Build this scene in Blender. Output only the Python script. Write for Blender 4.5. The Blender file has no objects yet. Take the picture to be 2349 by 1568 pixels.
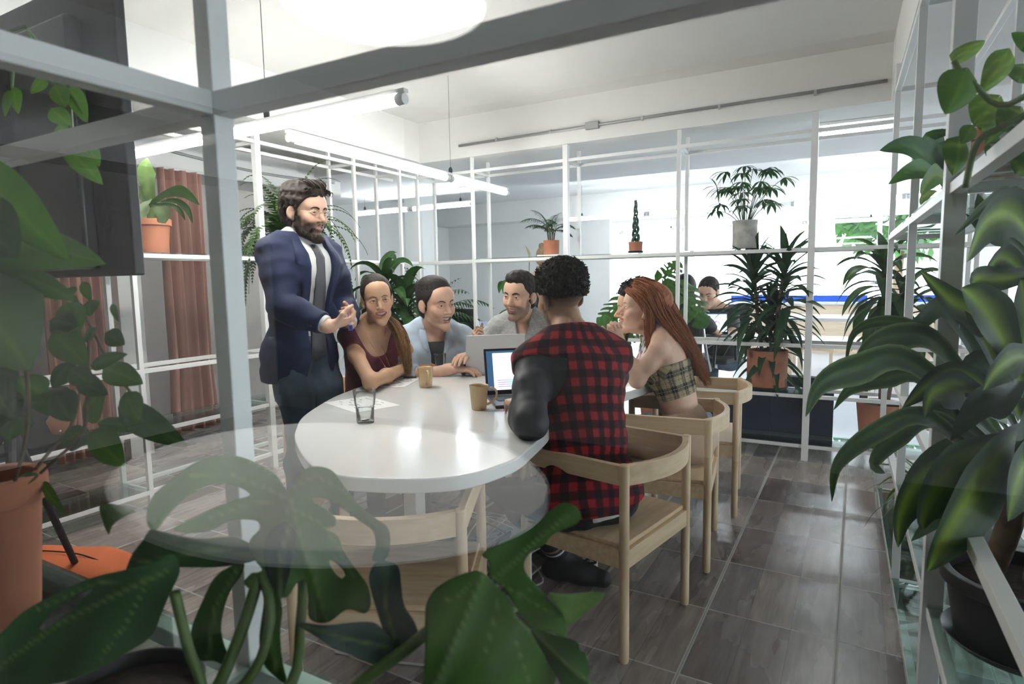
import bpy, bmesh, math, random
import numpy as np
from mathutils import Vector, Matrix, Euler
random.seed(7)
rng = np.random.RandomState(11)
SC = bpy.context.scene
COL = SC.collection
PI = math.pi
rad = math.radians

# ------------------------------------------------------------------ materials
MATS = {}
def _new(name):
    m = bpy.data.materials.new(name); m.use_nodes = True
    nt = m.node_tree; b = nt.nodes['Principled BSDF']
    return m, nt, b
def inp(b, k, v):
    if k in b.inputs: b.inputs[k].default_value = v
def c4(c): return (c[0], c[1], c[2], 1.0)
def node(nt, t, **kw):
    n = nt.nodes.new(t)
    for k, v in kw.items():
        if k in n.inputs: n.inputs[k].default_value = v
        else: setattr(n, k, v)
    return n
def L(nt, a, b): nt.links.new(a, b)
def math_n(nt, op, a, b=None, c=None):
    n = nt.nodes.new('ShaderNodeMath'); n.operation = op
    for i, v in enumerate((a, b, c)):
        if v is None: continue
        if isinstance(v, (int, float)): n.inputs[i].default_value = v
        else: nt.links.new(v, n.inputs[i])
    return n.outputs[0]
def mixc(nt, fac, a, b, mode='MIX'):
    n = nt.nodes.new('ShaderNodeMix'); n.data_type = 'RGBA'; n.blend_type = mode
    for i, v in ((0, fac), (6, a), (7, b)):
        if isinstance(v, (int, float)): n.inputs[i].default_value = v
        elif isinstance(v, (tuple, list)): n.inputs[i].default_value = c4(v)
        else: nt.links.new(v, n.inputs[i])
    return n.outputs[2]
def ramp(nt, fac, stops):
    n = nt.nodes.new('ShaderNodeValToRGB')
    e = n.color_ramp.elements
    while len(e) < len(stops): e.new(0.5)
    for i, (p, c) in enumerate(stops):
        e[i].position = p; e[i].color = c4(c)
    nt.links.new(fac, n.inputs[0]); return n.outputs[0]
def coords(nt, kind='Object', scale=(1, 1, 1)):
    t = nt.nodes.new('ShaderNodeTexCoord'); mp = nt.nodes.new('ShaderNodeMapping')
    mp.inputs['Scale'].default_value = scale
    nt.links.new(t.outputs[kind], mp.inputs[0]); return mp.outputs[0]
def noise(nt, vec, scale=5, detail=3, rough=0.5):
    n = nt.nodes.new('ShaderNodeTexNoise'); n.inputs['Scale'].default_value = scale
    n.inputs['Detail'].default_value = detail; n.inputs['Roughness'].default_value = rough
    if vec is not None: nt.links.new(vec, n.inputs['Vector'])
    return n.outputs['Fac']
def bump(nt, b, h, strength=0.2, dist=0.01):
    n = nt.nodes.new('ShaderNodeBump'); n.inputs['Strength'].default_value = strength
    n.inputs['Distance'].default_value = dist
    nt.links.new(h, n.inputs['Height']); nt.links.new(n.outputs[0], b.inputs['Normal'])

def pbr(name, col, rough=0.5, metal=0.0, spec=0.5, var=0.0, vscale=8, bumpk=0.0, bscale=60, coat=0.0, sheen=0.0, sss=0.0, trans=0.0, vec=(1, 1, 1)):
    if name in MATS: return MATS[name]
    m, nt, b = _new(name)
    inp(b, 'Base Color', c4(col)); inp(b, 'Roughness', rough); inp(b, 'Metallic', metal)
    inp(b, 'Specular IOR Level', spec); inp(b, 'Coat Weight', coat); inp(b, 'Sheen Weight', sheen)
    if sss: inp(b, 'Subsurface Weight', sss); inp(b, 'Subsurface Radius', (0.012, 0.005, 0.003)); inp(b, 'Subsurface Scale', 0.6)
    v = coords(nt, 'Object', vec)
    if var:
        f = noise(nt, v, vscale, 4)
        lo = [max(0, x * (1 - var)) for x in col]; hi = [min(1, x * (1 + var)) for x in col]
        L(nt, ramp(nt, f, ((0.3, lo), (0.7, hi))), b.inputs['Base Color'])
    if bumpk: bump(nt, b, noise(nt, v, bscale, 3), bumpk, 0.004)
    if trans:
        t = node(nt, 'ShaderNodeBsdfTranslucent'); t.inputs[0].default_value = c4([min(1, x * 1.6) for x in col])
        mx = node(nt, 'ShaderNodeMixShader'); mx.inputs[0].default_value = trans
        out = nt.nodes['Material Output']
        L(nt, b.outputs[0], mx.inputs[1]); L(nt, t.outputs[0], mx.inputs[2]); L(nt, mx.outputs[0], out.inputs[0])
    MATS[name] = m; return m
def emis(name, col, s):
    if name in MATS: return MATS[name]
    m, nt, b = _new(name); inp(b, 'Base Color', (0, 0, 0, 1)); inp(b, 'Emission Color', c4(col)); inp(b, 'Emission Strength', s)
    MATS[name] = m; return m
def thin_glass(name, tint, refl0, blend=0.12):
    m, nt, b = _new(name); nt.nodes.remove(b)
    out = nt.nodes['Material Output']
    t = node(nt, 'ShaderNodeBsdfTransparent'); t.inputs[0].default_value = c4(tint)
    g = node(nt, 'ShaderNodeBsdfGlossy'); g.inputs['Roughness'].default_value = 0.0
    lw = node(nt, 'ShaderNodeLayerWeight'); lw.inputs[0].default_value = blend
    f = math_n(nt, 'ADD', math_n(nt, 'MULTIPLY', lw.outputs['Fresnel'], 0.8), refl0)
    f = math_n(nt, 'MINIMUM', f, 0.9)
    mx = node(nt, 'ShaderNodeMixShader')
    L(nt, f, mx.inputs[0]); L(nt, t.outputs[0], mx.inputs[1]); L(nt, g.outputs[0], mx.inputs[2]); L(nt, mx.outputs[0], out.inputs[0])
    MATS[name] = m; return m
def real_glass(name, col=(1, 1, 1), ior=1.45, rough=0.0):
    m, nt, b = _new(name); inp(b, 'Base Color', c4(col)); inp(b, 'Transmission Weight', 1.0); inp(b, 'Roughness', rough); inp(b, 'IOR', ior)
    MATS[name] = m; return m
def attr_mat(name, rough=0.5, sss=0.0, bumpk=0.0, bscale=200, spec=0.4, sheen=0.0, var=0.0):
    m, nt, b = _new(name)
    a = node(nt, 'ShaderNodeAttribute'); a.attribute_name = 'Col'
    c = a.outputs['Color']
    v = coords(nt)
    if var:
        f = noise(nt, v, 30, 4); c = mixc(nt, 1.0, c, ramp(nt, f, ((0.3, (1 - var,) * 3), (0.7, (1 + var * .6, 1 + var * .6, 1 + var * .6)))), 'MULTIPLY')
    L(nt, c, b.inputs['Base Color'])
    inp(b, 'Roughness', rough); inp(b, 'Specular IOR Level', spec); inp(b, 'Sheen Weight', sheen)
    if sss:
        inp(b, 'Subsurface Weight', sss); inp(b, 'Subsurface Radius', (0.012, 0.005, 0.003)); inp(b, 'Subsurface Scale', 0.5)
    if bumpk: bump(nt, b, noise(nt, v, bscale, 3), bumpk, 0.002)
    MATS[name] = m; return m

def wood_mat(name, c0, c1, axis=2, rough=0.45):
    m, nt, b = _new(name)
    s = [14, 14, 14]; s[axis] = 1.2
    v = coords(nt, 'Object', s)
    f = noise(nt, v, 3.0, 6, 0.6)
    L(nt, ramp(nt, f, ((0.3, c0), (0.68, c1))), b.inputs['Base Color'])
    inp(b, 'Roughness', rough); bump(nt, b, f, 0.05, 0.002)
    MATS[name] = m; return m

# ------------------------------------------------------------------ mesh builder
class MB:
    def __init__(s): s.v = []; s.f = []; s.mi = []; s.cm = 0; s.M = None
    def add(s, vs, fs):
        o = len(s.v)
        if s.M is not None: vs = [tuple(s.M @ Vector(p)) for p in vs]
        s.v += [tuple(p) for p in vs]
        for f in fs: s.f.append([i + o for i in f]); s.mi.append(s.cm)
        return s
    def box(s, c, d, rot=None, taper=1.0):
        x, y, z = (q / 2 for q in d); t = taper
        p = [(-x, -y, -z), (x, -y, -z), (x, y, -z), (-x, y, -z), (-x * t, -y * t, z), (x * t, -y * t, z), (x * t, y * t, z), (-x * t, y * t, z)]
        if rot is not None: p = [rot @ Vector(q) for q in p]
        p = [(q[0] + c[0], q[1] + c[1], q[2] + c[2]) for q in p]
        return s.add(p, [(0, 3, 2, 1), (4, 5, 6, 7), (0, 1, 5, 4), (1, 2, 6, 5), (2, 3, 7, 6), (3, 0, 4, 7)])
    def box2(s, a, b):
        return s.box([(a[i] + b[i]) / 2 for i in range(3)], [abs(b[i] - a[i]) for i in range(3)])
    def bar(s, a, b, w, h=None, up=(0, 0, 1)):
        a = Vector(a); b = Vector(b); d = b - a; n = d.normalized(); u = Vector(up)
        if abs(n.dot(u)) > 0.99: u = Vector((0, 1, 0))
        sd = n.cross(u).normalized(); u = sd.cross(n); h = h or w
        p = []
        for q in (a, b):
            for i, j in ((-1, -1), (1, -1), (1, 1), (-1, 1)): p.append(q + sd * (i * w / 2) + u * (j * h / 2))
        return s.add(p, [(0, 1, 2, 3), (7, 6, 5, 4), (0, 4, 5, 1), (1, 5, 6, 2), (2, 6, 7, 3), (3, 7, 4, 0)])
    def tube(s, pts, r, seg=8, cap=True, flat=1.0):
        P = [Vector(p) for p in pts]; n = len(P)
        R = r if isinstance(r, (list, tuple)) else [r] * n
        u = None; vs = []
        for i in range(n):
            d = (P[min(i + 1, n - 1)] - P[max(i - 1, 0)]).normalized()
            if u is None:
                u = Vector((0, 0, 1)) if abs(d.z) < 0.9 else Vector((0, 1, 0))
            sd = d.cross(u)
            if sd.length < 1e-6: sd = d.orthogonal()
            sd.normalize(); u = sd.cross(d).normalized()
            for k in range(seg):
                a = 2 * PI * k / seg
                vs.append(P[i] + sd * (math.cos(a) * R[i]) + u * (math.sin(a) * R[i] * flat))
        fs = []
        for i in range(n - 1):
            for k in range(seg):
                a = i * seg + k; b2 = i * seg + (k + 1) % seg
                fs.append((a, b2, b2 + seg, a + seg))
        if cap: fs.append(tuple(range(seg - 1, -1, -1))); fs.append(tuple((n - 1) * seg + k for k in range(seg)))
        return s.add(vs, fs)
    def lathe(s, prof, seg=32, c=(0, 0, 0), cap0=True, cap1=False):
        vs = []; n = len(prof)
        for r, z in prof:
            for k in range(seg):
                a = 2 * PI * k / seg; vs.append((c[0] + r * math.cos(a), c[1] + r * math.sin(a), c[2] + z))
        fs = []
        for i in range(n - 1):
            for k in range(seg):
                a = i * seg + k; b = i * seg + (k + 1) % seg
                fs.append((a, b, b + seg, a + seg))
        if cap0: fs.append(tuple(range(seg - 1, -1, -1)))
        if cap1: fs.append(tuple((n - 1) * seg + k for k in range(seg)))
        return s.add(vs, fs)
    def prism(s, poly, z0, z1):
        n = len(poly)
        vs = [(x, y, z0) for x, y in poly] + [(x, y, z1) for x, y in poly]
        fs = [tuple(range(n - 1, -1, -1)), tuple(range(n, 2 * n))]
        for i in range(n): j = (i + 1) % n; fs.append((i, j, j + n, i + n))
        return s.add(vs, fs)
    def ball(s, c, r, seg=16, ring=10, rot=None):
        rx, ry, rz = r if isinstance(r, (tuple, list)) else (r, r, r)
        vs = []
        for i in range(ring + 1):
            t = PI * i / ring
            for k in range(seg):
                a = 2 * PI * k / seg
                q = Vector((rx * math.sin(t) * math.cos(a), ry * math.sin(t) * math.sin(a), rz * math.cos(t)))
                if rot is not None: q = rot @ q
                vs.append((q.x + c[0], q.y + c[1], q.z + c[2]))
        fs = []
        for i in range(ring):
            for k in range(seg):
                a = i * seg + k; b = i * seg + (k + 1) % seg
                fs.append((a, a + seg, b + seg, b))
        return s.add(vs, fs)
    def build(s, name, mat, parent=None, smooth=False, bevel=0.0, loc=None, sub=0, solid=0.0, bseg=2):
        me = bpy.data.meshes.new(name); me.from_pydata(s.v, [], s.f)
        mats = mat if isinstance(mat, (list, tuple)) else [mat]
        for m in mats: me.materials.append(m)
        if len(mats) > 1: me.polygons.foreach_set('material_index', s.mi)
        if smooth: me.polygons.foreach_set('use_smooth', [True] * len(me.polygons))
        me.validate(); me.update()
        return link(name, me, parent, bevel, loc, sub, solid, bseg, smooth)
def link(name, me, parent=None, bevel=0.0, loc=None, sub=0, solid=0.0, bseg=2, smooth=False):
    o = bpy.data.objects.new(name, me); COL.objects.link(o)
    if parent is not None: o.parent = parent
    if loc is not None: o.location = loc
    if solid:
        md = o.modifiers.new('s', 'SOLIDIFY'); md.thickness = solid; md.offset = 0
    if bevel:
        md = o.modifiers.new('b', 'BEVEL'); md.width = bevel; md.segments = bseg; md.limit_method = 'ANGLE'; md.angle_limit = rad(40)
        if not smooth: me.polygons.foreach_set('use_smooth', [True] * len(me.polygons)); md.harden_normals = True
    if sub:
        md = o.modifiers.new('u', 'SUBSURF'); md.levels = sub; md.render_levels = sub
    return o
def tag(o, label=None, cat=None, group=None, kind=None):
    if label: o['label'] = label
    if cat: o['category'] = cat
    if group: o['group'] = group
    if kind: o['kind'] = kind
    return o
def empty(name, loc, rz=0.0, label=None, cat=None, group=None):
    o = bpy.data.objects.new(name, None); COL.objects.link(o); o.location = loc; o.rotation_euler = (0, 0, rz)
    o.empty_display_size = 0.05
    return tag(o, label, cat, group)
def copy_tree(o, parent=None):
    c = o.copy(); COL.objects.link(c)
    if parent is not None: c.parent = parent
    for ch in list(o.children): copy_tree(ch, c)
    return c
def struct(o): o['kind'] = 'structure'; return o
def smooth_path(pts, n=8):
    P = [Vector(p) for p in pts]; out = []
    for i in range(len(P) - 1):
        p0 = P[max(i - 1, 0)]; p1 = P[i]; p2 = P[i + 1]; p3 = P[min(i + 2, len(P) - 1)]
        for k in range(n):
            t = k / n
            out.append(0.5 * ((2 * p1) + (p2 - p0) * t + (2 * p0 - 5 * p1 + 4 * p2 - p3) * t * t + (3 * p1 - p0 - 3 * p2 + p3) * t ** 3))
    out.append(P[-1]); return out
def closed_spline(pts, n=8):
    P = [Vector((p[0], p[1], 0)) for p in pts]; m = len(P); out = []
    for i in range(m):
        p0, p1, p2, p3 = P[i - 1], P[i], P[(i + 1) % m], P[(i + 2) % m]
        for k in range(n):
            t = k / n
            q = 0.5 * ((2 * p1) + (p2 - p0) * t + (2 * p0 - 5 * p1 + 4 * p2 - p3) * t * t + (3 * p1 - p0 - 3 * p2 + p3) * t ** 3)
            out.append((q.x, q.y))
    return out

# ------------------------------------------------------------------ camera
CAMZ = 1.28
cam_d = bpy.data.cameras.new('camera'); cam = bpy.data.objects.new('camera', cam_d); COL.objects.link(cam)
_r = Vector((0.87739476, 0.47947731, -0.01673138)); _u = Vector((-0.03429822, 0.09747052, 0.99464724)); _f = Vector((-0.4785416, 0.87212442, -0.10196535))
cam.matrix_world = Matrix(((_r.x, _u.x, -_f.x, 0), (_r.y, _u.y, -_f.y, 0), (_r.z, _u.z, -_f.z, CAMZ), (0, 0, 0, 1)))
FPX = 1382.03
cam_d.sensor_width = 36; cam_d.lens = FPX / 2349 * 36; cam_d.clip_start = 0.02; cam_d.clip_end = 200
cam_d.dof.use_dof = True; cam_d.dof.focus_distance = 2.9; cam_d.dof.aperture_fstop = 7.0
SC.camera = cam
def dep(x, y, D):        # the point seen at pixel x, y of the photo, D metres in front of the lens
    d = _f * FPX + _r * (x - 1174.5) - _u * (y - 784)
    return Vector((0, 0, CAMZ)) + d * (D / FPX)
def onz(x, y, z=0.0):
    d = _f * FPX + _r * (x - 1174.5) - _u * (y - 784)
    return Vector((0, 0, CAMZ)) + d * ((z - CAMZ) / d.z)
def ony(x, y, Y):
    d = _f * FPX + _r * (x - 1174.5) - _u * (y - 784)
    return Vector((0, 0, CAMZ)) + d * (Y / d.y)
def onx(x, y, X):
    d = _f * FPX + _r * (x - 1174.5) - _u * (y - 784)
    return Vector((0, 0, CAMZ)) + d * (X / d.x)
# ------------------------------------------------------------------ palette
white_steel = pbr('white_steel', (0.78, 0.78, 0.77), 0.42, spec=0.5)
plaster = pbr('plaster', (0.80, 0.79, 0.77), 0.9, var=0.02, bumpk=0.04, bscale=90)
plaster_cool = pbr('plaster_cool', (0.74, 0.78, 0.84), 0.9)
wall_grey = pbr('wall_grey', (0.52, 0.48, 0.45), 0.9, var=0.04)
birch = wood_mat('birch', (0.66, 0.47, 0.29), (0.82, 0.64, 0.43), 2)
birch_x = wood_mat('birch_x', (0.66, 0.47, 0.29), (0.82, 0.64, 0.43), 0)
pale_wood = wood_mat('pale_wood', (0.72, 0.55, 0.38), (0.85, 0.70, 0.52), 0)
table_white = pbr('table_white', (0.84, 0.84, 0.83), 0.16, spec=0.5, coat=0.3)
terracotta = pbr('terracotta', (0.42, 0.155, 0.085), 0.75, var=0.14, vscale=10, bumpk=0.12, bscale=50)
concrete = pbr('concrete', (0.40, 0.39, 0.37), 0.9, var=0.3, vscale=14, bumpk=0.3, bscale=60)
black_plastic = pbr('black_plastic', (0.012, 0.012, 0.013), 0.42)
black_matte = pbr('black_matte', (0.02, 0.02, 0.022), 0.7)
soil = pbr('soil', (0.03, 0.019, 0.014), 0.95, var=0.5, vscale=60, bumpk=0.9, bscale=70)
steel = pbr('steel', (0.55, 0.55, 0.56), 0.3, metal=0.9)
grey_metal = pbr('grey_metal', (0.35, 0.35, 0.35), 0.5, metal=0.6)
navy = pbr('navy', (0.012, 0.02, 0.055), 0.6)
blue_board = pbr('blue_board', (0.02, 0.12, 0.72), 0.5)
shelf_glass = thin_glass('shelf_glass', (0.86, 0.95, 0.92), 0.04, 0.10)
pane_glass = thin_glass('pane_glass', (0.94, 0.955, 0.94), 0.14, 0.03)

def floor_material():
    m, nt, b = _new('tile_floor')
    t = node(nt, 'ShaderNodeTexCoord'); mp = node(nt, 'ShaderNodeMapping')
    mp.inputs['Rotation'].default_value = (0, 0, rad(1.1)); L(nt, t.outputs['Object'], mp.inputs[0])
    sx = node(nt, 'ShaderNodeSeparateXYZ'); L(nt, mp.outputs[0], sx.inputs[0])
    u = math_n(nt, 'DIVIDE', math_n(nt, 'ADD', sx.outputs[0], 0.02), 0.4435)
    v = math_n(nt, 'DIVIDE', math_n(nt, 'ADD', sx.outputs[1], -0.09), 0.4405)
    u3 = math_n(nt, 'MULTIPLY', u, 3.0)
    iu, iv, iu3 = (math_n(nt, 'FLOOR', q) for q in (u, v, u3))
    cb = node(nt, 'ShaderNodeCombineXYZ'); L(nt, iu3, cb.inputs[0]); L(nt, iv, cb.inputs[1])
    wn = node(nt, 'ShaderNodeTexWhiteNoise'); L(nt, cb.outputs[0], wn.inputs['Vector'])
    # wood grain printed on each plank, along Y, shifted per plank
    sh = node(nt, 'ShaderNodeVectorMath'); sh.operation = 'MULTIPLY_ADD'
    L(nt, wn.outputs['Color'], sh.inputs[0]); sh.inputs[1].default_value = (7, 7, 7); L(nt, mp.outputs[0], sh.inputs[2])
    st = node(nt, 'ShaderNodeMapping'); st.inputs['Scale'].default_value = (22, 2.2, 1); L(nt, sh.outputs[0], st.inputs[0])
    g = noise(nt, st.outputs[0], 1.6, 7, 0.62)
    st2 = node(nt, 'ShaderNodeMapping'); st2.inputs['Scale'].default_value = (5, 1.4, 1); L(nt, sh.outputs[0], st2.inputs[0])
    g2 = noise(nt, st2.outputs[0], 1.4, 3, 0.5)
    base = ramp(nt, wn.outputs['Value'], ((0.0, (0.17, 0.14, 0.135)), (0.3, (0.33, 0.29, 0.27)), (0.6, (0.43, 0.38, 0.345)), (0.8, (0.27, 0.265, 0.275)), (1.0, (0.22, 0.195, 0.19))))
    c = mixc(nt, 1.0, base, ramp(nt, g, ((0.25, (0.62, 0.60, 0.60)), (0.72, (1.22, 1.2, 1.18)))), 'MULTIPLY')
    c = mixc(nt, 1.0, c, ramp(nt, g2, ((0.25, (0.75, 0.74, 0.74)), (0.75, (1.18, 1.17, 1.16)))), 'MULTIPLY')
    def edge(q, w):
        f = math_n(nt, 'FRACT', q); a = math_n(nt, 'ABSOLUTE', math_n(nt, 'SUBTRACT', f, 0.5))
        return math_n(nt, 'GREATER_THAN', a, 0.5 - w)
    grout = math_n(nt, 'MAXIMUM', edge(u, 0.0150), edge(v, 0.0080))
    c = mixc(nt, grout, c, (0.52, 0.50, 0.47))
    c = mixc(nt, math_n(nt, 'MULTIPLY', edge(u3, 0.010), 0.55), c, (0.10, 0.085, 0.08))
    L(nt, c, b.inputs['Base Color'])
    r = ramp(nt, g2, ((0.2, (0.20,) * 3), (0.8, (0.34,) * 3)))
    L(nt, mixc(nt, grout, r, (0.8, 0.8, 0.8)), b.inputs['Roughness'])
    inp(b, 'Specular IOR Level', 0.55)
    h = math_n(nt, 'ADD', math_n(nt, 'MULTIPLY', g, 0.5), math_n(nt, 'MULTIPLY', grout, -1.0))
    h = math_n(nt, 'ADD', h, math_n(nt, 'MULTIPLY', noise(nt, mp.outputs[0], 26, 3), 0.5))
    bump(nt, b, h, 0.22, 0.003)
    return m
tile = floor_material()
office_floor_m = pbr('office_floor_m', (0.70, 0.73, 0.80), 0.22, spec=0.6)

# ------------------------------------------------------------------ the room
def slab(name, a, b, m): return struct(MB().box2(a, b).build(name, m))
slab('floor', (-7, 0.14, -0.05), (8, 4.9, 0), tile)
slab('floor_near', (-7, -4, -0.05), (8, 0.14, 0), pbr('dark_carpet', (0.035, 0.032, 0.031), 0.95, var=0.2, vscale=40))
slab('floor_office', (-7, 4.9, -0.05), (8, 14, 0), office_floor_m)
slab('ceiling', (-7, -4, 2.70), (8, 4.54, 2.78), plaster)
slab('ceiling_office', (-7, 4.54, 2.62), (8, 14, 2.78), plaster)
slab('trim_1', (-7, 4.54, 2.35), (8, 6.3, 2.6199), plaster)       # beam over the back partition
slab('trim_2', (0.225, -4, 2.35), (0.72, 4.54, 2.6999), plaster)  # beam over the right shelf
slab('trim_3', (-3.95, -4, 2.36), (-3.42, 4.54, 2.6999), plaster) # beam over the left shelf
slab('trim_4', (-7, 9.2, 2.28), (8, 9.7, 2.6199), plaster)
slab('wall_left', (-7.0, -4, 0), (-5.2, 4.9, 2.70), wall_grey)
slab('trim_5', (-5.2, -4, 2.2), (-4.75, 4.9, 2.70), plaster)      # bulkhead above the curtains
slab('wall_office_left', (-7.0, 4.9, 0), (-6.6, 14, 2.62), plaster)
slab('baseboard_left', (-5.2, -4, 0), (-5.17, 4.9, 0.12), wall_grey)
slab('wall_near', (-7, -4.2, 0), (8, -4, 2.70), pbr('near_wall_m', (0.16, 0.155, 0.15), 0.9))

# far facade: low wall, mullions, head beam; daylight comes in between
mull = pbr('mullion', (0.75, 0.78, 0.84), 0.5)
slab('wall_office_far', (-7, 13.9, 0), (8, 14.1, 0.55), plaster)
slab('trim_6', (-7, 13.9, 2.42), (8, 14.1, 2.62), plaster)
n = 0
win_glass = thin_glass('window_glass', (0.98, 0.99, 1.0), 0.02, 0.03)
x = -6.6
while x < 7.2:
    n += 1
    f = MB().box2((x - 0.04, 13.94, 0.55), (x + 0.04, 14.04, 2.42)).box2((x, 13.96, 1.75), (x + 1.2, 14.02, 1.81)).box2((x, 13.96, 0.55), (x + 1.2, 14.02, 0.60)).build('window_%d' % n, mull); struct(f)
    MB().box2((x + 0.04, 13.985, 0.60), (x + 1.16, 13.992, 2.42)).build('pane', win_glass, f)
    x += 1.2
# right facade of the open office
slab('wall_right', (7.6, -4, 0), (7.8, 14, 0.5), plaster)
slab('trim_7', (7.6, -4, 2.42), (7.8, 14, 2.7), plaster)
y = -4.0
while y < 13.6:
    n += 1
    f = MB().box2((7.64, y - 0.04, 0.5), (7.74, y + 0.04, 2.42)).box2((7.66, y, 1.75), (7.72, y + 1.2, 1.81)).build('window_%d' % n, mull); struct(f)
    MB().box2((7.685, y + 0.04, 0.5), (7.692, y + 1.16, 2.42)).build('pane', win_glass, f)
    y += 1.2

# ------------------------------------------------------------------ world
w = bpy.data.worlds.new('sky'); SC.world = w; w.use_nodes = True
wn_ = w.node_tree
sky = wn_.nodes.new('ShaderNodeTexSky'); sky.sky_type = 'HOSEK_WILKIE'; sky.turbidity = 6.0; sky.sun_direction = (0.2, -0.6, 0.75)
bg = wn_.nodes['Background']
mxw = wn_.nodes.new('ShaderNodeMix'); mxw.data_type = 'RGBA'; mxw.inputs[0].default_value = 0.75
wn_.links.new(sky.outputs[0], mxw.inputs[6]); mxw.inputs[7].default_value = (0.84, 0.93, 1.0, 1)
wn_.links.new(mxw.outputs[2], bg.inputs[0]); bg.inputs[1].default_value = 6.0

# ------------------------------------------------------------------ tube lamps
tube_em = emis('tube_light', (1.0, 0.98, 0.96), 50.0)
lamp_body = pbr('lamp_body', (0.75, 0.75, 0.74), 0.4)
def tube_lamp(label, a, b, joints, wires, ceil, em=None, r=0.022, group=None):
    a = Vector(a); b = Vector(b); d = (b - a).normalized()
    e = empty('tube_lamp', (a + b) / 2, 0, label, 'ceiling lamp', group); o0 = (a + b) / 2
    ks = [0.0] + list(joints) + [1.0]; Ln = (b - a).length
    for i in range(len(ks) - 1):
        p = a.lerp(b, ks[i]) + d * 0.045; q = a.lerp(b, ks[i + 1]) - d * 0.045
        MB().tube([p - o0, q - o0], r, 16).build('glowing_tube', em or tube_em, e, smooth=True)
        for s_, t_ in ((p, -d), (q, d)):
            MB().tube([s_ - o0, s_ + t_ * 0.04 - o0], r * 1.04, 16).build('end_cap', lamp_body, e, bevel=0.003)
    MB().bar(a - o0 + Vector((0, 0, r + 0.008)), b - o0 + Vector((0, 0, r + 0.008)), 0.03, 0.016).build('back_rail', lamp_body, e, bevel=0.002)
    for t in wires:
        p = a.lerp(b, t) - o0
        MB().tube([p + Vector((0, 0, r)), p + Vector((0, 0, ceil - a.z))], 0.0022, 6).build('wire', grey_metal, e)
        MB().lathe([(0.012, 0), (0.014, 0.03), (0.006, 0.045)], 12, tuple(p + Vector((0, 0, r + 0.012))), True, True).build('clamp', black_matte, e, smooth=True)
    return e
tube_lamp('bright tube lamp hanging crosswise in front of the standing man', (-3.47, 1.985, 2.0), (-1.535, 1.965, 2.0), [], [0.58], 2.70)
tube_lamp('long bright tube lamp hanging lengthwise over the meeting table', (-2.43, 2.16, 2.0), (-2.47, 5.85 - 1.38, 2.0), [0.62], [0.63], 2.70)
off_em = emis('office_tube', (0.86, 0.93, 1.0), 40.0)
for i, (x, y, ln) in enumerate(((-4.6, 5.9, 1.8), (-2.4, 8.3, 2.4), (0.6, 8.3, 2.4), (3.4, 8.3, 2.4), (-3.8, 11.4, 2.4), (-0.6, 11.4, 2.4), (2.6, 11.4, 2.4))):
    tube_lamp(('tube lamp nearest the left side of the open office', 'tube lamp above the office desks behind the red-haired woman\'s side', 'office tube lamp right of the concrete plant pot', 'office tube lamp over the wooden stools', 'far office tube lamp at the left', 'far office tube lamp in the middle', 'far office tube lamp near the far right windows')[i],
              (x - ln / 2, y, 2.15), (x + ln / 2, y, 2.15), [0.5], [0.1, 0.9], 2.62, off_em, 0.024, 'tube lamps of the open office')
# flat LED panel on the office ceiling
pa, pb_, pc = onz(1887, 309, 2.345), onz(2042, 292, 2.345), onz(1887, 284, 2.345)
pw_, pd_ = (pb_ - pa).length, (pc - pa).length
e = empty('ceiling_panel_light', tuple((pb_ + pc) / 2), math.atan2(pb_.y - pa.y, pb_.x - pa.x), 'flat rectangular light panel on the low office ceiling', 'ceiling lamp')
MB().box((0, 0, -0.006), (pw_ + 0.05, pd_ + 0.05, 0.02)).build('frame', lamp_body, e, bevel=0.004)
MB().box((0, 0, -0.018), (pw_, pd_, 0.006)).build('diffuser', emis('panel_em', (0.96, 0.98, 1), 14.0), e)

# ------------------------------------------------------------------ white steel racks
LV = [0.10, 0.45, 0.80, 1.452, 2.225]
def rack(name, label, axis, front, back, posts, ends, levels, glass, thick=(), top=2.345, w=0.026, cross=None, skip=()):
    e = empty(name, (0, 0, 0), 0, label, 'shelving unit')
    P = (lambda t, q, z: (t, q, z)) if axis == 'x' else (lambda t, q, z: (q, t, z))
    for t in posts:
        for q in (front, back):
            ww = 0.042 if (t in thick and q == front) else w
            a = P(t - ww / 2, q - ww / 2, 0); b = P(t + ww / 2, q + ww / 2, top)
            MB().box2(a, b).build('post', white_steel, e, bevel=0.0015)
    for z in levels:
        for q in (front, back):
            MB().box2(P(ends[0], q - 0.0125, z - 0.0125), P(ends[1], q + 0.0125, z + 0.0125)).build('rail', white_steel, e, bevel=0.0015)
        for t in (posts if cross is None else cross):
            MB().box2(P(t - 0.0125, min(front, back) + 0.013, z - 0.0125), P(t + 0.0125, max(front, back) - 0.013, z + 0.0125)).build('cross_rail', white_steel, e, bevel=0.0015)
    for z, t0, t1 in glass:
        MB().box2(P(t0 + 0.015, min(front, back) - 0.01, z + 0.0128), P(t1 - 0.015, max(front, back) + 0.01, z + 0.0208)).build('glass_shelf', shelf_glass, e)
    return e
XB = [-3.468, -2.865, -1.978, -1.081, -0.194, 0.70, 1.6]
rack('steel_shelf', 'white steel shelf partition across the back of the meeting room', 'x', 4.553, 4.823, XB, (-3.468, 1.6), LV,
     [(0.45, -1.081, -0.194), (1.452, -1.978, -1.081), (1.452, -1.081, -0.194), (0.10, -0.194, 0.70), (1.452, -2.865, -1.978), (0.10, -1.081, -0.194)], thick=(-1.978, -0.194))
YL = [1.06, 1.95, 2.81, 3.73, 4.30]
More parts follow.
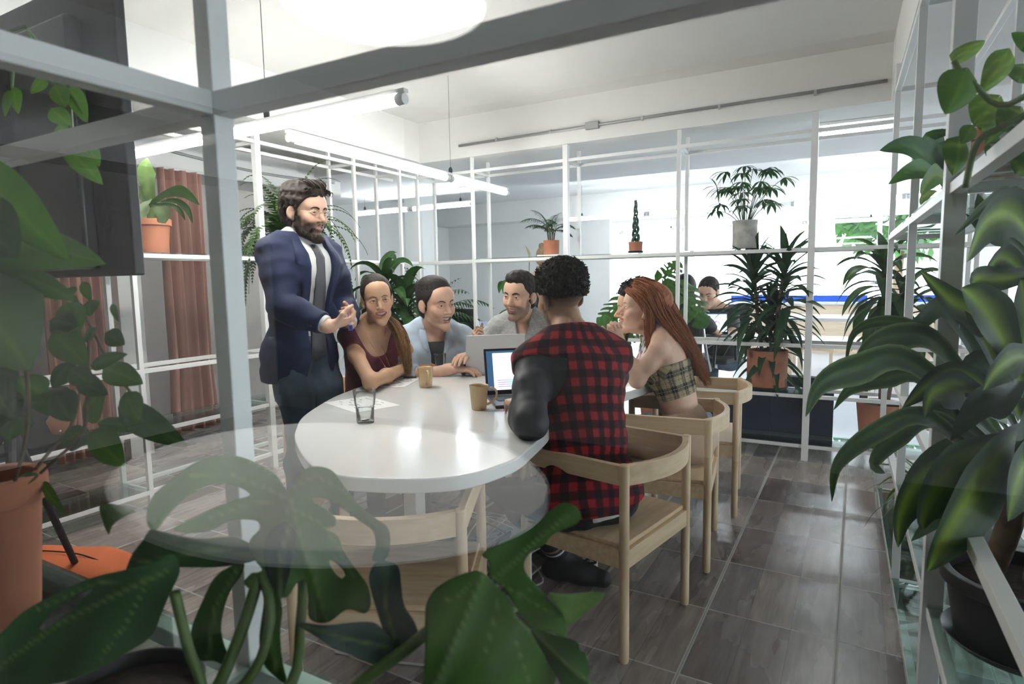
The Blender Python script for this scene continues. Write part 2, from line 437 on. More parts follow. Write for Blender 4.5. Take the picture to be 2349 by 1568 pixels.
rack('steel_shelf', 'white steel shelf partition with the big fern along the left side', 'y', -3.468, -3.738, YL, (-0.5, 4.53), LV,
     [(1.452, 1.95, 2.81), (1.452, 2.81, 3.73), (1.452, 1.06, 1.95), (0.45, 1.95, 2.81), (0.10, 1.06, 1.95), (0.45, 1.06, 1.95), (0.45, 2.81, 3.73)], thick=(2.81,))
rack('steel_shelf', 'white steel shelf along the right edge, full of large pot plants', 'y', 0.215, 0.485, [0.80, 1.70, 2.64, 3.77], (0.55, 3.783), [0.10, 0.47, 0.815, 1.468, 2.215],
     [(0.10, 0.8, 1.70), (0.10, 1.70, 2.64), (0.10, 2.64, 3.77), (0.47, 0.8, 1.7), (1.468, 0.8, 1.7), (1.468, 1.7, 2.64), (1.468, 2.64, 3.77), (2.215, 1.7, 2.64), (0.47, 1.7, 2.64)], thick=(1.70,))
rack('steel_shelf', 'white steel shelf frame nearest the camera with the leafy split-leaf plant', 'x', 0.455, 0.185, [-1.95, -0.622], (-2.6, 0.19), [0.81, 1.478],
     [(0.81, -1.95, -0.622), (0.81, -0.622, 0.19)], w=0.025, top=2.345, cross=[-1.95, -0.622])
# clear front pane of the nearest partition, floor to ceiling
e = empty('glass_screen', (0, 0, 0), 0, 'large clear glass pane in front of the nearest plants, mirroring a white table', 'glass screen')
MB().box2((-2.6, 0.160, 0.03), (0.20, 0.168, 2.34)).build('pane', pane_glass, e)
MB().box2((-2.6, 0.15, 0.0), (0.20, 0.178, 0.03)).build('floor_channel', white_steel, e)
MB().box2((-2.6, 0.15, 2.34), (0.20, 0.178, 2.6999)).build('head_channel', white_steel, e)

# ------------------------------------------------------------------ meeting table
TZ = 0.755
k_ = 0.946
tp = [(-1.12, 1.195), (-0.985, 1.25), (-0.885, 1.335), (-0.84, 1.47), (-0.833, 1.56), (-0.848, 1.66), (-0.885, 1.86), (-0.925, 1.98), (-0.935, 2.2), (-0.90, 2.48), (-0.835, 2.8), (-0.80, 3.1), (-0.88, 3.38), (-1.12, 3.55), (-1.5, 3.50), (-1.85, 3.24), (-2.12, 2.92), (-2.24, 2.62), (-2.135, 2.27), (-2.05, 2.0), (-1.88, 1.68), (-1.73, 1.505), (-1.64, 1.42), (-1.515, 1.325), (-1.40, 1.25), (-1.33, 1.215), (-1.205, 1.185)]
te = empty('meeting_table', (-1.45, 2.3, 0), 0, 'large white pebble-shaped meeting table with people around it', 'table')
MB().prism([(x + 1.45, y - 2.3) for x, y in closed_spline(tp, 6)], TZ - 0.042, TZ).build('tabletop', table_white, te, bevel=0.006, bseg=3)
tl = pbr('table_leg_m', (0.75, 0.73, 0.71), 0.5)
for p in (dep(952, 1180, 2.15), dep(1196, 1110, 2.35), Vector((-1.75, 2.75, 0)), Vector((-1.1, 3.15, 0))):
    MB().box((p.x + 1.45, p.y - 2.3, (TZ - 0.042) / 2), (0.055, 0.055, TZ - 0.044)).build('leg', tl, te, bevel=0.003)
MB().bar((0.12, -0.35, 0.68), (0.35, 0.75, 0.68), 0.05, 0.06).bar((-0.1, -0.35, 0.68), (-0.3, 0.5, 0.68), 0.05, 0.06).build('under_frame', tl, te)
# the other white table, behind the camera: the one the pane mirrors
t2 = empty('side_table', (-1.33, -0.93, 0), rad(4), 'white oval table behind the glass, seen as a mirror image', 'table')
ell = [(0.70 * math.cos(a) * (1 + 0.02 * math.cos(3 * a)), 0.50 * math.sin(a)) for a in [2 * PI * i / 64 for i in range(64)]]
MB().prism(ell, 0.70, 0.74).build('tabletop', table_white, t2, bevel=0.005)
MB().lathe([(0.25, 0), (0.25, 0.02), (0.04, 0.04), (0.04, 0.70)], 32).build('pedestal', black_matte, t2, smooth=True)

# ------------------------------------------------------------------ chairs
def make_chair():
    t = empty('armchair', (0, 0, 0)); W = 0.235; Dp = 0.21; H = 0.68; r = 0.0168
    for sx in (-1, 1):
        for sy in (-1, 1):
            MB().lathe([(r * 0.86, 0), (r, 0.012), (r, H - 0.004), (r - 0.004, H)], 20, (sx * W, sy * Dp, 0), True, True).build('leg', birch, t, bevel=0.0008)
        MB().box2((sx * W - 0.011, -Dp + 0.012, H - 0.072), (sx * W + 0.011, Dp - 0.012, H - 0.004)).build('armrest', wood_y, t, bevel=0.003)
    m = MB(); n_ = 14; pts = []
    for i in range(n_ + 1):
        u = i / n_ * 2 - 1; pts.append((u * (W - 0.012), -Dp - 0.062 * (1 - u * u)))
    th = 0.012; vs = []
    for i, (x, y) in enumerate(pts):
        u = i / n_ * 2 - 1; nx, ny = -0.124 * u / (W), -1.0; ln = math.hypot(nx, ny); nx /= ln; ny /= ln; nx = -nx
        for (o, z) in ((-th, H - 0.072), (th, H - 0.072), (th, H - 0.004), (-th, H - 0.004)): vs.append((x + nx * o, y + ny * o, z))
    fs = []
    for i in range(n_):
        for q in range(4): a = i * 4 + q; b = i * 4 + (q + 1) % 4; fs.append((a, a + 4, b + 4, b))
    fs += [(0, 1, 2, 3), tuple(n_ * 4 + q for q in (3, 2, 1, 0))]
    m.add(vs, fs); m.build('backrest', birch_x, t, bevel=0.002)
    MB().box2((-W + 0.004, -Dp + 0.004, 0.388), (W - 0.004, Dp - 0.004, 0.405)).build('seat', birch_x, t, bevel=0.004)
    m = MB()
    for sy in (-1, 1): m.box2((-W + 0.014, sy * Dp - 0.011, 0.325), (W - 0.014, sy * Dp + 0.011, 0.388))
    for sx in (-1, 1): m.box2((sx * W - 0.011, -Dp + 0.014, 0.325), (sx * W + 0.011, Dp - 0.014, 0.388))
    m.build('seat_frame', birch_x, t, bevel=0.002)
    return t
wood_y = wood_mat('birch_y', (0.66, 0.47, 0.29), (0.82, 0.64, 0.43), 1)
chair0 = make_chair(); used = []
def place_chair(c, d, label):
    o = chair0 if not used else copy_tree(chair0); used.append(o)
    d = Vector((d[0], d[1])).normalized()
    o.location = (c[0], c[1], 0); o.rotation_euler = (0, 0, math.atan2(d.y, d.x) - PI / 2)
    return tag(o, label, 'chair', 'birch armchairs around the meeting table')
def chair_from_back(bl, br, label, dd=0.21):
    bl = Vector(bl); br = Vector(br); v = (br - bl).normalized(); d = Vector((-v.y, v.x)); c = (bl + br) / 2 + d * dd
    place_chair(c, d, label); return c, d
CH1 = chair_from_back((-0.60, 1.846), (-0.507, 2.293), 'birch armchair the man in the red checked shirt sits on')
CH2 = chair_from_back((-0.481, 2.606), (-0.532, 3.07), 'birch armchair under the red-haired woman')
CH3 = chair_from_back((-0.47, 3.30), (-0.52, 3.76), 'birch armchair behind the red-haired woman, under the curly-haired person')
CHF = chair_from_back((-1.30, 1.085), (-0.865, 1.285), 'empty birch armchair at the near end of the table')
place_chair((-2.62, 2.62), (1, -0.05), 'birch armchair of the woman in the maroon top')
place_chair((-2.30, 3.42), (0.75, -0.66), 'birch armchair of the man in the light denim shirt')
place_chair((-1.62, 3.98), (0.25, -1), 'birch armchair of the man in the grey checked shirt')
# ------------------------------------------------------------------ implicit surfaces -> one continuous mesh
def V3(*a): return np.array(a, float)
class Sdf:
    """rounded cones and ellipsoids blended smoothly; meshed with surface nets on sparse blocks"""
    def __init__(s): s.p = []; s.cuts = []; s.disp = None; s.M = None; s.R = None
    def frame(s, M=None):   # M: 4x4 numpy, applies to what is added next
        s.M = M; return s
    def _t(s, c):
        c = np.asarray(c, float)
        return c if s.M is None else s.M[:3, :3] @ c + s.M[:3, 3]
    def rc(s, a, b, ra, rb=None, k=0.02, sub=False):
        rb = ra if rb is None else rb
        s.p.append(('c', s._t(a), s._t(b), ra, rb, k, sub)); return s
    def el(s, c, r, k=0.02, R=None, sub=False):
        Rm = np.eye(3) if R is None else np.asarray(R, float)
        if s.M is not None:
            sc = np.linalg.norm(s.M[:3, 0]); Rm = (s.M[:3, :3] / sc) @ Rm; r = [q * sc for q in r]
        s.p.append(('e', s._t(c), Rm, np.asarray(r, float), None, k, sub)); return s
    def path(s, pts, rs, k=0.02, sub=False):
        for i in range(len(pts) - 1): s.rc(pts[i], pts[i + 1], rs[i], rs[i + 1], k, sub)
        return s
    def cut(s, fn): s.cuts.append(fn); return s      # fn(P) > 0 is removed
    @staticmethod
    def _d(q, P):
        if q[0] == 'c':
            a, b, ra, rb = q[1:5]; ab = b - a; L2 = max(float(ab @ ab), 1e-12); ra = float(ra); rb = float(rb)
            t = np.clip((P - a) @ ab / L2, 0, 1)
            return np.linalg.norm(P - (a + t[..., None] * ab), axis=-1) - (ra + (rb - ra) * t)
        X = (P - q[1]) @ q[2]; r = q[3]
        k0 = np.linalg.norm(X / r, axis=-1); k1 = np.linalg.norm(X / (r * r), axis=-1)
        return k0 * (k0 - 1.0) / np.maximum(k1, 1e-9)
    def bounds(s):
        lo = np.full(3, 1e9); hi = -lo
        for q in s.p:
            if q[6]: continue
            if q[0] == 'c':
                for c, r in ((q[1], q[3]), (q[2], q[4])): lo = np.minimum(lo, c - r); hi = np.maximum(hi, c + r)
            else:
                e = np.sqrt(((q[2] * q[3]) ** 2).sum(1)); lo = np.minimum(lo, q[1] - e); hi = np.maximum(hi, q[1] + e)
        return lo - 0.03, hi + 0.03
    def ev(s, P, prims=None):
        D = np.full(P.shape[:-1], 1.0)
        for q in (s.p if prims is None else prims):
            d = s._d(q, P); k = q[5]
            if q[6]:
                h = np.clip(0.5 - 0.5 * (D + d) / k, 0, 1); D = D * (1 - h) + (-d) * h + k * h * (1 - h)
            else:
                h = np.clip(0.5 + 0.5 * (D - d) / k, 0, 1); D = D * (1 - h) + d * h - k * h * (1 - h)
        if s.disp is not None: D = D + s.disp(P)
        for f in s.cuts: D = np.maximum(D, f(P))
        return D
    def mesh(s, h=0.004):
        B = 8; lo, hi = s.bounds(); bs = B * h
        nb = np.ceil((hi - lo) / bs).astype(int) + 1
        half = bs * 0.8661
        # coarse: which blocks may hold the surface
        gx, gy, gz = np.meshgrid(*[np.arange(n) for n in nb], indexing='ij')
        bi = np.stack([gx.ravel(), gy.ravel(), gz.ravel()], 1)
        C = lo + (bi + 0.5) * bs
        near = np.zeros(len(bi), bool)
        pd = np.empty((len(s.p), len(bi)), np.float32)
        for i, q in enumerate(s.p): pd[i] = s._d(q, C) if q[0] == 'c' else np.linalg.norm(C - q[1], axis=-1) - q[3].max()
        for i, q in enumerate(s.p):
            if not q[6]: near |= pd[i] < half + q[5] * 0.9 + 0.012
        # deep inside
        deep = np.zeros(len(bi), bool)
        hassub = any(q[6] for q in s.p) or bool(s.cuts)
        if not hassub:
            for i, q in enumerate(s.p):
                deep |= (pd[i] if q[0] == 'c' else np.linalg.norm((C - q[1]) @ q[2] / q[3], axis=-1) * q[3].min() - q[3].min()) < -(half * 1.6 + 0.01)
        idx = np.where(near & ~deep)[0]
        n1 = B + 1
        o = np.stack(np.meshgrid(*[np.arange(n1)] * 3, indexing='ij'), -1).reshape(-1, 3)
        keys = []; pos = []; quads = []
        NX = (nb * B + 2).astype(np.int64)
        def key(c): return (c[..., 0] * NX[1] + c[..., 1]) * NX[2] + c[..., 2]
        CH = 400
        q32 = [tuple(v.astype(np.float32) if isinstance(v, np.ndarray) else v for v in q) for q in s.p]
        for st in range(0, len(idx), CH):
            ii = idx[st:st + CH]
            base = bi[ii] * B
            P = (lo + (base[:, None, :] + o[None]) * h).astype(np.float32)
            D = np.full(P.shape[:2], 1.0, np.float32)
            for i, q in enumerate(s.p):
                m = pd[i, ii] < half + q[5] + 0.02
                if not m.any(): continue
                d = s._d(q32[i], P[m]); k = q[5]; Dm = D[m]
                if q[6]:
                    hh = np.clip(0.5 - 0.5 * (Dm + d) / k, 0, 1); D[m] = Dm * (1 - hh) - d * hh + k * hh * (1 - hh)
                else:
                    hh = np.clip(0.5 + 0.5 * (Dm - d) / k, 0, 1); D[m] = Dm * (1 - hh) + d * hh - k * hh * (1 - hh)
            if s.disp is not None: D = D + s.disp(P)
            for f in s.cuts: D = np.maximum(D, f(P))
            G = D.reshape(-1, n1, n1, n1); S = G < 0
            # vertices: average of edge crossings
            acc = np.zeros((len(ii), B, B, B, 3)); cnt = np.zeros((len(ii), B, B, B))
            corners = [(a, b, c) for a in (0, 1) for b in (0, 1) for c in (0, 1)]
            def sl(A, a, b, c): return A[:, a:a + B, b:b + B, c:c + B]
            for ax in range(3):
                for a, b in ((0, 0), (0, 1), (1, 0), (1, 1)):
                    c0 = [a, b]; c0.insert(ax, 0); c1 = [a, b]; c1.insert(ax, 1)
                    d0 = sl(G, *c0); d1 = sl(G, *c1); x = (d0 < 0) != (d1 < 0)
                    t = np.where(x, d0 / np.where(x, d0 - d1, 1), 0)
                    for j in range(3):
                        acc[..., j] += np.where(x, c0[j] + (t if j == ax else 0), 0)
                    cnt += x
            hit = cnt > 0
            w = np.argwhere(hit)
            if not len(w): continue
            cell = base[w[:, 0]] + w[:, 1:]
            keys.append(key(cell.astype(np.int64)))
            pos.append(lo + (cell + acc[hit] / cnt[hit][:, None]) * h)
            # quads around crossing edges owned by this block
            for ax in range(3):
                A0 = S[:, :B, :B, :B]
                A1 = S[:, 1:, :B, :B] if ax == 0 else (S[:, :B, 1:, :B] if ax == 1 else S[:, :B, :B, 1:])
                e = np.argwhere(A0 != A1)
                if not len(e): continue
                cell = (base[e[:, 0]] + e[:, 1:]).astype(np.int64)
                u = np.zeros(3, np.int64); v = np.zeros(3, np.int64); u[(ax + 1) % 3] = 1; v[(ax + 2) % 3] = 1
                q4 = np.stack([key(cell), key(cell - u), key(cell - u - v), key(cell - v)], 1)
                fl = A0[e[:, 0], e[:, 1], e[:, 2], e[:, 3]]
                q4[~fl] = q4[~fl][:, ::-1]
                quads.append(q4)
        K = np.concatenate(keys); Pp = np.concatenate(pos); Q = np.concatenate(quads)
        od = np.argsort(K); K = K[od]; Pp = Pp[od]
        J = np.searchsorted(K, Q); J = np.clip(J, 0, len(K) - 1)
        Q = J[(K[J] == Q).all(1)]
        return Pp, Q
def relax(P, Q, it=1, f=0.5):
    for _ in range(it):
        A = np.zeros_like(P); n = np.zeros(len(P))
        for i in range(4):
            a = Q[:, i]; b = Q[:, (i + 1) % 4]
            np.add.at(A, a, P[b]); np.add.at(n, a, 1); np.add.at(A, b, P[a]); np.add.at(n, b, 1)
        P = P * (1 - f) + f * A / np.maximum(n, 1)[:, None]
    return P
def np_mesh(name, P, Q, mat, parent, col=None, smooth=True):
    me = bpy.data.meshes.new(name)
    nv, nf = len(P), len(Q)
    me.vertices.add(nv); me.vertices.foreach_set('co', P.astype(np.float32).ravel())
    k = Q.shape[1]
    me.loops.add(nf * k); me.loops.foreach_set('vertex_index', Q.astype(np.int32).ravel())
    me.polygons.add(nf); me.polygons.foreach_set('loop_start', np.arange(0, nf * k, k, dtype=np.int32))
    me.polygons.foreach_set('use_smooth', np.full(nf, smooth))
    me.materials.append(mat)
    me.update(calc_edges=True); me.validate()
    if col is not None:
        a = me.color_attributes.new('Col', 'FLOAT_COLOR', 'POINT')
        c = np.ones((nv, 4), np.float32); c[:, :3] = col; a.data.foreach_set('color', c.ravel())
    return link(name, me, parent)
def sdf_obj(name, sdf, h, mat, parent, colf=None, it=1):
    P, Q = sdf.mesh(h)
    P = relax(P, Q, it)
    return np_mesh(name, P, Q, mat, parent, colf(P) if colf else None)
def mat4(t=(0, 0, 0), yaw=0, pitch=0, roll=0, s=1.0):
    """x right, y forward, z up; yaw turns left (+), pitch nods down (+), roll tilts to the right (+); degrees"""
    a, b, c = (math.radians(q) for q in (yaw, -pitch, roll))
    Rz = np.array([[math.cos(a), -math.sin(a), 0], [math.sin(a), math.cos(a), 0], [0, 0, 1]])
    Rx = np.array([[1, 0, 0], [0, math.cos(b), -math.sin(b)], [0, math.sin(b), math.cos(b)]])
    Ry = np.array([[math.cos(c), 0, math.sin(c)], [0, 1, 0], [-math.sin(c), 0, math.cos(c)]])
    M = np.eye(4); M[:3, :3] = Rz @ Rx @ Ry * s; M[:3, 3] = t; return M
def ap(M, p): return M[:3, :3] @ np.asarray(p, float) + M[:3, 3]
def sst(x, a, b):
    t = np.clip((x - a) / (b - a), 0, 1); return t * t * (3 - 2 * t)
def wob(P, f, ph=0.0):
    x, y, z = P[..., 0] * f, P[..., 1] * f, P[..., 2] * f
    return (np.sin(x * 1.7 + 1.3 * np.sin(y * 1.1 + ph) + ph) + np.sin(y * 1.9 + 1.2 * np.sin(z * 1.3 + ph * 2) + 1.7 * ph) + np.sin(z * 1.6 + 1.4 * np.sin(x * 1.2 - ph) - ph)) / 3
# ------------------------------------------------------------------ heads
def head_sdf(S, M, female=False, smile=0.5, jaw=1.0, neck_to=None, nose=1.0, mouth_open=0.3):
    """adds a head to S; M places it (origin between the ears, y forward, z up)"""
    S.frame(M)
    fw = 0.94 if female else 1.0
    S.el((0, -0.018, 0.050), (0.0745 * fw, 0.095, 0.082), 0.02)
    S.el((0, 0.030, 0.030), (0.062 * fw, 0.062, 0.062), 0.03)
    S.el((0, 0.032, -0.032), (0.0595 * fw, 0.058, 0.070), 0.03)
    # jaw
    jw = 0.050 * fw * jaw
    for sx in (-1, 1):
        S.rc((sx * jw, -0.004, -0.040), (sx * jw * 0.88, 0.014, -0.068), 0.013, 0.012, 0.02)
        S.rc((sx * jw * 0.88, 0.014, -0.068), (sx * 0.012, 0.072, -0.099), 0.012, 0.0125, 0.02)
        S.el((sx * 0.041 * fw, 0.062, -0.014), (0.022, 0.020, 0.020), 0.025)        # cheek
        if smile > 0.3: S.el((sx * 0.037 * fw, 0.0735, -0.028), (0.014, 0.011, 0.012), 0.018)
        S.rc((sx * 0.010, 0.0865, 0.034), (sx * 0.044, 0.069, 0.034), 0.0085 if not female else 0.007, 0.0095, 0.02)  # brow
    S.el((0, 0.074, -0.099), (0.0165 if female else 0.020, 0.016, 0.016), 0.025)   # chin
    S.el((0, 0.060, 0.062), (0.050 * fw, 0.030, 0.030), 0.04)                      # forehead
    for sx in (-1, 1):                                                              # eye sockets
        S.el((sx * 0.0315 * fw, 0.096, 0.012), (0.0185, 0.0135, 0.0125), 0.012, sub=True)
    # nose
    n = nose
    S.rc((0, 0.0835, 0.026), (0, 0.101 * 1.0, -0.008), 0.0075, 0.0085, 0.014)
    S.rc((0, 0.100, -0.006), (0, 0.108 + 0.004 * n, -0.022), 0.0085, 0.0105, 0.010)
    for sx in (-1, 1): S.el((sx * 0.0115, 0.0975, -0.0265), (0.0075, 0.009, 0.007), 0.008)
    for sx in (-1, 1): S.el((sx * 0.0065, 0.1045, -0.0335), (0.0036, 0.005, 0.003), 0.003, sub=True)
    # muzzle and lips
    S.el((0, 0.074, -0.054), (0.030, 0.0165, 0.022), 0.016)
    w = 0.0250 + 0.0080 * smile; up = 0.0080 * smile
    mo = mouth_open; i0 = len(S.p); fl = 1.15 if female else 1.0
    def arc(zc, zs, yc, ys): return [(u * w, yc + (ys - yc) * u * u, zc + (zs - zc) * abs(u) ** 1.6) for u in (-1, -0.66, -0.33, 0, 0.33, 0.66, 1)]
    yc = 0.0925; ys = 0.0925 - 0.013 - 0.003 * smile
    tu = [0.0016, 0.0032, 0.0040, 0.0037, 0.0040, 0.0032, 0.0016]; tl = [0.0014, 0.0034, 0.0047, 0.0050, 0.0047, 0.0034, 0.0014]
    S.path(arc(-0.0478 + 0.0008 * mo, -0.0530 + up, yc, ys), [q * fl for q in tu], 0.004)
    S.path(arc(-0.0588 - 0.0100 * mo, -0.0535 + up, yc - 0.0015, ys), [q * fl for q in tl], 0.004)
    S.lips = S.p[i0:]
    if mo > 0.05:   # the opening between the lips
        h = 0.0010 + 0.0066 * mo
        S.path(arc(-0.0533 - 0.0046 * mo, -0.0535 + up, yc - 0.001, ys + 0.001)[1:-1], [h * 0.55, h * .95, h, h * .95, h * 0.55], 0.0015, sub=True)
        S.path(arc(-0.0533 - 0.0046 * mo, -0.0535 + up, yc - 0.008, ys - 0.004)[1:-1], [h * 0.6, h, h * 1.1, h, h * 0.6], 0.0015, sub=True)
    # lids
    for sx in (-1, 1):
        ex = sx * 0.0315 * fw
        S.path([(ex - sx * 0.0145, 0.0845, 0.0095), (ex - sx * 0.006, 0.0905, 0.0170), (ex + sx * 0.004, 0.0895, 0.0180), (ex + sx * 0.0150, 0.0785, 0.0115)], [0.0028, 0.0033, 0.0033, 0.0026], 0.006)
        S.path([(ex - sx * 0.0145, 0.0845, 0.0085), (ex - sx * 0.004, 0.0890, 0.0045), (ex + sx * 0.006, 0.0870, 0.0045), (ex + sx * 0.0150, 0.0785, 0.0105)], [0.0025, 0.0028, 0.0028, 0.0024], 0.006)
    # ears
    for sx in (-1, 1):
        a = math.radians(22) * sx
        R = np.array([[math.cos(a), math.sin(a), 0], [-math.sin(a), math.cos(a), 0], [0, 0, 1]]).T
        S.el((sx * 0.0765 * fw, -0.010, 0.004), (0.0085, 0.0185, 0.0300), 0.006, R=R)
        S.el((sx * 0.0735 * fw, 0.000, -0.020), (0.007, 0.009, 0.011), 0.008)
        S.el((sx * 0.0860 * fw, -0.006, 0.006), (0.0050, 0.0095, 0.0175), 0.004, R=R, sub=True)
    S.frame(None)
def eye_mesh(M, parent, iris=(0.10, 0.05, 0.025), look=(0, 0), female=False):
    """both eyeballs: white, iris and pupil"""
    fw = 0.94 if female else 1.0
    mats = [pbr('eye_white', (0.78, 0.75, 0.72), 0.15, coat=0.5), pbr('iris_%d_%d' % (int(iris[0] * 100), int(iris[1] * 100)), iris, 0.15, coat=0.6), pbr('pupil', (0.005, 0.005, 0.005), 0.1)]
    for sx in (-1, 1):
        mb = MB()
        c = np.array((sx * 0.0315 * fw, 0.0765, 0.0108)); r = 0.0128
        yaw, pit = math.radians(look[0]), math.radians(look[1])
        f = np.array((-math.sin(yaw) * math.cos(pit), math.cos(yaw) * math.cos(pit), -math.sin(pit)))
        a = np.cross(f, (0, 0, 1)); a /= np.linalg.norm(a); b = np.cross(a, f)
        ths = [0.02, 0.20, 0.21, 0.47, 0.48, 0.8, 1.2, 1.7]; seg = 20
        vs = []
        for t in ths:
            for k in range(seg):
                q = c + r * (f * math.cos(t) + (a * math.cos(2 * PI * k / seg) + b * math.sin(2 * PI * k / seg)) * math.sin(t))
                vs.append(tuple(ap(M, q)))
        base = len(mb.v); mb.v += vs
        mb.f.append([base + k for k in range(seg)]); mb.mi.append(2)
        for i in range(len(ths) - 1):
            for k in range(seg):
                A = base + i * seg + k; Bq = base + i * seg + (k + 1) % seg
                mb.f.append([A, A + seg, Bq + seg, Bq]); mb.mi.append(2 if i < 2 else (1 if i < 4 else 0))
        mb.build('eye', mats, parent, smooth=True)
def teeth_mesh(M, parent, smile=0.7):
    w = 0.019 + 0.004 * smile; n = 12; vs = []
    for i in range(n + 1):
        u = i / n * 2 - 1
        x = u * w; y = 0.0885 - 0.0125 * u * u; zc = -0.0552 + 0.0055 * smile * u * u
        vs += [tuple(ap(M, (x, y, zc + 0.006))), tuple(ap(M, (x, y, zc - 0.0048)))]
    fs = [(2 * i, 2 * i + 1, 2 * i + 3, 2 * i + 2) for i in range(n)]
    return MB().add(vs, fs).build('teeth', pbr('teeth', (0.80, 0.77, 0.70), 0.2, coat=0.3), parent, smooth=True, solid=0.002)
def front_y(S, M, pts, y0=0.14, y1=0.02, n=60):
    """where the surface is, coming from the front, at each local (x, z)"""
    pts = np.asarray(pts, float); ys = np.linspace(y0, y1, n)
    Q = np.stack([np.repeat(pts[:, :1], n, 1), np.repeat(ys[None], len(pts), 0), np.repeat(pts[:, 1:], n, 1)], -1)
    D = S.ev(Q @ M[:3, :3].T + M[:3, 3]); k = np.argmax(D < 0, 1)
    return ys[k]
def brow_mesh(M, parent, mat, S, female=False, thick=1.0, raise_=0.0):
    fw = 0.94 if female else 1.0; t = (0.0019 if female else 0.0030) * thick
    for sx in (-1, 1):
        mb = MB()
        xz = [(0.0125, 0.0275), (0.0200, 0.0312), (0.0290, 0.0338), (0.0370, 0.0335), (0.0440, 0.0300), (0.0485, 0.0262)]
        xz = [(sx * x * fw, z + raise_) for x, z in xz]
        yy = front_y(S, M, xz)
        pts = smooth_path([tuple(ap(M, (x, y + 0.0002, z))) for (x, z), y in zip(xz, yy)], 3)
        k = len(pts)
        mb.tube(pts, [t * max(0.35, 0.75 + 0.6 * math.sin(PI * min(1, 0.2 + i / k * 0.85)) - 0.5 * i / k) for i in range(k)], 6)
        mb.build('eyebrow', mat, parent, smooth=True)
def face_colors(M, base, lip, lips=None, beard=None, female=False, beard_amt=1.0, blush=0.25, liner=0.0, bald_hair=None):
    """per-vertex colour of the skin itself: lips, stubble, lash line"""
    Mi = np.linalg.inv(M)
    def f(P):
        q = P @ Mi[:3, :3].T + Mi[:3, 3]
        x, y, z = q[:, 0], q[:, 1], q[:, 2]; ax = np.abs(x)
        C = np.tile(np.array(base, float), (len(P), 1))
        n = 0.5 + 0.5 * wob(P, 130.0); C *= (0.96 + 0.08 * n)[:, None]
        front = (y > 0.02) & (np.linalg.norm(q, axis=1) < 0.17)
        def mixm(m, c): C[:] = C * (1 - m[:, None]) + np.array(c) * m[:, None]
        ck = np.exp(-(((ax - 0.038) / 0.018) ** 2 + ((z + 0.02) / 0.017) ** 2)) * front * blush
        mixm(ck, (base[0] * 1.02, base[1] * 0.68, base[2] * 0.62))
        ns = np.exp(-((x / 0.014) ** 2 + ((z + 0.024) / 0.014) ** 2)) * (y > 0.09) * blush * 0.8
        mixm(ns, (base[0] * 1.0, base[1] * 0.72, base[2] * 0.66))
        if beard is not None:
            zz = z - 0.35 * np.clip(y - 0.05, -1, 0.05)
            m = sst(-zz, 0.036, 0.052) * sst(y, -0.012, 0.004) * sst(-z, -0.2, 0.03)
            side = sst(ax, 0.040, 0.054) * sst(-z, -0.002, 0.012) * sst(y, -0.004, 0.006) * sst(-y, -0.052, -0.030)
            m = np.maximum(m, side); m *= sst(z, -0.135, -0.108)
            lipm = np.exp(-((x / 0.024) ** 4 + ((z + 0.0535) / 0.0085) ** 4)) * (y > 0.07)
            m = m * (1 - 0.9 * lipm)
            upper = (z > -0.046) & (ax < 0.014) & (y > 0.088); m = np.where(upper, m * 0.3, m)
            g = np.random.RandomState(5).uniform(0.72, 1.0, len(P))
            mixm(np.clip(m * beard_amt * g, 0, 1), beard)
        if lips is not None:
            near = front & (z < -0.03) & (z > -0.09)
            d = np.full(len(P), 1.0)
            for pq in lips: d[near] = np.minimum(d[near], Sdf._d(pq, P[near]))
            mixm(sst(-d, -0.0026, -0.0002) * 0.9, lip)
        if liner > 0:
            ex = np.abs(ax - 0.0315 * (0.94 if female else 1)); m = np.exp(-(((z - 0.0155 + 30 * ex * ex) / 0.0018) ** 2)) * (ex < 0.0165) * (y > 0.075)
            mixm(m * liner, (0.02, 0.012, 0.01))
        if bald_hair is not None:
            fn, hc = bald_hair; mixm(fn(q), hc)
        return C
    return f
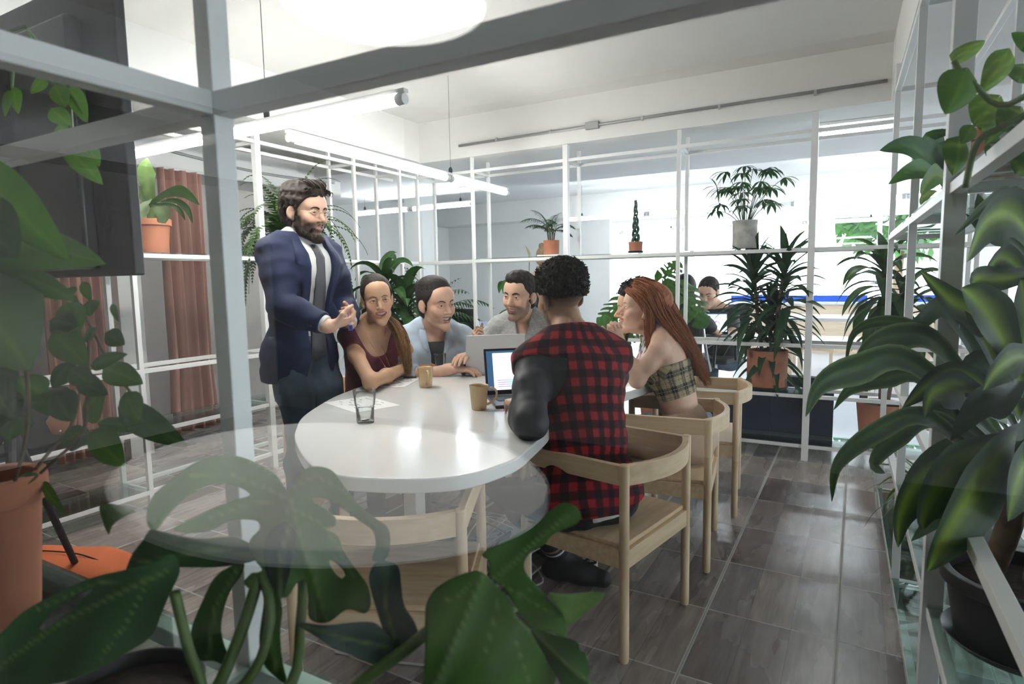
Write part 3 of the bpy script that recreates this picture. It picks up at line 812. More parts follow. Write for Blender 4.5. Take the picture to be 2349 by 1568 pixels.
# ------------------------------------------------------------------ bodies
def nrm(v):
    v = np.asarray(v, float); return v / max(np.linalg.norm(v), 1e-9)
def ik(a, b, l1, l2, pole):
    a = np.asarray(a, float); b = np.asarray(b, float); d = b - a; L_ = np.linalg.norm(d); n = d / L_
    if L_ > (l1 + l2) * 0.999: b = a + n * (l1 + l2) * 0.999; L_ = (l1 + l2) * 0.999
    x = (l1 * l1 - l2 * l2 + L_ * L_) / (2 * L_); h = math.sqrt(max(l1 * l1 - x * x, 0))
    p = np.asarray(pole, float); p = nrm(p - n * (p @ n)); return a + n * x + p * h, b
class Body:
    def __init__(s, label, pos, yaw, scale=1.0, pel=(0, 0, 0.95), lean=0.0, twist=0.0, side=0.0, female=False, slump=0.0, cat='person', group=None):
        s.E = empty('person', pos, rad(yaw), label, cat, group); s.E.scale = (scale,) * 3; s.sc = scale
        a = rad(yaw); R = np.array([[math.cos(a), -math.sin(a), 0], [math.sin(a), math.cos(a), 0], [0, 0, 1]])
        s.R = R; s.pos = np.array(pos, float); s.female = female
        s.T = mat4(pel, twist, lean, side); s.pel = np.array(pel, float)
        s.fw = 0.90 if female else 1.0
        s.sl = slump
        sw = 0.166 if not female else 0.146
        s.U = s.T @ mat4((0, 0, 0.20), 0, slump, 0) @ mat4((0, 0, -0.20))     # upper torso bends a little more
        s.sh = {1: ap(s.U, (sw, -0.012, 0.450)), -1: ap(s.U, (-sw, -0.012, 0.450))}
        s.neck0 = ap(s.U, (0, -0.022, 0.515)); s.arms = {}; s.legs = {}; s.hands = {}
        s.hip = {1: ap(s.T, (0.088, 0.0, -0.035)), -1: ap(s.T, (-0.088, 0.0, -0.035))}
    def lo(s, w):      # world -> local
        return (s.R.T @ (np.asarray(w, float) - s.pos)) / s.sc
    def lod(s, v): return nrm(s.R.T @ np.asarray(v, float))
    def head(s, yaw=0, pitch=0, roll=0, at=None, off=(0, 0.030, 0.665), hs=1.0):
        c = ap(s.U, off) if at is None else np.asarray(at, float)
        s.H = mat4(c, yaw, pitch, roll, hs); return s
    def arm(s, side, wrist, pole, l1=0.285, l2=0.255, fdir=None, elbow=None, palm=None, curl=(25, 30, 20), spread=0.0, thumb=0.3, fing=None):
        f = 0.93 if s.female else 1.0
        e, w = ik(s.sh[side], wrist, l1 * f, l2 * f, pole) if elbow is None else (np.asarray(elbow, float), np.asarray(wrist, float)); s.arms[side] = (s.sh[side], e, w)
        s.hands[side] = (w, nrm(w - e) if fdir is None else nrm(fdir), palm if palm is not None else (0, 0, -1), curl, spread, thumb, fing); return s
    def leg(s, side, ankle, pole=(0, 1, 0.2), l1=0.43, l2=0.42):
        k, a = ik(s.hip[side], ankle, l1, l2, pole); s.legs[side] = (s.hip[side], k, a); return s
    # ---- primitives
    def torso(s, S, g=0.0, k=0.05, upper=False):
        f = s.fw; S.frame(s.T)
        if upper: s._upper(S, g, k, f); return
        S.el((0, -0.005, -0.01), (0.160 * (1.0 if s.female else 1) + g, 0.112 + g, 0.115 + g), k)
        for sx in (-1, 1): S.el((sx * 0.07, -0.045, -0.045), (0.085 + g, 0.085 + g, 0.085 + g), k)
        S.el((0, 0.0, 0.15), ((0.130 if s.female else 0.146) * 1.0 + g, 0.098 * f + g, 0.15 + g), k)
        s._upper(S, g, k, f)
    def _upper(s, S, g, k, f):
        S.frame(s.U)
        S.el((0, 0.002, 0.325), (0.160 * f + g, 0.112 * f + g, 0.185 + g), k)
        S.el((0, -0.035, 0.41), (0.158 * f + g, 0.080 * f + g, 0.115 + g), k)
        for sx in (-1, 1):
            if s.female: S.el((sx * 0.072, 0.085, 0.345), (0.062 + g, 0.058 + g, 0.062 + g), 0.04)
            else: S.el((sx * 0.072, 0.068, 0.385), (0.088 + g, 0.046 + g, 0.07 + g), 0.05)
            S.rc((sx * 0.030, -0.025, 0.545), (sx * 0.148 * f, -0.018, 0.462), 0.040 * f + g, 0.040 * f + g, k)
        S.frame(None)
    def armp(s, S, side, g=0.0, t0=0.0, t1=1.0, k=0.03, gw=None):
        """arm from t0 to t1: 0 shoulder, 0.5 elbow, 1 wrist"""
        a, e, w = s.arms[side]; f = 0.84 if s.female else 1.0; gw = g if gw is None else gw
        R = [0.051 * f + g, 0.047 * f + g, 0.041 * f + (g + gw) / 2, 0.043 * f + (g + gw) / 2, 0.029 * f + gw]
        pts = [a, a + (e - a) * 0.45, e, e + (w - e) * 0.3, w]; ts = [0, 0.225, 0.5, 0.65, 1.0]
        for i in range(4):
            u0, u1 = max(ts[i], t0), min(ts[i + 1], t1)
            if u1 <= u0: continue
            q0, q1 = (u0 - ts[i]) / (ts[i + 1] - ts[i]), (u1 - ts[i]) / (ts[i + 1] - ts[i])
            S.rc(pts[i] + (pts[i + 1] - pts[i]) * q0, pts[i] + (pts[i + 1] - pts[i]) * q1, R[i] + (R[i + 1] - R[i]) * q0, R[i] + (R[i + 1] - R[i]) * q1, k)
    def armat(s, side, t):
        a, e, w = s.arms[side]; return a + (e - a) * (t / 0.5) if t < 0.5 else e + (w - e) * ((t - 0.5) / 0.5)
    def legp(s, S, side, g=0.0, k=0.04, gw=None, t1=1.0):
        h, kn, an = s.legs[side]; gw = g if gw is None else gw; f = 0.95 if s.female else 1.0
        S.path([h, h + (kn - h) * 0.45, kn], [0.086 * f + g, 0.074 * f + g, 0.055 * f + (g + gw) / 2], k)
        e = kn + (an - kn) * t1
        S.path([kn, kn + (an - kn) * min(0.32, t1), e], [0.055 * f + (g + gw) / 2, 0.053 * f + gw, (0.053 + (0.036 - 0.053) * (t1 - .32) / .68) * f + gw], k)
    def handp(s, S, side):
        w, f, n, curl, spread, thumb, fing = s.hands[side]; h = 0.94 if s.female else 1.04
        f = nrm(f); n = np.asarray(n, float); n = nrm(n - f * (n @ f)); l = np.cross(f, n) * side
        S.rc(w - f * 0.02, w + f * 0.012, 0.026 * h * (0.9 if s.female else 1), 0.024 * h, 0.015)
        Rm = np.stack([l, f, n], 1)
        S.el(w + f * 0.047 * h, (0.036 * h, 0.047 * h, 0.0145 * h), 0.014, R=Rm)
        S.el(w + f * 0.036 * h + l * 0.020 * h + n * 0.008, (0.017 * h, 0.028 * h, 0.014 * h), 0.014, R=Rm)
        offs = [0.0300, 0.0105, -0.0095, -0.0280]; ln = [0.072, 0.080, 0.074, 0.058]; kx = [0.086, 0.090, 0.086, 0.078]
        for i in range(4):
            c = curl if fing is None else fing[i]
            b = w + f * kx[i] * h + l * offs[i] * h
            S.rc(w + f * 0.025 * h + l * offs[i] * 0.6 * h, b, 0.0115 * h, 0.0105 * h, 0.010)
            d = nrm(f + l * spread * (offs[i] / 0.03)); ang = 0.0; p = b
            for j, (fr, r0, r1) in enumerate(((0.46, 0.0092, 0.0086), (0.30, 0.0086, 0.0080), (0.24, 0.0080, 0.0068))):
                ang += math.radians(c[j]); dd = d * math.cos(ang) + n * math.sin(ang)
                q = p + dd * ln[i] * h * fr; S.rc(p, q, r0 * h, r1 * h, 0.0035); p = q
        b = w + f * 0.030 * h + l * 0.026 * h + n * 0.006
        d0 = nrm(f * 0.62 + l * 0.72 + n * (0.25 + thumb)); d1 = nrm(f * 0.85 + l * (0.45 - 0.7 * thumb) + n * (0.20 + thumb)); d2 = nrm(f * 0.95 + l * (0.2 - 0.8 * thumb) + n * (0.15 + thumb))
        p = b
        for d, L_, r0, r1 in ((d0, 0.040, 0.0135, 0.0115), (d1, 0.032, 0.0112, 0.0100), (d2, 0.026, 0.0100, 0.0078)):
            q = p + d * L_ * h; S.rc(p, q, r0 * h, r1 * h, 0.006); p = q
    # ---- the skin: one continuous mesh
    def skin(s, mat, base, lip, h=0.003, smile=0.5, mouth=0.3, beard=None, beard_amt=0.9, jaw=1.0, nose=1.0, liner=0.2, bald=None, hands=(1, -1), legs=True, blush=0.25, iris=(0.06, 0.03, 0.015), look=(0, 0), browm=None, brow=1.0, brow_up=0.0, face=True, upper=True):
        S = Sdf(); s.torso(S, 0.0, upper=upper)
        for sd in s.arms: s.armp(S, sd)
        if legs:
            for sd in s.legs: s.legp(S, sd)
        c = s.H[:3, 3]; hsc = np.linalg.norm(s.H[:3, 0])
        nk = 0.046 if s.female else 0.056
        base_n = ap(s.H, (0, -0.020, -0.055))
        S.rc(s.neck0, base_n, nk * 1.06, nk * 0.98, 0.03)
        S.rc(s.neck0 + (base_n - s.neck0) * 0.4, ap(s.H, (0, 0.028, -0.085)), nk * 0.8, nk * 0.6, 0.03)
        head_sdf(S, s.H, s.female, smile, jaw, nose=nose, mouth_open=mouth)
        lips = [p for p in S.lips]
        for sd in hands:
            if sd in s.hands: s.handp(S, sd)
        s.S = S
        fc = face_colors(s.H, base, lip, lips, beard, s.female, beard_amt, blush, liner, bald)
        def cf(P):
            C = fc(P)
            return C
        o = sdf_obj('body', S, h, mat, s.E, cf, 1)
        if face:
            eye_mesh(s.H, s.E, iris, look, s.female)
            if mouth > 0.15: teeth_mesh(s.H, s.E, smile)
            if browm: brow_mesh(s.H, s.E, browm, S, s.female, brow, brow_up)
        return o
    def cloth(s, name, mat, parts, g=0.012, h=0.006, cuts=(), disp=None, k=0.05, extra=None, colf=None, gw=None, it=1):
        """parts: 'torso', ('arm', side, t0, t1), ('leg', side, t1)"""
        S = Sdf()
        for p in parts:
            if p == 'torso': s.torso(S, g, k)
            elif p == 'hips':
                S.frame(s.T); S.el((0, -0.005, -0.01), (0.160 + g, 0.112 + g, 0.115 + g), k); S.el((0, 0, 0.08), (0.145 + g, 0.10 + g, 0.07 + g), k)
                for sx in (-1, 1): S.el((sx * 0.07, -0.045, -0.045), (0.085 + g, 0.085 + g, 0.085 + g), k)
                S.frame(None)
            elif p[0] == 'arm': s.armp(S, p[1], g, p[2], p[3], 0.035, gw)
            elif p[0] == 'leg': s.legp(S, p[1], g, 0.04, gw, p[2])
        if extra: extra(S)
        S.disp = disp
        for c in cuts: S.cut(c)
        s.last = S
        return sdf_obj(name, S, h, mat, s.E, colf, it)
    def below(s, M, z):   # remove what is below z in frame M
        Mi = np.linalg.inv(M)
        return lambda P: z - (P @ Mi[2, :3] + Mi[2, 3])
    def above(s, M, z):
        Mi = np.linalg.inv(M)
        return lambda P: (P @ Mi[2, :3] + Mi[2, 3]) - z
    def cuffcut(s, side, t):
        a, e, w = s.arms[side]; p = s.armat(side, t); d = nrm(w - e) if t > 0.5 else nrm(e - a)
        return lambda P: np.where(np.linalg.norm(P - p, axis=-1) < 0.14, (P - p) @ d, -1.0)
    def ankcut(s, side, off=0.0):
        h_, k_, a_ = s.legs[side]; d = nrm(a_ - k_); p = a_ + d * off
        return lambda P: np.where(np.linalg.norm(P - p, axis=-1) < 0.16, (P - p) @ d, -1.0)
    def shoe(s, side, mat, sole, toe=(0, 1, 0), L_=0.27, name='shoe'):
        a = s.legs[side][2]; t = nrm(np.array([toe[0], toe[1], 0])); z0 = a[2] - 0.075
        b = np.array([a[0], a[1], 0]) - t * 0.055
        S = Sdf()
        S.rc(b + np.array([0, 0, z0 + 0.045]), b + t * 0.10 + np.array([0, 0, z0 + 0.042]), 0.036, 0.038, 0.03)
        S.rc(b + t * 0.10 + np.array([0, 0, z0 + 0.040]), b + t * (L_ - 0.045) + np.array([0, 0, z0 + 0.028]), 0.040, 0.030, 0.03)
        S.rc(a + np.array([0, 0, 0.02]), b + t * 0.05 + np.array([0, 0, z0 + 0.05]), 0.045, 0.04, 0.03)
        S.cut(lambda P: (z0 + 0.004) - P[..., 2]); S.cut(lambda P: P[..., 2] - (a[2] + 0.03))
        o = sdf_obj(name, S, 0.005, mat, s.E)
        sd = np.cross(t, (0, 0, 1)); mb = MB(); poly = []
        for i in range(28):
            an = 2 * PI * i / 28; u = math.cos(an); v = math.sin(an)
            poly.append(b + t * (L_ / 2 - 0.04 + (L_ / 2) * u) + sd * (0.044 * v * (1.0 if u > -0.2 else 0.86)))
        vs = [(p[0], p[1], z0) for p in poly] + [(p[0], p[1], z0 + 0.018) for p in poly]
        mb.add(vs, [tuple(range(27, -1, -1)), tuple(range(28, 56))] + [(i, (i + 1) % 28, 28 + (i + 1) % 28, 28 + i) for i in range(28)])
        mb.build('sole', sole, o, bevel=0.003)
        return o
    def proj(s, pts, M=None, S=None, off=0.004, y0=0.35, y1=-0.1, back=False, n=140):
        """points given as (x, z) in frame M laid on the front (or back) of surface S, lifted by off"""
        M = s.U if M is None else M; S = s.last if S is None else S
        pts = np.asarray(pts, float); ys = np.linspace(-y0, -y1, n) if back else np.linspace(y0, y1, n)
        Q = np.stack([np.repeat(pts[:, :1], n, 1), np.repeat(ys[None], len(pts), 0), np.repeat(pts[:, 1:2], n, 1)], -1)
        D = S.ev(Q @ M[:3, :3].T + M[:3, 3]); k = np.argmax(D < 0, 1); bad = ~(D < 0).any(1)
        y = ys[k] + (-off if back else off)
        if bad.any() and (~bad).any(): y[bad] = y[~bad].mean()
        return [tuple(ap(M, (p[0], yy, p[1]))) for p, yy in zip(pts, y)]
    def patch(s, name, mat, rows, M=None, S=None, off=0.004, thick=0.004, parent=None, back=False, sub=0):
        """rows of (x, z) points -> a thin panel lying on the clothes"""
        n = len(rows[0]); pts = [p for r in rows for p in r]
        v = s.proj(pts, M, S, off, back=back); fs = []
        for i in range(len(rows) - 1):
            for j in range(n - 1): fs.append((i * n + j, i * n + j + 1, (i + 1) * n + j + 1, (i + 1) * n + j))
        return MB().add(v, fs).build(name, mat, parent or s.E, smooth=True, solid=thick, sub=sub)
    def collar(s, S, r=0.066, z=0.515, h=0.035, th=0.007, gap=0.0, tilt=0.03):
        """a standing collar ring in frame U"""
        n = 22
        for lv in (0, 0.5, 1.0):
            pts = []
            for i in range(n + 1):
                a = math.radians(90 + gap) + (2 * PI - 2 * math.radians(gap)) * i / n
                x, y = math.cos(a) * (r - 0.006 * lv), math.sin(a) * (r - 0.006 * lv) * 0.95
                pts.append(ap(s.U, (x, y - 0.008 + 0.012 * lv, z - tilt * (y / r) + h * lv)))
            S.path(pts, [th] * len(pts), 0.008)
def seated(label, c, face, sc, lean, slump, hip=0.09, female=False, twist=0.0, side=0.0, pelz=None, back=0.0, cat='person'):
    """a seated body whose head comes to the world point c"""
    l, u = math.radians(lean), math.radians(lean + slump)
    hz = 0.2 * math.cos(l) + 0.465 * math.cos(u); hy = 0.2 * math.sin(l) + 0.465 * math.sin(u) + 0.03
    y = math.degrees(math.atan2(face[1], face[0])) - 90.0; a = math.radians(y)
    pz = c[2] / sc - hz if pelz is None else pelz / sc
    pos = (c[0] + math.sin(a) * hy * sc, c[1] - math.cos(a) * hy * sc, 0)
    B = Body(label, pos, y, sc, (0, 0, pz), lean, twist, side, female, slump, cat)
    B.c = np.array(c, float); return B
skin_m = attr_mat('skin', 0.48, 0.10, 0.03, 300)
def folds(amp=0.004, f=26.0, ph=0.0, st=(1, 1, 1)):
    s_ = np.array(st, float)
    return lambda P: amp * (wob(P * s_, f, ph) + 0.5 * wob(P * s_, f * 2.3, ph + 1.7))
def plaid_cf(Mi, fn):
    def f(P):
        q = P @ Mi[:3, :3].T + Mi[:3, 3]; return fn(q)
    return f
# ------------------------------------------------------------------ hair
def hairline(zs, ys):
    return lambda q: q[..., 1] - np.interp(q[..., 2], zs, ys)
HL_SHORT = hairline([-.085, -.045, -0.01, 0.02, .05, .075, .088, .11], [-.035, -.025, .004, .018, .040, .062, .084, .25])
def hair_mat(name, c0, c1, rough=0.58, sc=(60, 60, 8)):
    m, nt, b = _new(name); v = coords(nt, 'Object', sc); f = noise(nt, v, 3.0, 4, 0.6)
    L(nt, ramp(nt, f, ((0.3, c0), (0.7, c1))), b.inputs['Base Color']); inp(b, 'Roughness', rough); bump(nt, b, f, 0.2, 0.003)
    inp(b, 'Specular IOR Level', 0.14); return m
hair_black = hair_mat('hair_black', (0.006, 0.005, 0.005), (0.028, 0.021, 0.018))
hair_brown = hair_mat('hair_brown', (0.010, 0.007, 0.006), (0.045, 0.030, 0.022))
hair_red = hair_mat('hair_red', (0.20, 0.060, 0.026), (0.46, 0.175, 0.080), 0.5)
hair_blond = hair_mat('hair_blond', (0.30, 0.20, 0.11), (0.55, 0.42, 0.26))
hair_ombre = None
def hair_cap(B, mat, hl=HL_SHORT, grow=0.010, extra=None, disp=None, h=0.0035, name='hair', bottom=-0.075, ears=True):
    S = Sdf(); S.frame(B.H); f = 0.94 if B.female else 1.0
    S.el((0, -0.018, 0.050), (0.0745 * f + grow, 0.095 + grow, 0.082 + grow), 0.02)
    S.el((0, 0.020, 0.035), (0.062 * f + grow, 0.066 + grow, 0.062 + grow), 0.03)
    S.el((0, -0.050, -0.020), (0.058 * f + grow, 0.050 + grow, 0.060), 0.03)
    if extra: extra(S)
    if ears:
        for sx in (-1, 1): S.el((sx * 0.083 * f, -0.002, 0.002), (0.022, 0.022, 0.034), 0.006, sub=True)
    S.frame(None); Mi = np.linalg.inv(B.H)
    def c(P):
        q = P @ Mi[:3, :3].T + Mi[:3, 3]; w = 0.004 * wob(q, 90.0, 2.0)
        return np.maximum(hl(q) + w, bottom - q[..., 2] + w)
    S.cut(c); S.disp = disp; B.hairS = S
    return sdf_obj(name, S, h, mat, B.E, None, 1)
def locks(B, mat, guides, n=24, r=0.0035, spread=0.018, name='hair_strands', seed=1, frame=None, wave=0.004, tip=0.25):
    """bundles of strands following guide curves given in head frame (or another frame)"""
    R_ = np.random.RandomState(seed); M = B.H if frame is None else frame; mb = MB()
    for g in guides:
        pts, sp = (g, spread) if not isinstance(g, tuple) else g
        P = np.array([list(p) for p in smooth_path(pts, 5)]); m = len(P)
        for _ in range(n):
            o = R_.normal(size=3) * sp * 0.55; ph = R_.uniform(0, 6.28); fr = R_.uniform(0.7, 1.5); ln = R_.uniform(0.82, 1.0)
            mm = max(4, int(m * ln)); q = []
            for i in range(mm):
                t = i / (m - 1); env = 0.35 + 0.65 * math.sin(PI * min(1, 0.12 + t * 0.9))
                q.append(ap(M, P[i] + o * env + wave * np.array([math.sin(ph + 9 * fr * t), math.cos(ph + 8 * fr * t), 0]) * t))
            mb.tube(q, [r * (0.7 + 0.5 * math.sin(PI * min(1, 0.2 + i / mm))) * (1 - (1 - tip) * max(0, i / mm - 0.6) / 0.4) for i in range(mm)], 5, cap=False)
    return mb.build(name, mat, B.E, smooth=True)
def curls(B, mat, n=500, r=0.0022, R0=0.0065, seed=3, hl=HL_SHORT, name='curls', lift=0.0, zmin=0.03, sel=None):
    """little spiral curls sitting on the hair cap"""
    R_ = np.random.RandomState(seed); mb = MB(); Mi = np.linalg.inv(B.H); S = B.hairS
    k = 0
    while k < n:
        d = nrm(R_.normal(size=3)); 
        ts = np.linspace(0.20, 0.03, 40); Q = np.array([0, -0.015, 0.045]) + ts[:, None] * d
        D = S.ev(Q @ B.H[:3, :3].T + B.H[:3, 3]); i = np.argmax(D < 0)
        if D[i] >= 0: k += 1; continue
        q = Q[i]
        if q[2] < zmin or (sel is not None and not sel(q)): k += 1; continue
        a = nrm(np.cross(d, R_.normal(size=3))); b = np.cross(d, a); pts = []; ph = R_.uniform(0, 6.28); st = R_.uniform(0.6, 1.3)
        for j in range(9):
            t = j / 8; an = ph + t * 7.5
            pts.append(ap(B.H, q + d * (lift - 0.002 + 0.010 * t * st) + (a * math.cos(an) + b * math.sin(an)) * R0 * st * (1 - 0.4 * t)))
        mb.tube(pts, r, 4, cap=False); k += 1
    return mb.build(name, mat, B.E, smooth=True)
# ------------------------------------------------------------------ the people
def w2(*p): return np.array(p[0] if len(p) == 1 else p, float)
skin_l = (0.66, 0.41, 0.30); skin_t = (0.60, 0.36, 0.225); skin_d = (0.46, 0.27, 0.17)
lip_m = (0.42, 0.165, 0.135); lip_f = (0.46, 0.13, 0.12)
white_cotton = pbr('white_cotton', (0.78, 0.78, 0.77), 0.85, bumpk=0.1, bscale=120)
def yaw_of(d): return math.degrees(math.atan2(d[1], d[0])) - 90.0

# --- the standing man
navy_wool = pbr('navy_wool', (0.012, 0.019, 0.060), 0.72, spec=0.3, bumpk=0.12, bscale=260)
lapel_wool = pbr('lapel_wool', (0.013, 0.021, 0.066), 0.65, spec=0.3, bumpk=0.1, bscale=260)
denim = pbr('denim', (0.070, 0.105, 0.145), 0.85, var=0.35, vscale=9, bumpk=0.2, bscale=300)
tie_m = pbr('tie_grey', (0.085, 0.085, 0.10), 0.55)
def standing_man():
    c = w2(dep(700, 492, 3.02))
    B = Body('standing bearded man in a navy blazer, white shirt and grey tie holding a blue marker', (c[0] - 0.06, c[1] + 0.01, 0), yaw_of((1, -0.06)), 1.022, pel=(0, -0.02, 0.955), lean=3, slump=4)
    B.head(5, 6, 2, at=B.lo(c), hs=1.08)
    hR = B.lo(dep(786, 748, 2.86)); hL = B.lo(dep(812, 722, 2.98))
    B.arm(1, B.lo(dep(757, 748, 2.80)), (0.6, -0.8, -0.5), fdir=hR - B.lo(dep(757, 748, 2.80)) + np.array([0, .02, .02]), palm=(-0.8, 0.1, 0.55), curl=(38, 48, 30), thumb=0.25)
    B.arm(-1, B.lo(dep(802, 742, 3.06)), (-0.7, -0.6, -0.6), fdir=(0.45, 0.75, 0.35), palm=(0.75, -0.3, 0.3), curl=(42, 55, 35), thumb=0.3)
    B.leg(1, (0.11, 0.02, 0.085)); B.leg(-1, (-0.09, 0.12, 0.085))
    beard = (0.045, 0.026, 0.019)
    B.skin(skin_m, skin_l, lip_m, 0.0027, smile=0.55, mouth=0.45, beard=beard, beard_amt=1.0, browm=hair_brown, brow=1.2, legs=False, jaw=1.03, look=(-8, 6))
    bS = Sdf(); head_sdf(bS, B.H, False, 0.55, 1.03, mouth_open=0.45)      # beard volume
    S = Sdf(); S.p = []
    Mi = np.linalg.inv(B.H)
    # full short beard: jaw prims a little proud of the skin
    S.frame(B.H)
    for sx in (-1, 1):
        S.path([(sx * 0.064, 0.010, -0.012), (sx * 0.056, 0.012, -0.050), (sx * 0.046, 0.026, -0.078), (sx * 0.014, 0.074, -0.104)], [0.0085, 0.0155, 0.0175, 0.0185], 0.02)
        S.path([(sx * 0.031, 0.060, -0.078), (sx * 0.029, 0.076, -0.062), (sx * 0.008, 0.097, -0.0415)], [0.010, 0.0060, 0.0040], 0.010)
    S.el((0, 0.078, -0.104), (0.026, 0.020, 0.020), 0.02)
    S.el((0, 0.0995, -0.0545), (0.030, 0.016, 0.0100), 0.004, sub=True)
    S.frame(None); S.disp = lambda P: 0.0018 * wob(P, 300.0)
    sdf_obj('beard', S, 0.0028, hair_brown, B.E)
    # hair: thick, wavy, brushed up and back
    def ex(S):
        S.el((0, 0.010, 0.108), (0.066, 0.078, 0.040), 0.03); S.el((0.0, -0.055, 0.080), (0.078, 0.062, 0.070), 0.03)
        S.el((0.02, 0.062, 0.100), (0.040, 0.034, 0.022), 0.02); S.el((0, -0.075, 0.02), (0.066, 0.042, 0.06), 0.03)
        for sx in (-1, 1): S.rc((sx * 0.074, 0.016, 0.035), (sx * 0.071, 0.014, -0.012), 0.0075, 0.0050, 0.01)
    hair_cap(B, hair_brown, hairline([-.085, -.045, -0.01, 0.02, .05, .072, .084, .11], [-.035, -.025, .016, .022, .045, .070, .100, .25]), 0.013, ex, lambda P: 0.0065 * wob(P, 85.0) + 0.002 * wob(P, 240.0, 1.0))
    locks(B, hair_brown, [[(x, 0.070, 0.098), (x * 1.3 + 0.01, 0.082, 0.128), (x * 1.5 + 0.018, 0.050, 0.148), (x * 1.4 + .01, 0.0, 0.150)] for x in (-0.035, -0.015, 0.005, 0.022)] + [[(0.055, 0.055, 0.095), (0.062, 0.085, 0.108), (0.060, 0.098, 0.085)], [(-0.05, 0.055, 0.1), (-0.06, 0.082, 0.105), (-0.058, 0.092, 0.08)]], 12, 0.0026, 0.014, 'hair_strands', 5, wave=0.006)
    # spectacles
    mb = MB()
    for sx in (-1, 1):
        pts = [tuple(ap(B.H, (sx * (0.0325 + 0.0215 * math.cos(a)), 0.1035 - 0.3 * abs(0.0215 * math.cos(a)) * 0.4, 0.0065 + 0.0165 * math.sin(a)))) for a in np.linspace(0, 2 * PI, 25)]
        mb.tube(pts, 0.0008, 5, cap=False)
        mb.tube([tuple(ap(B.H, p)) for p in ((sx * 0.054, 0.100, 0.012), (sx * 0.072, 0.07, 0.014), (sx * 0.079, 0.0, 0.014))], 0.0011, 5)
    mb.tube([tuple(ap(B.H, p)) for p in ((-0.011, 0.1035, 0.010), (0, 0.108, 0.013), (0.011, 0.1035, 0.010))], 0.0010, 5)
    mb.build('glasses', pbr('gold_wire', (0.62, 0.45, 0.28), 0.25, metal=0.9), B.E, smooth=True)
    # clothes
    B.cloth('shirt', white_cotton, ['torso'], 0.011, 0.006, [B.below(B.T, -0.05), B.above(B.U, 0.575), B.cuffcut(1, 0.965), B.cuffcut(-1, 0.965)], folds(0.002), extra=lambda S: (B.collar(S, 0.068, 0.520, 0.040, 0.0065, 8, 0.030), [B.armp(S, sd, 0.010, 0.86, 0.96) for sd in (1, -1)], 0))
    sh = B.last
    B.cloth('jeans', denim, ['hips', ('leg', 1, 1), ('leg', -1, 1)], 0.013, 0.006, [B.above(B.T, 0.045)], folds(0.0045, 22), gw=0.022)
    rows = [[(0.000 - w, z), (0.0 - w * 0.3, z), (0.0 + w * 0.3, z), (0.0 + w, z)] for w, z in ((0.017, 0.497), (0.021, 0.475), (0.022, 0.44), (0.030, 0.30), (0.038, 0.12), (0.043, 0.0), (0.044, -0.04), (0.004, -0.075))]
    B.patch('tie', tie_m, rows, S=sh, off=0.014, thick=0.007)
    def opening(P):
        Mi = np.linalg.inv(B.T); q = P @ Mi[:3, :3].T + Mi[:3, 3]
        w = np.interp(q[..., 2], [-0.24, -0.12, 0.02, 0.12, 0.3, 0.45, 0.56], [0.105, 0.068, 0.050, 0.052, 0.064, 0.072, 0.080])
        return np.where(q[..., 1] > -0.03, w - np.abs(q[..., 0] - 0.0), -1.0)
    def skirt(S):
        S.frame(B.T); S.el((0, -0.008, -0.10), (0.200, 0.155, 0.16), 0.05); S.el((0, -0.03, -0.17), (0.205, 0.150, 0.10), 0.05); S.frame(None)
    B.cloth('blazer', navy_wool, ['torso', ('arm', 1, 0, 0.97), ('arm', -1, 0, 0.97)], 0.026, 0.006, [opening, B.below(B.T, -0.185), B.above(B.U, 0.555), B.cuffcut(1, 0.93), B.cuffcut(-1, 0.93)],
            lambda P: 0.004 * wob(P, 17.0) + 0.0045 * wob(P * np.array([1, 1, 2.4]), 24.0, 1.0), extra=skirt, gw=0.020)
    jk = B.last; jk2 = Sdf(); jk2.p = jk.p
    for sx in (-1, 1):
        rows = [[(sx * (a + (b - a) * t), z + (0.0 if z > .2 else 0)) for t in (0, 0.33, 0.66, 1)] for a, b, z in ((0.078, 0.104, 0.545), (0.074, 0.118, 0.50), (0.071, 0.134, 0.455), (0.069, 0.146, 0.412), (0.068, 0.122, 0.400), (0.064, 0.112, 0.32), (0.060, 0.094, 0.22), (0.054, 0.064, 0.10))]
        B.patch('lapel', lapel_wool, rows, S=jk2, off=0.004, thick=0.005)
    mb = MB()
    a, e, w = B.arms[1]
    for i in range(3): mb.ball(tuple(B.armat(1, 0.90 - 0.022 * i) + np.array([0.052, -0.005, -0.012])), 0.0055, 8, 6)
    mb.build('cuff_button', black_plastic, B.E, smooth=True)
    brn = pbr('brown_leather', (0.05, 0.025, 0.014), 0.45)
    for sd in (1, -1): B.shoe(sd, brn, black_matte, (0.1 * sd, 1, 0))
    # the marker he holds
    a_ = w2(dep(806, 757, 2.90)); b_ = w2(dep(800, 716, 2.93))
    m = empty('marker_pen', tuple((a_ + b_) / 2), 0, 'blue and white marker pen in the hands of the standing man', 'pen')
    d = b_ - a_; a_ = -d / 2; b_ = d / 2
    MB().tube([a_ + d * 0.25, b_ - d * 0.35], 0.0085, 14).build('barrel', white_cotton, m, smooth=False, bevel=0.001)
    bl = pbr('marker_blue', (0.02, 0.07, 0.62), 0.35)
    MB().tube([b_ - d * 0.35, b_], [0.0095, 0.0085], 14).build('cap', bl, m, bevel=0.001)
    MB().tube([a_, a_ + d * 0.25], [0.0078, 0.009], 14).build('end', bl, m, bevel=0.001)
    return B
standing_man()
def fn_patch(q): return q
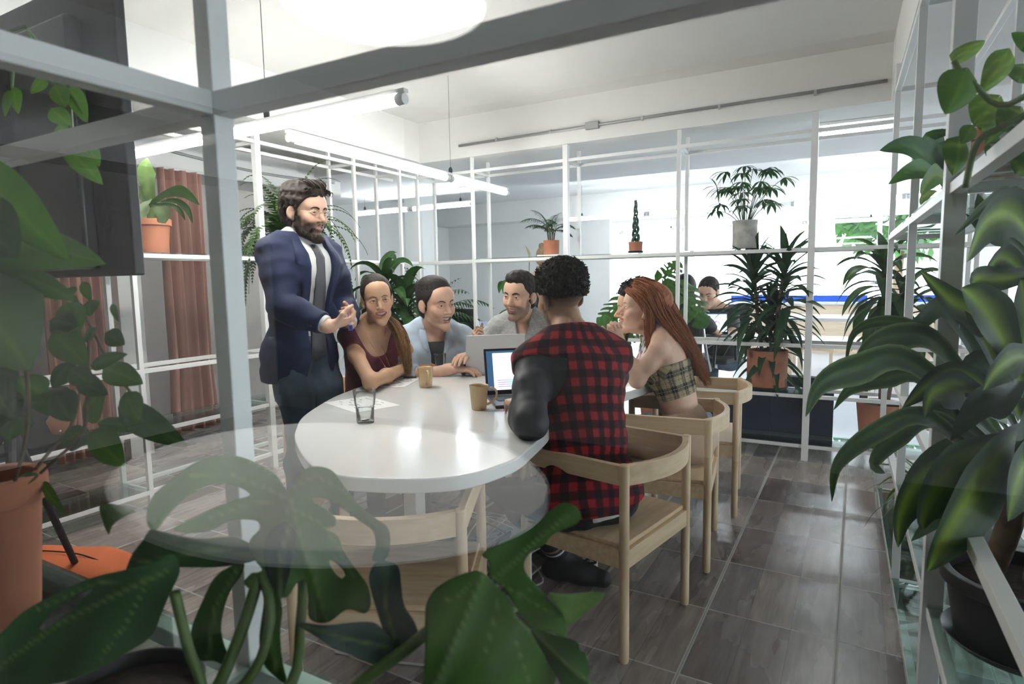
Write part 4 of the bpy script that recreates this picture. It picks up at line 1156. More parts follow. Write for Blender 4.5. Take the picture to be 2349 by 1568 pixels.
# --- the woman in the maroon top
maroon = pbr('maroon_jersey', (0.15, 0.022, 0.042), 0.8, bumpk=0.08, bscale=150)
gold = pbr('gold', (0.75, 0.55, 0.28), 0.25, metal=1.0)
def maroon_woman():
    c = w2(dep(866, 690, 3.22))
    B = seated('smiling woman in a maroon top with a long ponytail, elbow on the white table', c, (0.86, -0.51), 0.97, 15, 8, female=True)
    B.head(-12, 4, 6, at=B.lo(c), hs=1.10)
    wr = B.lo(onz(955, 834, TZ + 0.045)); wl = B.lo(onz(975, 822, TZ + 0.05))
    B.arm(1, wr, (0.55, 0.1, -0.9), elbow=B.lo(w2(onz(850, 876, TZ + 0.048))), fdir=B.lod((0.8, 0.32, -0.10)), palm=B.lod((-0.1, 0.75, -0.55)), curl=(35, 45, 25), thumb=0.3)
    B.arm(-1, wl, (-0.6, -0.3, -0.8), fdir=B.lod((0.55, -0.35, -0.05)), palm=B.lod((0.2, -0.6, -0.6)), curl=(30, 45, 25), thumb=0.3)
    for sd in (1, -1): B.leg(sd, (0.10 * sd, 0.42, 0.085), (0, 1, 0.6))
    B.skin(skin_m, skin_t, lip_f, 0.0028, smile=1.1, mouth=1.15, browm=hair_brown, liner=0.9, legs=False, iris=(0.05, 0.025, 0.012), look=(12, -8))
    hl = hairline([-.085, -.045, -0.01, 0.02, .05, .070, .082, .11], [-.035, -.02, .006, .022, .044, .060, .075, .25])
    hair_cap(B, hair_brown, hl, 0.0065, None, lambda P: 0.0012 * wob(P, 200.0), h=0.0032)
    tailm = hair_mat('hair_ombre', (0.10, 0.045, 0.018), (0.36, 0.20, 0.085), 0.4)
    locks(B, hair_brown, [([(0, -0.098, 0.085), (0.02, -0.135, 0.08), (0.0, -0.150, 0.0), (-0.03, -0.120, -0.09), (-0.065, -0.06, -0.150)], 0.02)], 150, 0.0019, 0.018, 'ponytail', 2)
    locks(B, tailm, [([(-0.055, -0.075, -0.115), (-0.082, -0.020, -0.165), (-0.095, 0.030, -0.240), (-0.100, 0.050, -0.330), (-0.095, 0.058, -0.400)], 0.024)], 220, 0.0018, 0.024, 'ponytail', 3, wave=0.008)
    def scoop(P):
        q = P @ np.linalg.inv(B.U)[:3, :3].T + np.linalg.inv(B.U)[:3, 3]
        x, y, z = q[..., 0], q[..., 1], q[..., 2]
        f = z - (0.372 + 11.0 * x * x); b_ = z - (0.50 + 0.6 * np.abs(x)); return np.where(y > 0.0, f, b_)
    B.cloth('top', maroon, ['torso', ('arm', 1, 0, 0.19), ('arm', -1, 0, 0.19)], 0.0075, 0.005, [scoop, B.cuffcut(1, 0.17), B.cuffcut(-1, 0.17), B.below(B.T, -0.09)], folds(0.002, 24))
    B.cloth('trousers', black_matte, ['hips', ('leg', 1, 1), ('leg', -1, 1)], 0.012, 0.009, [B.above(B.T, 0.03)], folds(0.003, 22))
    for sd in (1, -1): B.shoe(sd, black_matte, black_matte)
    pts = B.proj([(-0.062, 0.505), (-0.050, 0.47), (-0.03, 0.43), (-0.008, 0.395), (0.0, 0.388), (0.008, 0.395), (0.03, 0.43), (0.050, 0.47), (0.062, 0.505)], S=B.S, off=0.002)
    mb = MB().tube(smooth_path(pts, 3), 0.0008, 5); mb.ball(pts[4], 0.004, 8, 6); mb.build('necklace', gold, B.E, smooth=True)
    a, e, w = B.arms[1]; mb = MB()
    for t, r_ in ((0.80, 0.038), (0.83, 0.037), (0.87, 0.036)):
        p = B.armat(1, t); d = nrm(w - e); u = nrm(np.cross(d, (0, 0, 1))); v = np.cross(u, d)
        mb.tube([tuple(p + (u * math.cos(q) + v * math.sin(q)) * r_ + d * 0.008 * math.sin(2 * q)) for q in np.linspace(0, 2 * PI, 21)], 0.0013, 5, cap=False)
    mb.build('bracelet', gold, B.E, smooth=True)
    mb = MB(); mb.ball(tuple(ap(B.H, (0.078, 0.002, -0.030))), 0.0045, 8, 6); mb.build('earring', gold, B.E, smooth=True)
maroon_woman()

# --- the man with the hair bun
chambray = pbr('chambray', (0.44, 0.53, 0.62), 0.85, var=0.18, vscale=14, bumpk=0.2, bscale=220)
def bun_man():
    c = w2(dep(1000, 700, 3.50))
    B = seated('smiling man with a black hair bun in a faded denim shirt behind the silver laptop', c, (0.70, -0.71), 1.06, 14, 8)
    B.head(26, 6, 4, at=B.lo(c), hs=1.12)
    B.arm(1, B.lo(onz(1035, 846, TZ + 0.04)), (0.9, -0.2, -0.5), fdir=B.lod((0.9, 0.3, 0)), palm=(0, 0, -1), curl=(15, 25, 15))
    B.arm(-1, B.lo(dep(1085, 812, 3.42)), (-0.9, -0.2, -0.6), fdir=B.lod((0.0, -1, 0)), palm=(0, 0, -1), curl=(15, 25, 15))
    for sd in (1, -1): B.leg(sd, (0.13 * sd, 0.40, 0.085), (0, 1, 0.6))
    B.skin(skin_m, skin_l, lip_m, 0.003, smile=0.95, mouth=0.95, browm=hair_black, legs=False, look=(10, 8), iris=(0.03, 0.015, 0.01), beard=(0.10, 0.06, 0.05), beard_amt=0.22)
    def ex(S):
        S.el((-0.012, -0.140, 0.070), (0.038, 0.036, 0.038), 0.005); S.el((0, -0.02, 0.105), (0.062, 0.075, 0.035), 0.03)
        for sx in (-1, 1): S.rc((sx * 0.077, 0.014, 0.03), (sx * 0.074, 0.012, -0.030), 0.006, 0.0035, 0.008)
    hair_cap(B, hair_black, hairline([-.085, -.045, -0.01, 0.02, .05, .070, .084, .11], [-.035, -.02, .012, .022, .046, .060, .078, .25]), 0.008, ex, lambda P: 0.0014 * wob(P, 210.0))
    B.cloth('t_shirt', black_matte, ['torso'], 0.008, 0.007, [B.above(B.U, 0.475), B.below(B.T, -.1)])
    def openf(P):
        q = P @ np.linalg.inv(B.U)[:3, :3].T + np.linalg.inv(B.U)[:3, 3]
        w = np.interp(q[..., 2], [-0.3, 0.2, 0.42, 0.52, 0.58], [0.035, 0.034, 0.034, 0.055, 0.07]); return np.where(q[..., 1] > 0.0, w - np.abs(q[..., 0]), -1.0)
    B.cloth('shirt', chambray, ['torso', ('arm', 1, 0, 0.66), ('arm', -1, 0, 0.66)], 0.020, 0.006, [openf, B.cuffcut(1, 0.64), B.cuffcut(-1, 0.64), B.below(B.T, -0.12), B.above(B.U, 0.59)], folds(0.007, 21), extra=lambda S: B.collar(S, 0.078, 0.515, 0.035, 0.007, 22, 0.02))
    jk2 = Sdf(); jk2.p = B.last.p
    for sx in (-1, 1):
        B.patch('collar', chambray, [[(sx * (a + (b - a) * t), z) for t in (0, 0.5, 1)] for a, b, z in ((0.060, 0.088, 0.540), (0.050, 0.098, 0.505), (0.046, 0.080, 0.465), (0.046, 0.052, 0.440))], S=jk2, off=0.005, thick=0.004)
        B.patch('pocket', chambray, [[(sx * x, z) for x in (0.075, 0.11, 0.145)] for z in (0.36, 0.31, 0.255)], S=jk2, off=0.003, thick=0.004)
    B.cloth('trousers', black_matte, ['hips', ('leg', 1, 1), ('leg', -1, 1)], 0.012, 0.009, [B.above(B.T, 0.03)])
    for sd in (1, -1): B.shoe(sd, black_matte, black_matte)
bun_man()

# --- the man in the grey checked shirt
def check_mat(name, base, line, sc, w=0.06, rough=0.85):
    m, nt, b = _new(name); a = node(nt, 'ShaderNodeAttribute'); a.attribute_name = 'Col'; L(nt, a.outputs['Color'], b.inputs['Base Color']); inp(b, 'Roughness', rough)
    inp(b, 'Specular IOR Level', 0.25); bump(nt, b, noise(nt, coords(nt), 240, 2), 0.12, 0.002); return m
cloth_attr = check_mat('woven_check', None, None, 1)
def line(x, per, w, soft=0.25):
    f = np.abs((x / per) % 1.0 - 0.5); return sst(-f, -w * (1 + soft), -w * (1 - soft))
def body_uv(B, P):
    """cloth coordinates: u round the body or sleeve, v along it"""
    q = P @ np.linalg.inv(B.U)[:3, :3].T + np.linalg.inv(B.U)[:3, 3]
    u = np.arctan2(q[..., 0], q[..., 1] + 0.0) * 0.155; v = q[..., 2].copy()
    d0 = np.abs(np.linalg.norm(q[..., :2] * np.array([0.75, 1.1]), axis=-1) - 0.11)
    for sd, (a, e, w) in B.arms.items():
        for p0, p1, off in ((a, e, 0.0), (e, w, 0.3)):
            ab = p1 - p0; L_ = np.linalg.norm(ab); t = (P - p0) @ ab / L_ ** 2; tc = np.clip(t, 0, 1)
            d = np.linalg.norm(P - (p0 + tc[..., None] * ab), axis=-1)
            n = ab / L_; r = nrm(np.cross(n, (0.1, 0.3, 1))); r2 = np.cross(n, r); X = P - p0
            lx = np.abs(q[..., 0]); m = (lx > 0.155 * B.fw) & (d < 0.10)
            m = m | ((d < 0.085) & (t > 0.30))
            uu = np.arctan2(X @ r, X @ r2) * 0.055; vv = t * L_ + off
            u = np.where(m, uu, u); v = np.where(m, vv, v)
    return u, v
def grey_man():
    c = w2(dep(1193, 682, 3.72))
    B = seated('dark-haired man with stubble in a grey checked shirt behind the two laptops', c, (0.28, -0.96), 1.04, 18, 8)
    B.head(-20, 5, -5, at=B.lo(c), hs=1.12)
    B.arm(1, B.lo(dep(1104, 795, 3.60)), (0.8, -0.1, -0.8), fdir=B.lod((-0.15, -0.45, 0.75)), palm=B.lod((0.5, 0.5, 0)), curl=(60, 80, 45), thumb=0.5)
    hw = w2(onz(1200, 822, TZ + 0.05))
    B.arm(-1, B.lo(hw), (-0.9, -0.1, -0.6), fdir=B.lod((-0.3, -0.9, -0.1)), palm=B.lod((-.3, 0.2, -1)), curl=(35, 50, 30), thumb=0.4)
    for sd in (1, -1): B.leg(sd, (0.13 * sd, 0.42, 0.085), (0, 1, 0.6))
    B.skin(skin_m, (0.60, 0.37, 0.26), lip_m, 0.003, smile=1.05, mouth=1.0, beard=(0.06, 0.038, 0.03), beard_amt=0.72, browm=hair_black, brow=1.35, legs=False, look=(-6, 3), iris=(0.03, 0.015, 0.01))
    def ex(S):
        S.el((0, 0.022, 0.112), (0.062, 0.066, 0.034), 0.025); S.el((0.0, 0.062, 0.105), (0.048, 0.030, 0.022), 0.02)
        for sx in (-1, 1): S.rc((sx * 0.075, 0.016, 0.035), (sx * 0.073, 0.012, -0.015), 0.005, 0.0035, 0.01)
    hair_cap(B, hair_black, hairline([-.085, -.045, -0.01, 0.02, .05, .066, .078, .11], [-.035, -.025, .014, .020, .044, .066, .092, .25]), 0.007, ex, lambda P: 0.0035 * wob(P, 110.0))
    def cf(P):
        u, v = body_uv(B, P); C = np.tile(np.array((0.30, 0.295, 0.29)), (len(P), 1)); n = wob(P, 160)
        C *= (1 + 0.08 * n)[:, None]
        for per, w_, cc, k in ((0.042, 0.035, (0.47, 0.46, 0.45), 0.6),):
            m = np.maximum(line(u, per, w_), line(v, per, w_)) * k; C = C * (1 - m[:, None]) + np.array(cc) * m[:, None]
        m = np.maximum(line(u + .02, 0.042, 0.02), line(v + .02, 0.042, 0.02)) * 0.45; return C * (1 - m[:, None]) + np.array((0.11, 0.11, 0.115)) * m[:, None]
    def openf(P):
        q = P @ np.linalg.inv(B.U)[:3, :3].T + np.linalg.inv(B.U)[:3, 3]
        w = np.interp(q[..., 2], [0.40, 0.44, 0.52, 0.58], [0.0, 0.014, 0.042, 0.06]); return np.where((q[..., 1] > 0.0) & (q[..., 2] > 0.40), w - np.abs(q[..., 0]), -1.0)
    B.cloth('shirt', cloth_attr, ['torso', ('arm', 1, 0, 0.75), ('arm', -1, 0, 0.93)], 0.018, 0.0045, [openf, B.cuffcut(1, 0.72), B.cuffcut(-1, 0.90), B.below(B.T, -0.12), B.above(B.U, 0.585)], folds(0.0065, 20), colf=cf, extra=lambda S: B.collar(S, 0.074, 0.515, 0.030, 0.006, 18, 0.02))
    mb = MB()
    for x, z in ((0.006, 0.34), (0.006, 0.25), (0.006, 0.16)): mb.ball(B.proj([(x, z)], S=B.last, off=0.002)[0], 0.006, 8, 6)
    mb.build('shirt_button', black_plastic, B.E, smooth=True)
    B.cloth('trousers', black_matte, ['hips', ('leg', 1, 1), ('leg', -1, 1)], 0.012, 0.009, [B.above(B.T, 0.03)])
    for sd in (1, -1): B.shoe(sd, black_matte, black_matte)
    a_ = w2(dep(1203, 806, 3.50)); b_ = w2(dep(1188, 790, 3.52))
    a_ = w2(dep(1204, 807, 3.50)); m_ = empty('pen', tuple((a_ + b_) / 2), 0, 'blue ballpoint pen in the hand of the man in the grey shirt', 'pen')
    d = (b_ - a_) * 1.9; MB().tube([-d / 2, 0 * d], 0.0042, 10).build('barrel', white_cotton, m_); MB().tube([0 * d, d / 2], 0.0046, 10).build('cap', pbr('pen_blue', (0.06, 0.06, 0.45), 0.35), m_)
grey_man()
# --- the man in the red checked shirt, seen from behind
def plaid_man():
    c = w2(dep(1288, 690, 2.36))
    B = seated('man seen from behind in a red and black checked shirt with black sleeves', c, (-0.74, 0.67), 1.03, 9, 9, pelz=0.525)
    B.head(10, 4, -3, at=B.lo(c), hs=1.0)
    B.arm(-1, B.lo(onz(1188, 930, TZ + 0.05)), (-0.8, 0, -0.5), elbow=B.lo(w2(onz(1216, 968, TZ + 0.055))) , fdir=B.lod((-0.6, 0.8, 0)), palm=(0, 0, -1), curl=(25, 35, 20))
    B.arm(1, B.lo(w2((-1.12, 2.42, TZ + 0.05))), (0.8, -0.2, -0.6), fdir=B.lod((-0.9, 0.1, 0)), palm=(0, 0, -1), curl=(25, 35, 20))
    kn = B.lo(w2(dep(1160, 1110, 2.22)))
    an = B.lo(w2(onz(1283, 1262, 0.13))); an2 = B.lo(w2((-1.15, 2.42, 0.085)))
    B.legs[-1] = (B.hip[-1], kn, an); B.leg(1, an2, (0.2, 1, 0.8))
    def bald(q):
        z, y = q[:, 2], q[:, 1]; m = sst(z, -0.055, 0.03) * sst(-y, -0.03, 0.0); return np.clip(m, 0, 0.92)
    B.skin(skin_m, skin_d, lip_m, 0.003, smile=0.2, mouth=0.1, beard=(0.03, 0.02, 0.016), beard_amt=0.9, browm=hair_black, legs=False, bald=(bald, (0.012, 0.010, 0.010)), face=True)
    def ex(S):
        S.el((0, -0.005, 0.112), (0.070, 0.094, 0.050), 0.03); S.el((0, -0.050, 0.085), (0.076, 0.066, 0.065), 0.03); S.el((0, 0.05, 0.105), (0.06, 0.045, 0.035), 0.03)
    hl = lambda q: np.maximum(HL_SHORT(q), 0.012 - q[..., 2] + 0.25 * np.maximum(0, q[..., 1] + 0.06))
    hair_cap(B, hair_black, hl, 0.009, ex, lambda P: 0.004 * wob(P, 150.0) + 0.003 * wob(P, 300.0, 1.0), h=0.003)
    curls(B, hair_black, 2600, 0.0016, 0.0042, 3, zmin=0.022, lift=-0.001)
    red2, red1, blk = np.array((0.36, 0.022, 0.030)), np.array((0.085, 0.009, 0.014)), np.array((0.012, 0.009, 0.012))
    def cf(P):
        q = P @ np.linalg.inv(B.U)[:3, :3].T + np.linalg.inv(B.U)[:3, 3]
        u = np.arctan2(q[:, 0], -q[:, 1]) * 0.150; v = q[:, 2] + 0.008 * np.sin(u * 9)
        def band(x, per): f = np.abs((x / per) % 1.0 - 0.5); return sst(f, 0.235, 0.265)
        a, b = band(u + 0.01, 0.056), band(v, 0.058); k = 1 + 0.10 * wob(P, 240.0)
        return ((a * b)[:, None] * red2 + (np.maximum(a, b) - a * b)[:, None] * red1 + ((1 - np.maximum(a, b)))[:, None] * blk) * k[:, None]
    def shape(S):
        S.frame(B.T); S.el((0, -0.010, -0.02), (0.190, 0.140, 0.13), 0.05); S.frame(None)
        B.collar(S, 0.078, 0.512, 0.030, 0.008, 15, 0.01)
    def hem(P):
        q = P @ np.linalg.inv(B.T)[:3, :3].T + np.linalg.inv(B.T)[:3, 3]
        return (-0.085 + 0.30 * np.maximum(0, np.abs(q[..., 0] + 0.02) - 0.07) - q[..., 2])
    B.cloth('vest', cloth_attr, ['torso', ('arm', 1, 0, 0.06), ('arm', -1, 0, 0.06)], 0.022, 0.0040, [hem, B.cuffcut(1, 0.055), B.cuffcut(-1, 0.055), B.above(B.U, 0.575)], lambda P: 0.0045 * wob(P, 15.0) + 0.0045 * wob(P * np.array([1, 1, 2.6]), 20.0, 1.0), extra=shape, colf=cf)
    leather = pbr('black_sleeve', (0.020, 0.021, 0.024), 0.6, bumpk=0.1, bscale=90)
    B.cloth('sleeves', leather, ['torso', ('arm', 1, 0.0, 0.96), ('arm', -1, 0.0, 0.96)], 0.010, 0.005, [B.cuffcut(1, 0.94), B.cuffcut(-1, 0.94), B.below(B.T, 0.0), B.above(B.U, 0.5)], lambda P: 0.004 * wob(P, 26.0) + 0.002 * wob(P, 60.0, 1.0), gw=0.012)
    def under(S):
        S.frame(B.T); S.el((0, -0.012, -0.045), (0.182, 0.140, 0.115), 0.04); S.frame(None)
    B.cloth('undershirt', white_cotton, [], 0, 0.005, [lambda P: (-0.112 + 0.10 * np.abs((P @ np.linalg.inv(B.T)[0, :3]) + np.linalg.inv(B.T)[0, 3] + 0.09)) - ((P @ np.linalg.inv(B.T)[2, :3]) + np.linalg.inv(B.T)[2, 3])], folds(0.003, 30), extra=under)
    trous = pbr('black_denim', (0.010, 0.010, 0.011), 0.85)
    B.cloth('trousers', trous, ['hips', ('leg', 1, 1), ('leg', -1, 0.85)], 0.014, 0.006, [B.above(B.T, 0.03)], folds(0.004, 20), gw=0.010)
    boot = pbr('boot_black', (0.012, 0.012, 0.014), 0.6)
    # the near boot, toe towards the aisle
    S = Sdf(); a = an; t = B.lod((0.86, 0.10, 0)); dz = np.array([0, 0, 1.0]); g0 = np.array([a[0], a[1], 0])
    S.rc(g0 - t * 0.035 + dz * 0.045, g0 + t * 0.11 + dz * 0.045, 0.042, 0.041, 0.03); S.rc(g0 + t * 0.10 + dz * 0.045, g0 + t * 0.185 + dz * 0.036, 0.042, 0.034, 0.03)
    S.rc(a + dz * 0.01, g0 - t * 0.01 + dz * 0.06, 0.046, 0.046, 0.03); S.rc(a + dz * 0.01, g0 + t * 0.07 + dz * 0.06, 0.030, 0.040, 0.03); S.cut(lambda P: 0.006 - P[..., 2])
    sdf_obj('boot', S, 0.004, boot, B.E)
    cu = nrm(an - kn); up = -cu
    for off, col, w_, nm in ((-0.035, (0.30, 0.16, 0.14), 0.008, 'sock_band'), (-0.005, (0.62, 0.62, 0.60), 0.006, 'sock_band')):
        p = a + up * (0.055 - off); u = nrm(np.cross(cu, (0.3, 0.2, 1))); v = np.cross(cu, u)
        MB().tube([tuple(p + cu * x) for x in (-w_, w_)], 0.0545, 28, cap=False).build(nm, pbr('sock_%d' % int(col[0] * 100), col, 0.9), B.E, smooth=True)
    MB().tube([tuple(a + up * 0.125), tuple(a + up * -0.01)], [0.052, 0.050], 24).build('sock', black_matte, B.E, smooth=True)
    # bow of laces
    MB().tube(smooth_path([tuple(g0 + t * 0.10 + dz * 0.088), tuple(g0 + t * 0.13 + dz * 0.115), tuple(g0 + t * 0.155 + dz * 0.10), tuple(g0 + t * 0.11 + dz * 0.088)], 5), 0.005, 6).build('lace', boot, B.E, smooth=True)
    B.shoe(1, boot, black_matte)
plaid_man()

# --- the red-haired woman
def redhead():
    c = w2(dep(1476, 714, 2.98))
    B = seated('red-haired woman in a beige and black checked crop top with her eyes closed', c, (-0.96, -0.04), 0.97, 12, 6, female=True, pelz=0.52)
    B.head(18, -9, -4, at=B.lo(c), hs=1.06)
    hd = w2(dep(1412, 772, 2.86))
    B.arm(-1, B.lo(w2(dep(1424, 786, 2.86))), (0, 0, -1), elbow=B.lo(w2(onz(1462, 872, TZ + 0.045))), fdir=B.lod(w2(dep(1404, 752, 2.88)) - w2(dep(1424, 790, 2.86))), palm=B.lod((0.5, -0.5, 0.2)), curl=(55, 80, 50), thumb=0.1)
    B.arm(1, B.lo(w2((-1.10, 3.06, TZ + 0.05))), (0.6, 0.0, -0.8), fdir=B.lod((-0.5, -0.8, 0)), palm=(0, 0, -1), curl=(25, 35, 25))
    for sd in (1, -1): B.leg(sd, (0.10 * sd, 0.40, 0.085), (0, 1, 0.6))
    B.skin(skin_m, (0.72, 0.46, 0.345), lip_f, 0.003, smile=0.9, mouth=0.4, browm=hair_red, legs=False, upper=False, blush=0.4, look=(0, 25))
    # closed lids
    mb = MB()
    for sx in (-1, 1):
        mb.tube(smooth_path([tuple(ap(B.H, (sx * x, y, z))) for x, y, z in ((0.017, 0.0875, 0.010), (0.026, 0.0925, 0.0065), (0.034, 0.0905, 0.006), (0.045, 0.080, 0.010))], 3), 0.0012, 5)
    mb.build('eyelashes', hair_brown, B.E, smooth=True)
    def ex(S):
        S.el((0, -0.035, 0.065), (0.074, 0.090, 0.078), 0.03)
    hair_cap(B, hair_red, hairline([-.085, -.045, -0.01, 0.02, .05, .070, .084, .11], [-.030, -.02, .000, .018, .040, .058, .076, .25]), 0.010, ex, lambda P: 0.0025 * wob(P, 120.0), h=0.0035)
    G = []
    for x in (-0.075, -0.060, -0.035, 0.0, 0.035, 0.060, 0.075):
        k = abs(x) / 0.075
        G.append(([(x * 0.55, 0.010 - 0.05 * (1 - k), 0.142), (x * 1.12, -0.045 - 0.055 * (1 - k), 0.085), (x * 1.15, -0.065 - 0.065 * (1 - k), -0.02), (x * 1.25, -0.105 - 0.055 * (1 - k), -0.13), (x * 1.20, -0.160 - 0.035 * (1 - k), -0.26), (x * 1.05, -0.205 - 0.02 * (1 - k), -0.43)], 0.024))
    for x in (-0.07, -0.055): G.append(([(x * 0.6, 0.050, 0.120), (x * 1.15, 0.012, 0.075), (x * 1.2, -0.020, 0.0), (x * 1.25, 0.000, -0.10), (x * 1.25, 0.015, -0.20), (x * 1.2, 0.01, -0.30)], 0.016))
    locks(B, hair_red, G, 150, 0.0019, 0.022, 'long_hair', 8, wave=0.010, frame=mat4(B.lo(c), 18, 14, 0, 1.06))
    be, bk, wh = np.array((0.45, 0.37, 0.24)), np.array((0.018, 0.018, 0.016)), np.array((0.55, 0.52, 0.45))
    def cf(P):
        u, v = body_uv(B, P)
        def band(x, per, w): f = np.abs((x / per) % 1.0 - 0.5); return sst(-f, -w - 0.02, -w + 0.02)
        a, b = band(u + 0.012, 0.075, 0.20), band(v + 0.02, 0.075, 0.20); m = np.clip((a + b) * 0.62, 0, 1)
        C = be * (1 - m[:, None]) + bk * m[:, None]
        l1 = np.maximum(line(u + .035, 0.0375, 0.022), line(v + .035, 0.0375, 0.022)); l2 = np.maximum(line(u + .012, 0.075, 0.012), line(v + .02, 0.075, 0.012))
        C = C * (1 - l1[:, None] * .8) + bk * l1[:, None] * .8; return C * (1 - l2[:, None] * .8) + wh * l2[:, None] * .8
    def top(P):
        q = P @ np.linalg.inv(B.U)[:3, :3].T + np.linalg.inv(B.U)[:3, 3]; x, y, z = q[..., 0], q[..., 1], q[..., 2]
        a_ = z - (0.365 + 0.9 * np.maximum(0, x + 0.02)); return np.maximum(a_, 0.195 - z)
    B.cloth('crop_top', cloth_attr, ['torso'], 0.007, 0.0035, [top], folds(0.002, 30), colf=cf)
    tan = pbr('tan_cotton', (0.50, 0.36, 0.26), 0.85, bumpk=0.1, bscale=150)
    B.cloth('trousers', tan, ['hips', ('leg', 1, 1), ('leg', -1, 1)], 0.014, 0.006, [B.above(B.T, 0.135)], folds(0.005, 20), gw=0.03)
    mb = MB()
    for z, y in ((-0.028, 0.004), (-0.022, -0.012)): mb.ball(tuple(ap(B.H, (-0.077, y, z))), 0.0045, 8, 6)
    mb.build('earring', gold, B.E, smooth=True)
    for sd in (1, -1): B.shoe(sd, white_cotton, white_cotton)
redhead()

# --- the curly-haired person mostly hidden behind her
def curly():
    c = w2(dep(1461, 712, 3.55))
    B = seated('person with dark curly hair in a floral shirt, half hidden behind the red-haired woman', c, (-0.93, -0.22), 1.0, 14, 6, female=True)
    B.head(6, 2, 0, at=B.lo(c), hs=1.12)
    B.arm(-1, B.lo(w2((-1.14, 3.28, TZ + 0.05))), (-0.5, -0.3, -0.8), fdir=B.lod((-1, 0.1, 0)), palm=(0, 0, -1), curl=(25, 35, 20))
    B.arm(1, B.lo(w2((-1.16, 3.40, TZ + 0.05))), (0.5, -0.3, -0.8), fdir=B.lod((-1, -0.3, 0)), palm=(0, 0, -1), curl=(25, 35, 20))
    for sd in (1, -1): B.leg(sd, (0.10 * sd, 0.40, 0.085), (0, 1, 0.6))
    B.skin(skin_m, skin_t, lip_f, 0.004, smile=0.5, mouth=0.3, browm=hair_black, legs=False)
    hair_cap(B, hair_black, HL_SHORT, 0.016, lambda S: S.el((0, -0.01, 0.09), (0.085, 0.10, 0.075), 0.03), lambda P: 0.006 * wob(P, 110.0), h=0.0045)
    curls(B, hair_black, 700, 0.0024, 0.0085, 9, zmin=-0.02, lift=0.004)
    def cf(P):
        C = np.tile(np.array((0.62, 0.58, 0.50)), (len(P), 1))
        for i, (cc, th) in enumerate((((0.015, 0.015, 0.02), 0.30), ((0.55, 0.05, 0.03), 0.46), ((0.05, 0.16, 0.06), 0.48), ((0.30, 0.20, 0.50), 0.52))):
            m = wob(P, 62.0 + 9 * i, i * 2.1) > th; C[m] = cc
        return C
    B.cloth('floral_shirt', cloth_attr, ['torso', ('arm', 1, 0, 0.4), ('arm', -1, 0, 0.4)], 0.018, 0.006, [B.cuffcut(1, 0.38), B.cuffcut(-1, 0.38), B.above(B.U, 0.55), B.below(B.T, -.1)], folds(0.004, 22), colf=cf, extra=lambda S: B.collar(S, 0.07, 0.51, 0.028, 0.006, 15, 0.02))
    B.cloth('trousers', denim, ['hips', ('leg', 1, 1), ('leg', -1, 1)], 0.012, 0.009, [B.above(B.T, 0.03)])
    for sd in (1, -1): B.shoe(sd, white_cotton, white_cotton)
    locks(B, hair_black, [([(-0.06, 0.02, 0.05), (-0.085, 0.03, -0.03), (-0.08, 0.055, -0.12), (-0.07, 0.07, -0.20)], 0.008)], 16, 0.0035, 0.010, 'braid', 3)
curly()

